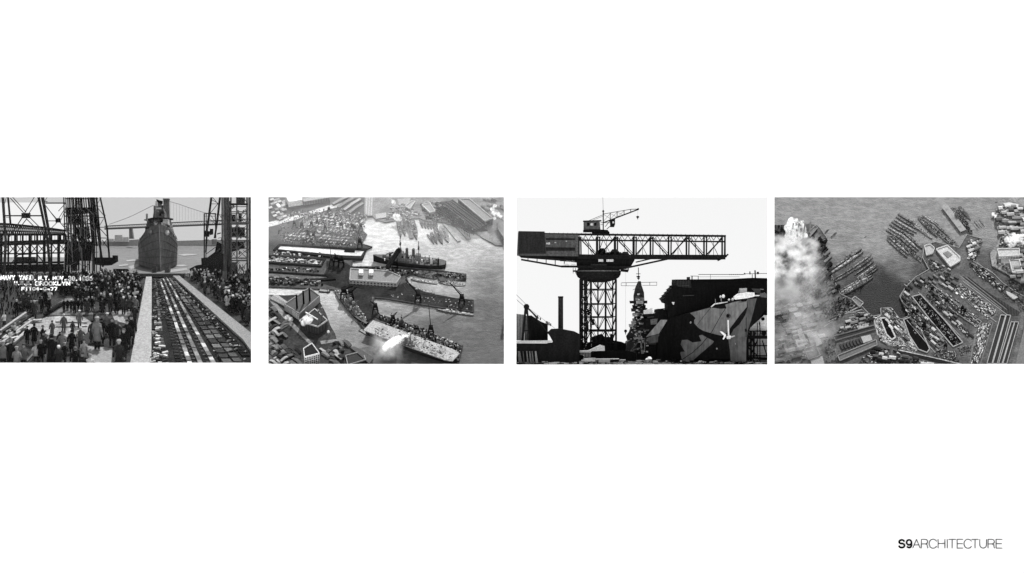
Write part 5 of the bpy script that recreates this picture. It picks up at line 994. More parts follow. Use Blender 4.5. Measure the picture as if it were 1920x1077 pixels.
    L = Lat(oR); L.b(TR(710, 1003), TR(1285, 1003), dR+.2, 1.1).b(TR(1285, 995), TR(1582, 990), dR+.2, 1).b(TR(610, 1022), TR(715, 1025), dR, 1).b(TR(630, 1022), TR(630, 1070), dR, 2).b(TR(708, 1025), TR(708, 1070), dR, 1.2).b(TR(720, 1033), TR(1230, 1032), dR, .6).b(TR(862, 1003), TR(862, 1060), dR, .6)
    for x in range(1100, 1280, 24): L.b(TR(x, 1008), TR(x+12, 1000), dR+.1, 1.4)
    L.b(TR(1425, 950), TR(1430, 1065), dR, 2.4).b(TR(1360, 965), TR(1362, 1003), dR, 2).b(TR(1460, 970), TR(1462, 1000), dR, 4).b(TR(1390, 1000), TR(1390, 1050), dR, 1.2).b(TR(1290, 985), TR(1300, 1003), dR, 2.4)
    L.build('rail', blk, Cc); ext('locker', [TR(570, 1035), TR(605, 1033), TR(605, 1066), TR(570, 1066)], dR-.03, dR+.2, mat(60, K), Cc, oR)
    ext('gallery', [BR(415, 0), BR(600, 0), BR(605, 90), BR(500, 85), BR(415, 62)], dR-.04, dR, mat(52, 'rows'), Cc, oR)
    for y, x in ((190, 560), (70, 500)): L = Lat(oR); L.b(BR(x-60, y), BR(x+80, y-6), dR-.05, 1.2); L.build('catwalk', mat(70), Cc)
    # ---- the bow in camouflage paint
    oH = at(1380, 678, .7); H = root('warship_bow', 'huge warship bow in zigzag camouflage paint with hanging anchor', 'ship', Matrix.Translation(oH))
    dep = lambda x: .42+1.0*((max(0, 1399-x)/160.0)**1.35) if x < 1399 else .42+.55*((x-1399)/40.0)
    def sheet(name, pts, m, off, th=.02, grid=7):
        from mathutils import Vector as V2
        xs = [p[0] for p in pts]; ys = [p[1] for p in pts]; vs = [V2(p) for p in pts]; n = len(pts)
        gx = min(xs)
        while gx < max(xs):
            gy = min(ys)
            while gy < max(ys):
                if inside(gx, gy, pts): vs.append(V2((gx, gy)))
                gy += grid
            gx += grid
        r = delaunay_2d_cdt(vs, [], [list(range(n))], 1, 1e-6); q, fs = r[0], r[2]
        f = [at(p.x, p.y, dep(p.x)-off)-oH for p in q]; b = [p+Vector((0, th, 0)) for p in f]; k = len(f)
        mb = MB(); ed = {}
        for t_ in fs:
            for i in range(len(t_)):
                e = (t_[i], t_[(i+1) % len(t_)]); ed[e] = 1
        sides = [(a, b_, b_+k, a+k) for a, b_ in ed if (b_, a) not in ed]
        mb.add(f+b, [tuple(t_) for t_ in fs]+[tuple(i+k for i in t_[::-1]) for t_ in fs]+sides); return mb.build(name, m, H, smooth=False)
    hp = [BR(180, 1000), BR(200, 700), BR(330, 470), BR(590, 400), BR(850, 330), BR(1060, 270), BR(1300, 225), BR(1400, 215), BR(1540, 190), BR(1542, 330), BR(1400, 520), BR(1330, 590), BR(1295, 690), BR(1283, 800), BR(1280, 1000)]
    sheet('hull', hp, mat(24, K), 0, .3)
    g1, g2 = mat(122, 'hull'), mat(112, 'hull')
    sheet('camouflage_patch', [BR(590, 402), BR(850, 335), BR(960, 350), BR(1040, 345), BR(1020, 300), BR(1150, 262), BR(1300, 230), BR(1290, 330), BR(1210, 420), BR(1120, 540), BR(1040, 650), BR(985, 682), BR(900, 665), BR(760, 625), BR(700, 590), BR(640, 530), BR(640, 490), BR(660, 465)], g1, .012)
    sheet('camouflage_patch', [BR(490, 735), BR(560, 730), BR(620, 765), BR(730, 750), BR(700, 680), BR(740, 670), BR(800, 705), BR(885, 750), BR(870, 775), BR(620, 990), BR(495, 995), BR(470, 900), BR(475, 880), BR(525, 878), BR(475, 790)], g2, .012)
    sheet('camouflage_patch', [BR(1300, 228), BR(1410, 222), BR(1380, 350), BR(1340, 500), BR(1300, 620), BR(1283, 750), BR(1281, 1000), BR(1090, 1000), BR(1080, 860), BR(1062, 720), BR(1130, 600), BR(1200, 540), BR(1270, 430), BR(1300, 330)], mat(96, 'hull'), .012)
    sheet('camouflage_patch', [BR(45, 700), BR(230, 485), BR(312, 488), BR(210, 655), BR(120, 680)], mat(165, 'hull'), .05)
    sheet('camouflage_patch', [BR(55, 715), BR(120, 685), BR(210, 660), BR(205, 760), BR(90, 775)], mat(105, 'hull'), .05)
    ext('deck_edge', [BR(850, 325), BR(895, 285), BR(1055, 262), BR(1055, 272), BR(900, 297), BR(856, 332)], .6, .75, mat(225), H, oH)
    ext('life_raft', [BR(1130, 200), BR(1180, 165), BR(1300, 145), BR(1385, 150), BR(1385, 200), BR(1300, 220), BR(1150, 238), BR(1130, 220)], .38, .5, mat(240), H, oH)
    ext('gun_mount', [BR(1200, 100), BR(1290, 95), BR(1290, 150), BR(1205, 160)], .5, .6, mat(190, 'deck'), H, oH); ext('gun_mount', [BR(1350, 100), BR(1460, 105), BR(1455, 175), BR(1390, 150)], .5, .6, mat(70, 'deck'), H, oH); ext('bulwark', [BR(1385, 180), BR(1455, 180), BR(1440, 195), BR(1390, 195)], .4, .5, mat(230), H, oH)
    ext('bulwark', [BR(1455, 155), BR(1530, 158), BR(1540, 215), BR(1460, 205)], .42, .5, mat(95), H, oH)
    L = Lat(oH); L.b(BR(900, 230), BR(905, 290), .6, .9).b(BR(970, 200), BR(975, 265), .6, 1).b(BR(1190, 130), BR(1190, 165), .5, 1).b(BR(1455, 108), BR(1495, 112), .5, 1).b(BR(1500, 150), BR(1540, 185), .5, 1); L.build('stanchion', mat(160), H)
    for x, y, r in ((1000, 195, 22), (965, 200, 14), (1070, 240, 16), (1115, 235, 18)): c = at(*BR(x, y), .62)-oH; rr = r/6.567*.01; MB().rings([(c.x, c.y, c.z-rr, rr*.5, rr*.5), (c.x, c.y, c.z, rr, rr), (c.x, c.y, c.z+rr, rr*.4, rr*.4)], 10).build('winch', mat(225), H)
    c = at(*BR(1062, 440), dep(1366)-.03)-oH; MB().tube((c.x, c.y, c.z), (c.x+.01, c.y+.04, c.z), .045, n=16).build('hawse_pipe', mat(75, K), H); MB().tube((c.x-.012, c.y-.012, c.z+.005), (c.x-.012, c.y-.001, c.z+.005), .028, n=16).build('hawse_hole', mat(4), H)
    an = root('anchor', 'pale stockless anchor hanging from the hawse pipe of the camouflaged bow', 'anchor', Matrix.Translation(at(*BR(1060, 700), .35))); oa = at(*BR(1060, 700), .35)
    L = Lat(oa); L.b(BR(1058, 490), BR(1065, 690), .35, 2.6); L.build('shank', mat(235), an)
    ext('fluke', [BR(958, 630), BR(980, 628), BR(1035, 668), BR(1025, 700), BR(1005, 730), BR(992, 722), BR(1010, 685)], .33, .4, mat(245), an, oa); ext('fluke', [BR(1040, 690), BR(1075, 672), BR(1098, 690), BR(1085, 722), BR(1045, 722)], .33, .4, mat(225), an, oa)
    ext('fluke', [BR(1095, 690), BR(1135, 678), BR(1145, 686), BR(1100, 708)], .35, .38, mat(190), an, oa)
    L = Lat(oH)
    for k in range(9): L.poly([(x, 600+k*9+(x-1240)*-.16) for x in range(1262, 1392, 12) if 600+k*9+(x-1240)*-.16 > 596-(x-1241)*.2], 0, .01) if False else None
    L = Lat(oH); L.poly([BR(860, 320), BR(760, 440), BR(680, 545)], .55, .7).poly([BR(1035, 330), BR(960, 450), BR(860, 630), BR(730, 790), BR(620, 890), BR(480, 985), BR(430, 995)], .32, 1.0).poly([BR(370, 640), BR(320, 780), BR(190, 920)], .8, .6); L.build('mooring_line', mat(6), H)
    for x, y, r in ((598, 520, 13), (920, 842, 12), (1148, 782, 8)): c = at(*BR(x, y), dep(1204+x/6.567)-.03)-oH; rr = r/6.567*.01; MB().rings([(c.x, c.y, c.z-rr, rr*.4, rr*.4), (c.x, c.y, c.z, rr, rr), (c.x, c.y, c.z+rr, rr*.4, rr*.4)], 10).build('lamp', mat(170), H)
    c = at(*BR(383, 300), 1.15); tag(MB().rings([(0, 0, 0, .008, .008), (0, 0, .05, .03, .03)], 12).build('lamp', mat(240), M=Matrix.Translation(c)), 'white cone lamp under the carrier overhang', 'lamp')
    # staging at the right edge
    oS = at(1425, 678, .9); Sg = root('staging', 'black timber staging tower under the flare of the bow at right edge', 'scaffold', Matrix.Translation(oS)); L = Lat(oS)
    ext('panel_bright', [BR(1330, 590), BR(1500, 430), BR(1545, 430), BR(1545, 1000), BR(1290, 1000), BR(1295, 690)], 1.0, 1.05, mat(250), None, at(1425, 680, 1.0), 'white wall behind the staging', 'wall')
    for x in (1300, 1340, 1375, 1418, 1450): L.b(BR(x, 620 if x < 1400 else 520), BR(x, 1000), .9, 3.4 if x < 1400 else 1.6)
    for y in (625, 700, 805, 930): L.b(BR(1290, y), BR(1540, y), .9, 2.2 if y != 700 else 6)
    L.b(BR(1440, 500), BR(1460, 660), .9, 1.4).b(BR(1300, 1000), BR(1420, 740), .9, 2).b(BR(1480, 740), BR(1545, 960), .9, 2).b(BR(1300, 820), BR(1420, 930), .9, 2).b(BR(1290, 960), BR(1545, 965), .9, 5).b(BR(1310, 640), BR(1400, 800), .9, 3).b(BR(1400, 640), BR(1310, 800), .9, 3); L.build('frame', blk, Sg)
    for x, y, r in ((1488, 475, 22), (1500, 650, 32)): c = at(*BR(x, y), .88)-oS; MB().tube((c.x, c.y, c.z), (c.x, c.y+.05, c.z), r/656.7, n=16).build('sheave', mat(12), Sg)
    rnd = random.Random(8)
    # figures and snow-dusted clutter along the bottom
    mb = MB(); gs = [245, 200, 120, 60, 30]
    for k in range(300):
        x = rnd.uniform(968, 1440); y = rnd.uniform(672.5, 684) if x > 1090 else rnd.uniform(679, 684); p = P3.g(x, y)
        mb.m = rnd.randrange(5); mb.box(p.x, min(max(p.y, .14), .6), wz(684)+rnd.uniform(0, (684-y)*.008), rnd.uniform(.015, .11), .03, rnd.uniform(.008, .022), rnd.uniform(-.3, .3))
    o_ = mb.build('quay_litter', [mat(g) for g in gs]); tag(o_, 'planks, snow and litter strewn along the quay edge', kind='stuff')
    for i, (x0, x1, y0, y1) in enumerate([(425, 530, 1012, 1032), (960, 1290, 965, 972), (1185, 1290, 985, 1003), (860, 1000, 960, 1000), (1040, 1180, 975, 1010)]): ext('plank', [BL(x0, y0), BL(x1, y0-3), BL(x1, y1), BL(x0, y1)], .5, .6, mat([240, 235, 30, 225, 190][i]), None, at(964+x0/6.567, 684, .5), ['bright short', 'long white', 'dark sheeted', 'heaped pale', 'low grey'][i]+' timber lying on the quay at the crane foot', 'timber')
    for i, (x, y, r) in enumerate([(90, 965, 34), (60, 975, 24), (1250, 1000, 20)]): c = at(*BR(x, y), .7); rr = r/656.7; tag(MB().rings([(0, 0, -rr, rr*.6, rr*.6), (0, 0, 0, rr, rr), (0, 0, rr*.8, rr*.4, rr*.4)], 9).build('snow_heap', mat(245), M=Matrix.Translation(c)), ['larger', 'smaller', 'lone'][i]+' white snow heap at the waterline of the camouflaged hull', 'snow heap')
scene3()
# ------------------------------------------------------------ first opening: launch of the cruiser, crowd, building ways and lattice towers
def UL(X, Y): return (X/6.733, 370+Y/6.733)
def UR(X, Y): return (236+X/6.733, 370+Y/6.733)
def LL(X, Y): return (X/6.733, 525+Y/6.733)
def LR(X, Y): return (236+X/6.733, 525+Y/6.733)
P1 = Pic(231, 720, .3, 30)
def yd(py):
    """depth of the sloping yard under a height in the photo"""
    return P1.g(231, py).y
W1 = Pic(231, 517, yd(517), 5)
def limb(mb, pts, n=8):
    """tapered bent limb: (x, y, z, r)"""
    for i in range(len(pts)-1):
        a, b = pts[i], pts[i+1]; mb.tube(a[:3], b[:3], a[3], b[3], n)
def figure(name, pose, skin, coat_m, hat_m, trs_m, label):
    """one metre tall figure facing +y; a skin-grown body with coat, trousers and hat over it"""
    bm = bmesh.new(); ly = bm.verts.layers.skin.verify(); V = {}
    def v(k, co, r, par=None):
        x = bm.verts.new(co); x[ly].radius = (r, r) if not isinstance(r, tuple) else r; V[k] = x
        if par: bm.edges.new((V[par], x))
    v('pel', (0, 0, .52), (.062, .05)); v('che', (0, 0, .70), (.072, .055), 'pel'); v('nec', (0, 0, .835), .028, 'che'); v('jaw', (0, .008, .88), .036, 'nec'); v('hea', (0, .004, .925), .048, 'jaw'); v('cro', (0, -.002, .965), .038, 'hea'); v('nos', (0, .058, .915), .008, 'hea')
    for s, t in ((-1, 'l'), (1, 'r')):
        v(t+'hip', (s*.045, 0, .48), .045, 'pel'); fx = pose.get(t+'leg', 0)
        v(t+'kne', (s*.05, fx*.5+.01, .27), .032, t+'hip'); v(t+'ank', (s*.052, fx, .045), .02, t+'kne'); v(t+'toe', (s*.058, fx+.07, .018), .018, t+'ank')
        e, w_ = pose.get(t+'arm', ((.145, -.01, .61), (.15, .035, .47)))
        v(t+'sho', (s*.105, 0, .79), .032, 'che'); v(t+'elb', (s*e[0], e[1], e[2]), .024, t+'sho'); v(t+'wri', (s*w_[0], w_[1], w_[2]), .016, t+'elb')
        d = (Vector(w_)-Vector(e)).normalized(); h = Vector((s*w_[0], w_[1], w_[2])); dd = Vector((s*d.x, d.y, d.z)); pal = h+dd*.03
        v(t+'pal', pal, (.016, .011), t+'wri')
        for k in range(4): o = Vector((0, (k-1.5)*.009, 0)); f1 = pal+o+dd*.026; f2 = f1+dd*(.018+.004*(1.5-abs(k-1.5)))+Vector((-s*.006, 0, 0)); v(t+'f%d' % k, f1, .0055, t+'pal'); v(t+'g%d' % k, f2, .0045, t+'f%d' % k)
        th = h+dd*.02+Vector((-s*.004, .022, 0)); v(t+'th', th, .006, t+'wri'); v(t+'ti', th+dd*.02, .005, t+'th')
        v(t+'ear', (s*.05, 0, .915), .007, 'hea')
    V['pel'][ly].use_root = True
    me = bpy.data.meshes.new('tmp'); bm.to_mesh(me); bm.free(); ob = bpy.data.objects.new('tmp', me); COL.objects.link(ob)
    ob.modifiers.new('s', 'SKIN').use_smooth_shade = True; ob.modifiers.new('d', 'SUBSURF').levels = 1
    dg = bpy.context.evaluated_depsgraph_get(); m2 = bpy.data.meshes.new_from_object(ob.evaluated_get(dg)); bpy.data.objects.remove(ob)
    m2.materials.clear(); m2.materials.append(skin); body = bpy.data.objects.new('person', m2); COL.objects.link(body); tag(body, label, 'person')
    mb = MB(); hem = pose.get('hem', .28); fl = pose.get('flare', .105)
    mb.rings([(0, 0, hem, fl*1.08, fl*.82), (0, 0, hem+.03, fl*1.05, fl*.8), (0, 0, .5, .098, .078), (0, 0, .60, .092, .072), (0, 0, .70, .112, .08), (0, 0, .77, .12, .07), (0, 0, .81, .085, .052), (0, 0, .845, .045, .042), (0, 0, .855, .04, .04)], 18)
    for s, t in ((-1, 'l'), (1, 'r')):
        e, w_ = pose.get(t+'arm', ((.145, -.01, .61), (.15, .035, .47))); E = Vector((s*e[0], e[1], e[2])); Wr = Vector((s*w_[0], w_[1], w_[2])); Wr = Wr+(E-Wr)*.12
        limb(mb, [(s*.09, 0, .775, .042), (E.x, E.y, E.z, .036), (Wr.x, Wr.y, Wr.z, .028)], 10)
        mb.rings([(s*.1, 0, .74, .03, .035), (s*.1, 0, .775, .042, .042), (s*.095, 0, .80, .03, .032)], 10); mb.rings([(E.x, E.y, E.z-.03, .018, .018), (E.x, E.y, E.z, .037, .037), (E.x, E.y, E.z+.03, .018, .018)], 10)
    mb.build('coat', coat_m, body, smooth=True)
    mb = MB()
    for s, t in ((-1, 'l'), (1, 'r')): fx = pose.get(t+'leg', 0); limb(mb, [(s*.045, 0, .48, .052), (s*.05, fx*.5+.01, .27, .04), (s*.052, fx, .05, .034)], 10)
    mb.build('trousers', trs_m, body, smooth=True)
    mb = MB()
    if pose.get('hat') == 'fedora': mb.rings([(0, 0, .945, .082, .09), (0, 0, .953, .084, .092), (0, 0, .956, .056, .064), (0, 0, 1.0, .05, .058), (0, 0, 1.012, .03, .045)], 16)
    elif pose.get('hat') == 'cap': mb.rings([(0, 0, .94, .056, .062), (0, 0, .965, .066, .072), (0, 0, .995, .058, .062), (0, 0, 1.005, .02, .02)], 14); mb.box(0, .065, .945, .07, .04, .008)
    else: mb.rings([(0, -.012, .885, .045, .045), (0, -.01, .93, .057, .055), (0, -.008, .965, .052, .05), (0, -.005, .988, .03, .03), (0, 0, .992, .008, .008)], 14)
    mb.build('hat' if pose.get('hat') else 'hair', hat_m, body, smooth=True)
    return body
def scene1():
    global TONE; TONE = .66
    K = 'steel'; rnd = random.Random(21)
    s = MB().box(0, 0, 0, 12.0, .03, 5.0).build('sky', emis(205, 205), M=Matrix.Translation(at(150, 480, 13.4)-Vector((0, 0, 0)))); tag(s, 'pale grey hazy sky over the bay', kind='structure', cat='sky')
    slab(W1, 'water', [(-140, 516.9), (500, 516.9), (500, 459), (-140, 459)], -.05, 0, mat(128, 'water'), kind='structure')
    slab(P1, 'ground', [(-110, 722), (484, 722), (484, 513), (-110, 513)], -.05, 0, mat(66, 'ground'), kind='structure')
    slab(P1, 'dark_water_slab', [(262, 520), (262, 514.2), (346, 514.2), (346, 520)], .002, .02, mat(26, 'deck'), kind='structure')  # dark slab added to imitate the dark water under the bow
    dF = 11.8
    # far shore, bridge; haze is put into the shore and warehouse greys
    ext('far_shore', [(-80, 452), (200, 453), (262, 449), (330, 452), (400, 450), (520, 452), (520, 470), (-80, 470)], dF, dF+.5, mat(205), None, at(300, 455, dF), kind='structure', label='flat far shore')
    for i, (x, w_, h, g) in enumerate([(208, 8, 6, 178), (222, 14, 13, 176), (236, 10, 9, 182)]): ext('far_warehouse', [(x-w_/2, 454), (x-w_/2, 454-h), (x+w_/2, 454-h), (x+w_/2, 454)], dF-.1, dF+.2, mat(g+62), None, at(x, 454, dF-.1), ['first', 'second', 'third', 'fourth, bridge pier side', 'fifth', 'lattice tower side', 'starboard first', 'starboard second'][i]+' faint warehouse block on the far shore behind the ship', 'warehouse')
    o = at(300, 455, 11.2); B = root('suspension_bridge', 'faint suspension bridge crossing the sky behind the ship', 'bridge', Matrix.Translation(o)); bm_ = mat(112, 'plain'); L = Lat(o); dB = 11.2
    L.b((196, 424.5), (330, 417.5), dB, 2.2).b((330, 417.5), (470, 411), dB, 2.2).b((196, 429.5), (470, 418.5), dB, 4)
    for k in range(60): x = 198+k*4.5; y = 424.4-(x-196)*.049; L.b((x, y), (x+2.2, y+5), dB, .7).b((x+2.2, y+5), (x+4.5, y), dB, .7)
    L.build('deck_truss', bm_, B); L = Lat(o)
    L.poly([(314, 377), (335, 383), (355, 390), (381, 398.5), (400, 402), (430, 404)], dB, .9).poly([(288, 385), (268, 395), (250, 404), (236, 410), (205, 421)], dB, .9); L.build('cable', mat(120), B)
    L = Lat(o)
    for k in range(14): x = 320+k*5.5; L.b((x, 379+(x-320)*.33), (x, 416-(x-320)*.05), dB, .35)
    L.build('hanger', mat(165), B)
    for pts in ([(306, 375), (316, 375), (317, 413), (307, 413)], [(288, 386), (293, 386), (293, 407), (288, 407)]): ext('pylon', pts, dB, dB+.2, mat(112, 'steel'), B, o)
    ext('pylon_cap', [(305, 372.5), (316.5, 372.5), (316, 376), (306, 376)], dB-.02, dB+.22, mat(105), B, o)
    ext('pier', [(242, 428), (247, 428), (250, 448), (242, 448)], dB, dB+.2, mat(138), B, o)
    # the ship
    d0 = 4.8; oS = at(300, 500, d0); Sx = root('battleship', 'grey warship seen bow on sliding down into the water', 'ship', Matrix.Translation(oS))
    secs = [(0, 0, .6, 298.5, 420.5, 301.5, 512), (.12, 7, 2, 298.5, 422, 301, 512), (.3, 17, 6, 297.5, 427, 300, 510), (.55, 27, 14, 297, 437, 299, 506), (.85, 34, 27, 296.5, 447, 297, 500), (1.2, 36.5, 34, 296, 454, 296, 497), (1.7, 37, 36, 296, 456, 296, 496), (3.2, 36, 35, 296, 456, 296, 496)]
    mb = MB(); vs = []; fs = []; N = 7
    for s_, wt, wb, cx, yt, cb, yb in secs:
        for sd in (-1, 1):
            for k in range(N):
                f = k/(N-1); g = f**1.3; x = cx+(cb-cx)*f+sd*(wt+(wb-wt)*g); y = yt+(yb-yt)*f; p = at(x, y, d0+s_)-oS; vs.append((p.x, p.y, p.z))
    for i in range(len(secs)-1):
        for sd in range(2):
            for k in range(N-1): a = i*2*N+sd*N+k; fs.append((a, a+1, a+2*N+1, a+2*N))
        a = i*2*N; fs.append((a, a+N, a+3*N, a+2*N)); fs.append((a+N-1, a+2*N-1, a+4*N-1, a+3*N-1))
    mb.add(vs, fs); mb.build('hull', mat(108, 'hull'), Sx)
    mbs = MB()
    for k in range(1, N-1):
        for sd in range(2):
            for i in range(len(secs)-1):
                a_, b_ = Vector(vs[i*2*N+sd*N+k]), Vector(vs[(i+1)*2*N+sd*N+k]); e_ = Vector(((-.004, .004)[sd], -.006, 0)); mbs.beam(a_+e_, b_+e_, .006)
    mbs.build('plate_seam', mat(62), Sx)
    for (x, y, w_, h_, g_) in ((275, 408, 3, 14, 150), (310, 418, 10, 5, 235), (292, 418, 7, 4, 190), (297, 391, 9, 3, 225), (300, 403, 5, 4, 30), (293, 383, 4, 8, 215), (304, 388, 3, 6, 60), (283, 416, 6, 5, 60), (303, 414, 4, 6, 25), (320, 428, 8, 4, 215), (276, 428, 8, 4, 70)): ext('deck_house', [(x-w_/2, y-h_/2), (x+w_/2, y-h_/2), (x+w_/2, y+h_/2), (x-w_/2, y+h_/2)], d0+.52, d0+.6, mat(g_, 'deck'), Sx, oS)
    L = Lat(oS); L.poly([(298.5, 420), (300, 470), (301.5, 512)], d0-.012, 1.6); L.build('stem_band', mat(150, K), Sx)
    for sx in (-1, 1):
        c = at(297.5+sx*16, 437, d0+.22)-oS; t_ = MB().rings([(c.x, c.y, c.z-.05, .02, .02), (c.x, c.y, c.z, .045, .04), (c.x, c.y, c.z+.05, .03, .03)], 12).build('anchor_bolster', mat(120 if sx < 0 else 215), Sx)
    L = Lat(oS)
    for k in range(15): x = 262+k*4.9; y = 421+abs(x-298)*.85; y = min(y, 451); L.b((x, y), (x, y-5), d0+.02*abs(x-298), 1)
    for sx in (-1, 1): L.poly([(298, 415), (298+sx*17, 423), (298+sx*30, 440), (298+sx*35, 450)], d0+.4, .7)
    L.build('railing', mat(60), Sx)
    ext('bridge_deck', [(270, 412), (284, 408.5), (316, 408.5), (316, 411.5), (284, 412), (270, 413.5)], d0+.7, d0+1.6, mat(40), Sx, oS)
    ext('superstructure', [(276, 413), (314, 411), (318, 424), (322, 440), (270, 440), (274, 425)], d0+1.0, d0+1.6, mat(120, 'deck'), Sx, oS)
    ext('deck_house', [(288, 398), (306, 396), (309, 411), (286, 411)], d0+.9, d0+1.4, mat(115, 'deck'), Sx, oS); ext('deck_house', [(302, 411), (315, 411), (316, 422), (301, 424)], d0+.65, d0+.9, mat(215, 'deck'), Sx, oS); ext('deck_house', [(289, 412), (300, 412), (298, 423), (288, 424)], d0+.6, d0+.8, mat(90, 'deck'), Sx, oS)
    ext('fore_top', [(291, 378), (303, 380), (301, 386), (306, 392), (309, 400), (302, 402), (294, 392)], d0+.9, d0+1.1, mat(105, 'deck'), Sx, oS)
    ext('hull_stain', [(266, 478), (280, 474), (292, 480), (288, 488), (270, 486)], d0+.38, d0+.385, mat(30), Sx, oS) if False else None
    L = Lat(oS); L.b((295, 374), (296, 410), d0+1, 1.6).b((299, 384), (305, 408), d0+1, 1.2).b((289, 396), (309, 393), d0+1, 1.6).b((292, 388), (292, 408), d0+.9, 2.2); L.build('mast', mat(150, K), Sx)
    ext('flag', [(293, 374), (299, 376), (305, 377), (305, 383), (298, 382), (294, 379)], d0+.8, d0+.815, mat(30, 'cloth'), Sx, oS)
    for k in range(26):
        sd = rnd.choice((-1, 1)); q = rnd.uniform(0, 1); x = 298+sd*(4+q*31); y = 419+q*33-rnd.uniform(0, 3)
        ext('deck_gear', [(x-1.4, y+3), (x-1.2, y-1.5), (x+1.3, y-1.5), (x+1.4, y+3)], d0+.1+q*.9, d0+.16+q*.9, mat(rnd.choice((30, 45, 60, 200, 225))), Sx, oS)
    ext('cradle', [(285, 500), (293, 500), (293, 517), (285, 517)], 4.5, 4.8, mat(75, 'wood'), Sx, oS); ext('cradle', [(309, 500), (317, 500), (317, 514), (309, 514)], 4.5, 4.8, mat(90, 'wood'), Sx, oS)
    for i, (pts) in enumerate([[(240, 500), (262, 494), (262, 498), (246, 506)], [(325, 497), (345, 496), (352, 499), (335, 500)], [(318, 506), (350, 503), (352, 506), (320, 511)], [(236, 488), (258, 486), (258, 489), (238, 491)], [(333, 478), (350, 476), (372, 477), (360, 479), (345, 480)], [(222, 497), (240, 495), (240, 498), (224, 500)]]): slab(W1, 'foam', pts, .001, .006+.001*i, mat(170, 'water'), kind='stuff', label='white churned water round the ship')
    # building ways
    slab(P1, 'slipway', [(283, 716), (284.5, 516), (332, 516), (484, 672), (484, 716)], .001, .004, mat(40, 'ground'), kind='structure')
    def deck(name, pts, h, g, lab, kind='wood'):
        c, q = rel(P1.poly(pts, h)); return tag(MB().prism(q, 0, h).build(name, mat(g, kind), M=P1.M @ Matrix.Translation((c[0], c[1], 0))), lab, 'walkway')
    deck('walkway', [(238, 714), (283.5, 714), (284.5, 519), (274, 519)], .05, 186, 'broad pale plank walkway running down left of the empty slipway'); deck('walkway', [(470, 657), (456, 637), (324, 517), (336, 517), (478, 630)], .06, 158, 'long pale plank walkway slanting along the right crowd')
    L_ = [((300, 524), (360, 692)), ((306, 522), (381, 692)), ((312, 520), (407, 692))]
    for i, (a, b) in enumerate(L_):
        t = root('launching_track', ['track of pale timbers nearest the pale walkway', 'middle one of the three pale timber tracks', 'third timber track with the whitest blocks'][i]+' on the slipway', 'track', P1.M); mb = MB(); mb2 = MB()
        for k in range(30):
            f0, f1 = (k/30)**1.5, ((k+1)/30)**1.5; x0, y0 = a[0]+(b[0]-a[0])*f0, a[1]+(b[1]-a[1])*f0; x1, y1 = a[0]+(b[0]-a[0])*f1, a[1]+(b[1]-a[1])*f1-.4; w0, w1 = 1.2+3.4*f0+rnd.uniform(-.4, .4), 1.2+3.4*f1; h = .03+rnd.uniform(0, .045)
            mb.m = rnd.choice((0, 1, 2, 0, 1)); mb.prism(P1.poly([(x0-w0, y0), (x0+w0, y0), (x1+w1, y1), (x1-w1, y1)], h), .001, h)
        mb.build('timber', [mat(120, 'wood'), mat(160, 'wood'), mat(225, 'wood')], t)
        for k in range(34): f = (k/34)**1.4; x, y = a[0]+(b[0]-a[0])*f-(3.5+6*f), a[1]+(b[1]-a[1])*f; mb2.prism(P1.poly([(x-1-2*f, y), (x+1+2*f, y), (x+1+2*f, y+.5+1.2*f), (x-1-2*f, y+.5+1.2*f)], .02), .005, .02)
        mb2.build('sleeper', mat(95, 'wood'), t)

    for j, (a, b, w0, w1, gs) in enumerate([((318, 521), (436, 692), 2, 9, (95, 70, 120)), ((323, 521), (456, 690), 1.6, 8, (60, 85, 110)), ((327, 520.5), (463, 668), 2.4, 8, (34, 26, 42)), ((296, 524), (338, 692), 1.5, 5, (48, 34, 60)), ((291, 524), (310, 692), 1.2, 4, (90, 60, 120))]):
        t = root('crib_row', ['row of grey keel cribs next to the third timber track', 'row of low grey cribs in the middle of the right slope', 'black sleeper band beside the right walkway', 'dark sleeper band left of the first timber track', 'narrow row of cribs close to the left walkway'][j], 'timber cribs', P1.M); mb = MB(); n_ = 26 if j < 2 else 40
        for k in range(n_):
            f0, f1 = (k/n_)**1.5, ((k+.72)/n_)**1.5; x0, y0 = a[0]+(b[0]-a[0])*f0, a[1]+(b[1]-a[1])*f0; x1, y1 = a[0]+(b[0]-a[0])*f1, a[1]+(b[1]-a[1])*f1; q0, q1 = w0+(w1-w0)*f0, w0+(w1-w0)*f1; h = (.02+.06*f0)*rnd.uniform(.5, 1.2) if j < 2 else .014+.02*f0
            mb.m = rnd.randrange(3); mb.prism(P1.poly([(x0-q0, y0), (x0+q0, y0), (x1+q1, y1), (x1-q1, y1)], h), .003, h)
        mb.build('timber', [mat(g, 'wood') for g in gs], t)
    clutter(P1, 'keel_blocks', [(316, 524), (330, 528), (400, 590), (455, 655), (462, 690), (420, 692), (372, 610), (335, 560)], 110, (.016, .04), (.01, .05), [115, 85, 60, 45, 150], 'keel blocks and timbers strewn right of the tracks', z0=.004, ratio=(1, 2.4), ang=.5)
    clutter(P1, 'keel_blocks', [(286, 524), (300, 524), (312, 560), (318, 600), (286, 600)], 110, (.01, .03), (.01, .03), [115, 85, 60, 45], 'blocks and shores left of the tracks', z0=.004, ratio=(1, 2.5), ang=.1)
    clutter(P1, 'pale_blocks', [(287, 585), (298, 590), (305, 640), (318, 690), (286, 690)], 60, (.02, .05), (.02, .07), [225, 205, 160, 60], 'pale bricks and blocks beside the left walkway', z0=.004)
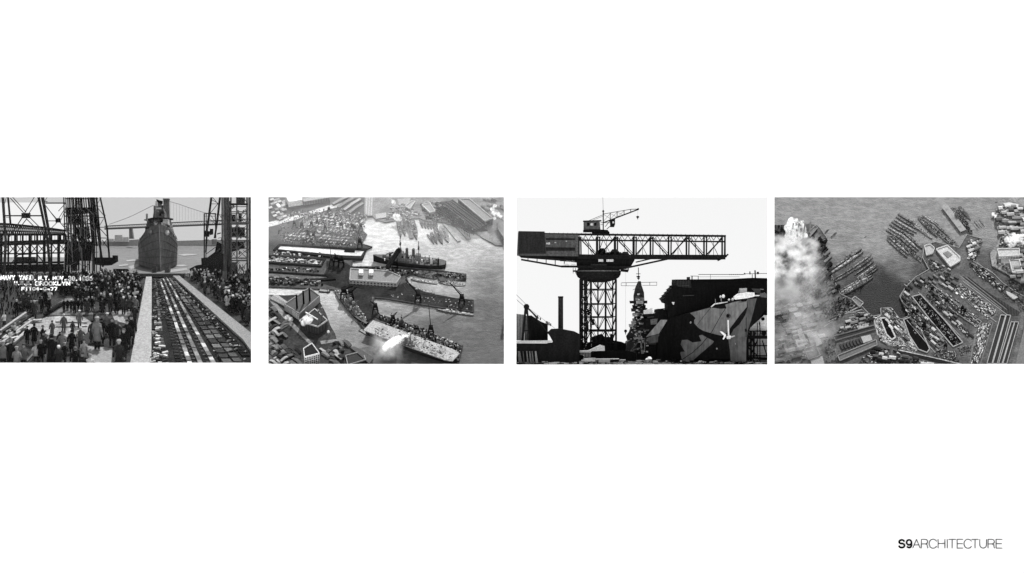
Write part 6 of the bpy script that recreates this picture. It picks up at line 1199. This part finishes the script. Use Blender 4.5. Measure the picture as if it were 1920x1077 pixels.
    for k in range(15):
        f = (k/14)**1.3; x, y = 340+(460-340)*f, 540+(658-540)*f; c = P1.loc(x, y, .05); tag(MB().rings([(0, 0, 0, .012, .012), (0, 0, .02, .014, .014), (0, 0, .035, .004, .004)], 8).build('lamp', mat(250), M=P1.M @ Matrix.Translation((c.x, c.y, .02))), 'small white lamp in the dotted line along the dark slipway edge', 'lamp', 'lamps along the slipway edge')
    slab(P1, 'platform', [LL(430, 620), LL(450, 545), LL(570, 470), LL(760, 455), LL(1060, 470), LL(1160, 540), LL(1130, 640), LL(1060, 700), LL(900, 730), LL(620, 700)], .001, .012, mat(160, 'ground'), kind='structure')
    slab(P1, 'planking', [LL(1400, 400), LL(1600, 380), LL(1640, 560), LL(1450, 520)], .001, .012, mat(172, 'wood'), kind='structure'); slab(P1, 'planking', [LL(1080, 830), LL(1420, 860), LL(1400, 1090), LL(1180, 1090)], .001, .012, mat(165, 'wood'), kind='structure')
    slab(P1, 'concrete_bed', [(120, 560), (170, 560), (175, 590), (80, 592)], .001, .009, mat(110, 'ground'), kind='structure')
    def plank(p, q, w_, h, g, lab, nm='plank', cat='plank'):
        a, b = P1.loc(*p, h), P1.loc(*q, h); c = (a+b)/2; d = (b-a)/2
        return tag(MB().beam((-d.x, -d.y, 0), (d.x, d.y, 0), w_*.01).build(nm, mat(g, 'wood'), M=P1.M @ Matrix.Translation((c.x, c.y, h))), lab, cat)
    plank(LL(330, 1040), LL(650, 690), 4, .1, 120, 'long grey pole lying diagonally among the nearest spectators', 'pole', 'pole'); plank(LL(0, 650), LL(330, 420), 5, .1, 185, 'upper pale beam of the timber stack at the left edge'); plank(LL(0, 740), LL(420, 430), 4, .06, 60, 'dark beam under the timber stack at the left edge')
    plank(LL(20, 800), LL(400, 520), 5, .05, 190, 'second pale beam of the timber stack at the left edge'); plank(LL(420, 510), LL(530, 505), 3, .05, 230, 'short white board by the railing post'); plank(LL(235, 285), LL(480, 270), 3, .06, 150, 'low grey rail in front of the far crowd')
    plank(LL(560, 440), LL(780, 300), 6, .05, 45, 'dark heavy beam lying behind the concrete platform'); plank(LL(170, 800), LL(420, 580), 6, .04, 200, 'bright plank lying beside the kneeling workers'); plank(LL(700, 530), LL(1100, 545), 1.2, .02, 50, 'thin dark rail across the concrete platform'); plank(LL(700, 595), LL(1100, 590), 1.2, .02, 50, 'second thin dark rail across the concrete platform')
    clutter(P1, 'timber_stock', [LL(0, 700), LL(400, 430), LL(420, 560), LL(200, 800), LL(0, 900)], 90, (.02, .045), (.02, .07), [230, 200, 150, 60, 40], 'sawn timbers heaped at the left edge', z0=.004, ratio=(1.5, 5), ang=.75, jit=.25)
    # lattice towers of the ways
    def tower(label, beams, base, tone=42, plates=(), cat='lattice tower', nm='lattice_tower', parts=None):
        o_ = at(*base); t = root(nm, label, cat, Matrix.Translation(o_)); A = Lat(o_); C = Lat(o_)
        for (p, q, w_, d) in beams: (A if w_ >= 3 else C).b(p, q, d, w_)
        if A.mb.v: A.build('post', mat(tone, K), t)
        if C.mb.v: C.build('bracing', mat(tone+8, K), t)
        for pts, d, g in plates: ext('gusset_plate', pts, d, d+.06, mat(g), t, o_)
        return t
    u = UL; D = yd(520)+.1
    tower('leftmost braced tower leg pair with a square gusset plate', [(u(35, -10), u(72, 560), 5, D), (u(72, 560), u(50, 1020), 5, D), (u(100, -10), u(132, 330), 3.6, D+.2), (u(130, 10), u(300, 200), 1.5, D), (u(150, -10), u(330, 190), 1.5, D), (u(440, -10), u(310, 200), 1.4, D), (u(480, 40), u(360, 210), 1.4, D), (u(280, 260), u(120, 500), 1.8, D), (u(340, 270), u(210, 440), 1.6, D), (u(330, 270), u(560, 500), 1.6, D), (u(380, 260), u(600, 480), 1.6, D), (u(70, 235), u(530, 235), 2.6, D+.1), (u(75, 255), u(120, 258), 1, D), (u(60, 80), u(80, -5), 1, D)], (8, 520, D), 62, [([u(270, 200), u(380, 200), u(380, 265), u(270, 265)], D-.04, 40)])
    tower('leaning double tower leg left of the dense lattice cluster', [(u(485, -10), u(600, 540), 4.6, D-.1), (u(540, -10), u(650, 600), 4.2, D-.1), (u(600, 540), u(640, 1020), 5, D-.1), (u(520, -10), u(615, 480), 2, D-.05), (u(575, 75), u(830, 75), 2.4, D), (u(600, 55), u(560, 60), 1.5, D), (u(575, 105), u(700, 270), 1.4, D), (u(590, 130), u(720, 280), 1, D), (u(810, 160), u(740, 270), 1.2, D), (u(810, 190), u(770, 290), 1, D), (u(760, 320), u(940, 530), 1.6, D), (u(790, 330), u(960, 510), 1.2, D), (u(610, 300), u(700, 300), 1.6, D), (u(720, 320), u(640, 400), 1.2, D), (u(600, -5), u(560, 60), 1, D)], (90, 520, D-.1), 50, [([u(700, 265), u(760, 265), u(765, 320), u(700, 320)], D-.04, 42)])
    bs = []
    for k in range(19): x0 = 805+k*23+rnd.uniform(-8, 8); x1 = 830+k*25+rnd.uniform(-15, 15); bs.append((u(x0, -10), u(x1, 560+rnd.uniform(0, 60)), rnd.choice((1.6, 2.2, 3, 3.4)), D+rnd.uniform(-.1, .5))); bs.append((u(x1, 540), u(x1+rnd.uniform(-8, 8), 1010), rnd.choice((1.6, 2.4, 3)), D+rnd.uniform(-.1, .5)))
    for y in (20, 160, 190, 240, 330, 345, 400, 500, 520, 610, 700, 800): bs.append((u(820, y), u(1240, y+rnd.uniform(-8, 8)), rnd.choice((1.2, 2, 2.6)), D+rnd.uniform(-.1, .4)))
    for k in range(18): x = rnd.uniform(820, 1150); y = rnd.uniform(0, 850); bs.append((u(x, y), u(x+rnd.choice((-1, 1))*100, y+110), 1.2, D+rnd.uniform(-.1, .3)))
    tower('dense dark cluster of lattice staging posts at the centre left', bs, (150, 520, D), 36, [([u(950, 380), u(1120, 370), u(1140, 520), u(990, 560)], D+.5, 52), ([u(820, 130), u(980, 130), u(1180, 130), u(1190, 200), u(830, 230)], D+.45, 30), ([u(990, 560), u(1160, 560), u(1150, 800), u(1000, 800)], D+.52, 34), ([u(850, 230), u(1010, 240), u(1000, 350), u(860, 330)], D+.5, 38), ([u(830, 560), u(990, 560), u(980, 860), u(830, 860)], D+.52, 30)])
    bs2 = []
    for k in range(18): x = rnd.uniform(815, 1240); y = rnd.uniform(0, 800); bs2.append((u(x, y), u(x+rnd.uniform(-14, 20), y+rnd.uniform(90, 300)), rnd.choice((1, 1.3, 1.8)), D-.15))
    for k in range(22): x = rnd.uniform(820, 1150); y = rnd.uniform(0, 850); bs2.append((u(x, y), u(x+rnd.choice((-1, 1))*rnd.uniform(50, 130), y+rnd.uniform(60, 120)), 1, D-.12))
    tower('paler thin steel members hung in front of the dark lattice cluster', bs2, (150, 515, D-.15), 84)  # pale grey puts the cluster's highlights into separate members
    tower('slim slanting tower on the water side with cross bracing', [(u(1170, -10), u(1300, 880), 4, D+.2), (u(1262, -10), u(1350, 380), 3, D+.2), (u(1350, 380), u(1382, 790), 3.4, D+.2), (u(1205, 100), u(1310, 230), 1.2, D+.2), (u(1280, -5), u(1215, 110), 1, D+.2), (u(1215, 115), u(1280, 115), .8, D+.2), (u(1230, 258), u(1310, 258), 1.4, D+.2), (u(1250, 380), u(1340, 380), 1.4, D+.2), (u(1310, 270), u(1250, 370), 1, D+.2), (u(1265, 400), u(1355, 500), 1.3, D+.2), (u(1275, 515), u(1370, 518), 1.6, D+.2), (u(1290, 540), u(1370, 650), 1.3, D+.2), (u(1360, 520), u(1300, 600), 1.3, D+.2), (u(1225, 130), u(1240, 260), 1.5, D+.2), (u(1310, 230), u(1335, 228), 1.2, D+.2)], (205, 505, D+.2), 30)
    # crane runway girder with columns
    o_ = at(60, 520, D+.6); t = root('crane_runway', 'dark crane runway girder on columns crossing behind the left towers', 'runway', Matrix.Translation(o_)); L = Lat(o_); d = D+.6
    ext('girder', [(-12, 417.5), (20, 419), (80, 425), (122, 431), (122, 434.5), (80, 429), (20, 423), (-12, 421.5)], d, d+.15, mat(40, 'deck'), t, o_); ext('girder', [(-12, 437.5), (122, 438), (122, 442), (-12, 442)], d, d+.15, mat(44, 'deck'), t, o_)
    for k in range(34): x = -10+k*3.9; yt = 419+max(0, x-10)*.11; L.b((x, yt), (x+3.9, 440), d+.02, 1.5).b((x+3.9, yt), (x, 440), d+.08, 1.3).b((x, yt), (x, 440), d+.1, 1)
    ext('girder', [(-12, 453), (125, 449), (125, 458), (-12, 461)], d, d+.15, mat(52, 'deck'), t, o_)
    for k in range(24): x = -5+k*5.4; L.b((x, 442), (x, 452), d+.05, rnd.choice((.8, 1.6, 2.4)))
    for k in range(11): x = 2+k*13.5; L.b((x, 440), (x, 520), d+.02, 5.2 if k % 2 == 0 else 3.4)
    for k in range(9): x = 4+k*13.5; L.b((x, 459), (x+13, 475), d, 1.6).b((x+13, 459), (x, 475), d, 1.6)
    for y in (476.5, 494, 505): L.b((-10, y), (120, y-2), d, 2.6 if y < 480 else 4)
    L.b((18, 499), (34, 478), d-.1, 2).b((70, 478), (88, 500), d-.1, 2).b((34, 478), (70, 476), d-.1, 2); L.build('column', mat(44, K), t)
    ext('shed', [(30, 482), (65, 482), (68, 492), (30, 492)], d+.3, d+.5, mat(85, 'rows'), None, at(48, 492, d+.3), 'grey low shed seen between the runway columns', 'shed'); ext('shed', [(-12, 497), (118, 495), (118, 518), (-12, 518)], d+.25, d+.4, mat(52, 'deck'), None, at(60, 518, d+.25), 'dark long shed under the crane runway', 'shed')
    ext('white_screen', [(-40, 380), (122, 380), (122, 500), (-40, 500)], 8.5, 8.6, emis(244), None, at(60, 500, 8.5), label='brightly lit sky behind the left towers', kind='structure').name = 'sky_glow'
    ext('jetty_head', [u(1190, 760), u(1420, 762), u(1420, 735), u(1462, 735), u(1465, 810), u(1380, 860), u(1290, 865), u(1190, 850)], D+.25, D+.6, mat(26), None, at(202, 497, D+.25), 'black jetty head jutting over the water by the slim tower', 'jetty')
    ext('pontoon', [u(1430, 905), u(1600, 905), u(1600, 960), u(1430, 950)], D+.6, D+.8, mat(28), None, at(225, 512, D+.6), 'black low pontoon at the water edge', 'pontoon')
    # right towers
    v = UR
    tower('tall leaning tower leg at the right of the bay', [(v(1082, -10), v(1028, 390), 4, D+.1), (v(1190, -10), v(1150, 330), 4, D+.1), (v(1150, 330), v(1120, 520), 3.4, D+.1), (v(1090, -5), v(1165, 90), 1.1, D), (v(1165, 80), v(1060, 210), 1.1, D), (v(1070, 85), v(1160, 85), 1, D), (v(1060, 20), v(1170, 80), 1, D), (v(1028, 390), v(1010, 700), 3, D+.1)], (392, 505, D+.1), 44)
    bs = [(v(990, 205), v(990, 960), 2.4, D+.15), (v(1130, 205), v(1135, 520), 2, D+.15), (v(985, 208), v(1140, 208), 1.8, D+.15), (v(985, 350), v(1200, 350), 1.4, D+.15), (v(1015, 210), v(1010, 900), 1.5, D+.3), (v(1060, 210), v(1140, 330), .9, D+.2), (v(1040, 260), v(1120, 330), .9, D+.2), (v(985, 540), v(1050, 540), 1.5, D+.15), (v(990, 615), v(1140, 615), 1.2, D+.15), (v(1010, 720), v(1150, 620), 1.2, D+.15), (v(1000, 240), v(1130, 240), 1, D+.2), (v(1150, 460), v(1200, 450), 1.2, D+.1), (v(1150, 470), v(1200, 455), 1, D+.1)]
    tower('small square lattice framework at the inner end of the right ways', bs, (388, 512, D+.15), 34, [([v(1060, 400), v(1100, 400), v(1100, 470), v(1060, 480)], D+.2, 30), ([v(995, 420), v(1060, 430), v(1050, 500), v(990, 500)], D+.22, 34), ([v(1085, 530), v(1145, 530), v(1145, 600), v(1085, 600)], D+.3, 150)])
    bs = []
    for x, w_ in ((1255, 4), (1285, 6), (1325, 3), (1400, 2.4), (1530, 3.4), (1560, 4), (1590, 4), (1215, 3), (1235, 2)): bs.append((v(x, -10), v(x+4, 1010), w_, D-.2+rnd.uniform(0, .4)))
    for y, w_ in ((90, 4), (120, 1.5), (185, 2), (205, 1.5), (320, 2), (345, 1.5), (500, 3), (545, 2), (650, 1.5), (770, 2.6), (800, 3), (985, 3)): bs.append((v(1320, y), v(1540, y), w_, D-.25))
    for y0, y1 in ((200, 320), (345, 500), (545, 650), (660, 770), (820, 985)): bs += [(v(1325, y0), v(1400, y1), 1.1, D-.25), (v(1400, y0), v(1325, y1), 1.1, D-.25), (v(1410, y0), v(1530, y1), 1.3, D-.25), (v(1530, y0), v(1410, y1), 1.1, D-.25)]
    for k in range(80): x = rnd.uniform(1150, 1560); y = rnd.uniform(40, 900); bs.append((v(x, y), v(x+rnd.uniform(-60, 60), y+rnd.uniform(-50, 50)), rnd.choice((1, 1.6, 2.6)), D+rnd.uniform(-.1, .4)))
    pl = [([v(1325, 220), v(1385, 220), v(1385, 310), v(1325, 310)], D+.3, 28), ([v(1420, 200), v(1460, 200), v(1460, 310), v(1420, 310)], D+.3, 28), ([v(1400, 0), v(1500, 0), v(1500, 80), v(1400, 80)], D, 70), ([v(1255, 50), v(1320, 50), v(1320, 900), v(1255, 900)], D+.25, 34), ([v(1330, 560), v(1480, 560), v(1500, 640), v(1340, 690)], D+.3, 34), ([v(1150, 560), v(1230, 600), v(1220, 780), v(1110, 760)], D+.3, 30), ([v(1330, 380), v(1500, 380), v(1500, 490), v(1330, 490)], D+.3, 46), ([v(1335, 820), v(1400, 820), v(1400, 960), v(1335, 980)], D+.3, 120), ([v(1220, 930), v(1275, 930), v(1270, 1077), v(1220, 1077)], D-.3, 110), ([v(1320, 80), v(1540, 80), v(1540, 100), v(1320, 100)], D-.28, 45)]
    tower('big square crane tower with stacked platforms at the right edge', bs, (445, 525, D-.2), 88, pl)  # paler grey paints sunlight on the steel into this tower
    # dark stands behind the crowds
    ext('stand', [v(800, 905), v(890, 860), v(955, 850), v(950, 770), v(1030, 760), v(1140, 680), v(1240, 720), v(1260, 920), v(1320, 1100), v(860, 1040)], D-.05, D+.1, mat(38, 'deck'), None, at(395, 520, D), 'dark crowded grandstand stepping up beside the right walkway', 'stand')
    clutter(P1, 'crowd', [(188, 508), (236, 516), (270, 521), (262, 528), (186, 524)], 260, (.008, .016), (.03, .09), [26, 30, 40, 60, 170], 'distant crowd packed along the water edge on the left', z0=.004, ratio=(1, 1.2))
    clutter(P1, 'crowd', [(345, 518), (380, 500), (430, 500), (470, 505), (470, 560), (430, 560), (380, 532)], 420, (.008, .016), (.04, .1), [26, 30, 40, 60, 110, 200], 'distant crowd packed below the right towers', z0=.004, ratio=(1, 1.2))
    clutter(P1, 'crowd', [(0, 514), (190, 512), (200, 530), (0, 540)], 420, (.008, .018), (.03, .1), [26, 34, 44, 70, 150, 60], 'dark throng and timber staging under the left towers', z0=.004, ratio=(1, 1.2))
    clutter(P1, 'crowd', [(0, 540), (120, 532), (120, 552), (60, 575), (0, 600)], 150, (.012, .024), (.03, .12), [30, 36, 50, 80], 'dark throng beside the timber stack', z0=.004, ratio=(1, 1.3))
    # ---- people
    sk = mat(170, 'cloth'); T = lambda g: mat(g, 'cloth')
    A = figure('person', {'hat': 'fedora'}, sk, T(125), T(150), T(35), 'man in light grey overcoat and hat walking on the planks')
    Bf = figure('person', {'hat': 'cap', 'hem': .45, 'lleg': .05, 'rleg': -.05, 'larm': ((.15, .03, .62), (.05, .13, .60)), 'rarm': ((.15, .03, .62), (.05, .13, .60))}, sk, T(28), T(30), T(26), 'x')
    Cf = figure('person', {'hem': .2, 'flare': .12}, sk, T(30), T(34), T(45), 'x')
    Df = figure('person', {'hat': 'fedora', 'hem': .4, 'larm': ((.15, -.03, .63), (.12, .06, .5)), 'rarm': ((.17, .0, .66), (.13, .10, .78)), 'rleg': .06}, sk, T(60), T(60), T(30), 'x')
    protos = {'A': A, 'B': Bf, 'C': Cf, 'D': Df}; index_kids(); first = {'A': 1, 'B': 1, 'C': 1, 'D': 1}
    def person(k, px, ytop, yfoot, coat, hat, label, group=None, yaw=None, trs=None, skin=None):
        g = P1.g(px, yfoot); hgt = (yfoot-ytop)*.01*(CAMD+g.y)/CAMD/1.0
        M = Matrix.Translation(g+Vector((0, 0, .004))) @ Matrix.Rotation(rnd.uniform(-.5, .3) if yaw is None else yaw, 4, 'Z') @ Matrix.Diagonal((hgt*1.06, hgt*1.06, hgt, 1))
        tn = {'coat': T(coat), 'hat': T(hat), 'hair': T(hat), 'trousers': T(trs or 32)}
        if first[k]:
            first[k] = 0; o = protos[k]; o.matrix_world = M; tag(o, label, 'person', group)
            for ch in KIDS.get(o.name, []):
                b = ch.name.split('.')[0]
                if b in tn: ch.material_slots[0].link = 'OBJECT'; ch.material_slots[0].material = tn[b]
            return
        dup(protos[k], M, label, 'person', group, tn)
    near = [
     ('A', 182, 594, 659, 128, 150, 'tall man in light grey overcoat and hat striding on the planks', -.5), ('A', 223, 637, 702, 46, 165, 'bareheaded man in dark overcoat at the foot of the white walkway', .1), ('C', 64, 607, 649, 22, 24, 'person in long black coat beside the timber stack', .2), ('C', 97.5, 601, 633, 84, 60, 'hooded figure in grey cloak at the rim of the concrete platform', .6),
     ('A', 119.5, 589, 626, 88, 190, 'man in grey overcoat alone in the middle of the concrete platform', .1), ('A', 149, 582, 617, 110, 225, 'man in pale trench coat with white cap behind the platform', -.2), ('C', 136, 602, 628, 62, 60, 'woman in short dark coat on the concrete platform', 0), ('D', 80, 611, 650, 20, 60, 'man in black coat with arm out at the left of the platform', -1), ('A', 117, 621, 669, 128, 70, 'man in light coat with dark hat near the long pole', -.3), ('C', 134.5, 618, 664, 24, 30, 'person in black coat right of the light coated man', .1),
     ('D', 151, 613, 657, 84, 190, 'man in grey suit jacket stepping off the platform', .2), ('C', 96.5, 626, 700, 18, 36, 'sailor-like figure in black with white collar patches at the bottom', 0), ('C', 110, 647, 702, 52, 245, 'person with round white hat in the nearest row', .1), ('B', 31, 650, 704, 148, 170, 'worker in pale jacket bending at the bottom left', -.2), ('B', 44.5, 645, 700, 95, 75, 'worker in mid grey next to the pale jacket', .3), ('A', 20, 636, 698, 34, 90, 'man in dark coat behind the pale jacket worker', 0), ('B', 6, 640, 700, 120, 180, 'blurred pale figure at the very left edge', .6),
     ('C', 141, 650, 706, 26, 110, 'dark coated person in the nearest row left of the centre head', .1), ('A', 154.5, 662, 716, 48, 60, 'person with pale face half cut off at the bottom edge', 2.6), ('B', 169, 664, 716, 235, 170, 'person in white jacket cut off at the bottom edge', .2), ('D', 218, 601, 651, 52, 110, 'man in dark grey suit standing close to the white walkway', .1), ('A', 210, 597, 652, 26, 60, 'man in black overcoat right of the bright headed worker', 0), ('B', 201, 587, 632, 96, 250, 'worker with bright white cap amid dark coats', 0), ('C', 190, 596, 648, 20, 30, 'black coated person behind the tall grey overcoat', 0), ('C', 173, 600, 645, 64, 50, 'person in dark grey just behind the tall grey overcoat', .1), ('A', 232, 617, 676, 24, 90, 'man in black coat at the edge of the white walkway', .2), ('A', 51, 612, 648, 26, 40, 'figure in black left of the long coat by the stack', 0), ('C', 112, 622, 655, 24, 36, 'dark hatted person behind the light coat', .3),
     ('B', 177, 577, 601, 84, 150, 'stooping man in grey behind the platform corner', .2), ('B', 8, 585, 617, 215, 120, 'man in white shirt crouching on the timber stack', 1), ('B', 28, 606, 632, 190, 220, 'first pale worker kneeling by the stacked timber', 1.2), ('B', 19, 620, 645, 235, 240, 'brightest worker kneeling by the stacked timber', .8),
     ('A', 216, 565, 587, 110, 180, 'light coated man in the gap of the planking', 0), ('A', 207, 551, 588, 40, 225, 'tall dark man with bare bright head near the planking', .2), ('B', 253, 545, 563, 180, 240, 'worker in white cap left of the white walkway', 0), ('A', 254, 556, 590, 120, 215, 'man in grey with bright head close to the white walkway', .1), ('B', 242, 581, 602, 190, 230, 'bright shirted man pointing beside the white walkway', .6), ('A', 246, 592, 650, 24, 50, 'dark man in the foreground against the white walkway', 0), ('A', 238, 600, 660, 28, 40, 'second dark man standing against the white walkway', .2)]
    for k, x, a, b, c, h, l, yaw in near: person(k, x, a, b, c, h, l, yaw=yaw)
    for i in range(9): person('AC'[i % 2], 120+i*6.6, 560+rnd.uniform(-4, 2), 586+rnd.uniform(-3, 4), 22, rnd.choice((40, 150, 200)), '%s dark coated person from the left in the row behind the concrete platform' % ORD[i], 'row of spectators behind the concrete platform')
    def crowd(poly, n, h, lab, grp, light=.12):
        k = 0; pts = []
        while k < n:
            x = rnd.uniform(min(p[0] for p in poly), max(p[0] for p in poly)); y = rnd.uniform(min(p[1] for p in poly), max(p[1] for p in poly))
            if inside(x, y, poly): pts.append((x, y)); k += 1
        for x, y in pts:
            hh = (y-415)*h*rnd.uniform(.92, 1.08); lt = rnd.random() < light; c = rnd.choice((120, 160, 200)) if lt else rnd.choice((20, 24, 30, 42, 60))
            hc = rnd.choice((60, 120, 170, 225, 50, 40)); kk = rnd.choice('AABCD'); base = (lab[1] if lt else lab[0]).split(' ', 3)[3].replace('in the dense crowd', 'in the crowd'); person(kk, x, y-hh, y, c, hc, '%s coated spectator with %s %s %s' % (tword(c), tword(hc), {'A': 'hat', 'B': 'cap', 'C': 'hair', 'D': 'raised arm'}[kk], base), grp+(' in light clothes' if lt else ''))
    crowd([(150, 585), (232, 560), (240, 610), (200, 590), (160, 592)], 14, .19, ('dark clothed spectator standing about the pale planking', 'light clothed spectator standing about the pale planking'), 'spectators about the planking')
    crowd([(110, 556), (135, 540), (262, 535), (256, 570), (160, 572)], 62, .18, ('dark clothed spectator in the dense crowd left of the white walkway', 'light clothed spectator in the dense crowd left of the white walkway'), 'dense crowd left of the walkway')
    crowd([(100, 545), (140, 525), (262, 525), (260, 540), (140, 556)], 66, .18, ('dark clothed spectator in the far rows below the lattice cluster', 'light clothed spectator in the far rows below the lattice cluster'), 'far rows below the lattice cluster')
    crowd([(40, 560), (100, 548), (100, 590), (50, 606), (20, 590)], 16, .19, ('dark clothed onlooker between the timber stack and the far crowd', 'light clothed onlooker between the timber stack and the far crowd'), 'onlookers behind the timber stack')
    crowd([(60, 655), (170, 668), (168, 690), (60, 690)], 5, .17, ('dark clothed onlooker in the front row at the bottom', 'light clothed onlooker in the front row at the bottom'), 'front row at the bottom')
    crowd([(350, 527), (372, 520), (470, 560), (470, 612), (400, 566)], 76, .185, ('dark clothed spectator lining the right walkway', 'light clothed spectator lining the right walkway'), 'spectators lining the right walkway', .16)
    crowd([(405, 562), (470, 585), (470, 620), (452, 606)], 20, .2, ('dark clothed spectator nearest in the right crowd', 'light clothed spectator nearest in the right crowd'), 'nearest spectators on the right', .25)
    crowd([(352, 520), (470, 530), (470, 560), (372, 532)], 18, .19, ('dark clothed spectator below the right grandstand', 'light clothed spectator below the right grandstand'), 'spectators below the right grandstand', .1)
    crowd([(240, 545), (266, 540), (258, 600), (245, 640), (236, 640)], 16, .21, ('dark clothed spectator pressed against the white walkway', 'light clothed spectator pressed against the white walkway'), 'spectators pressed against the white walkway')
scene1()
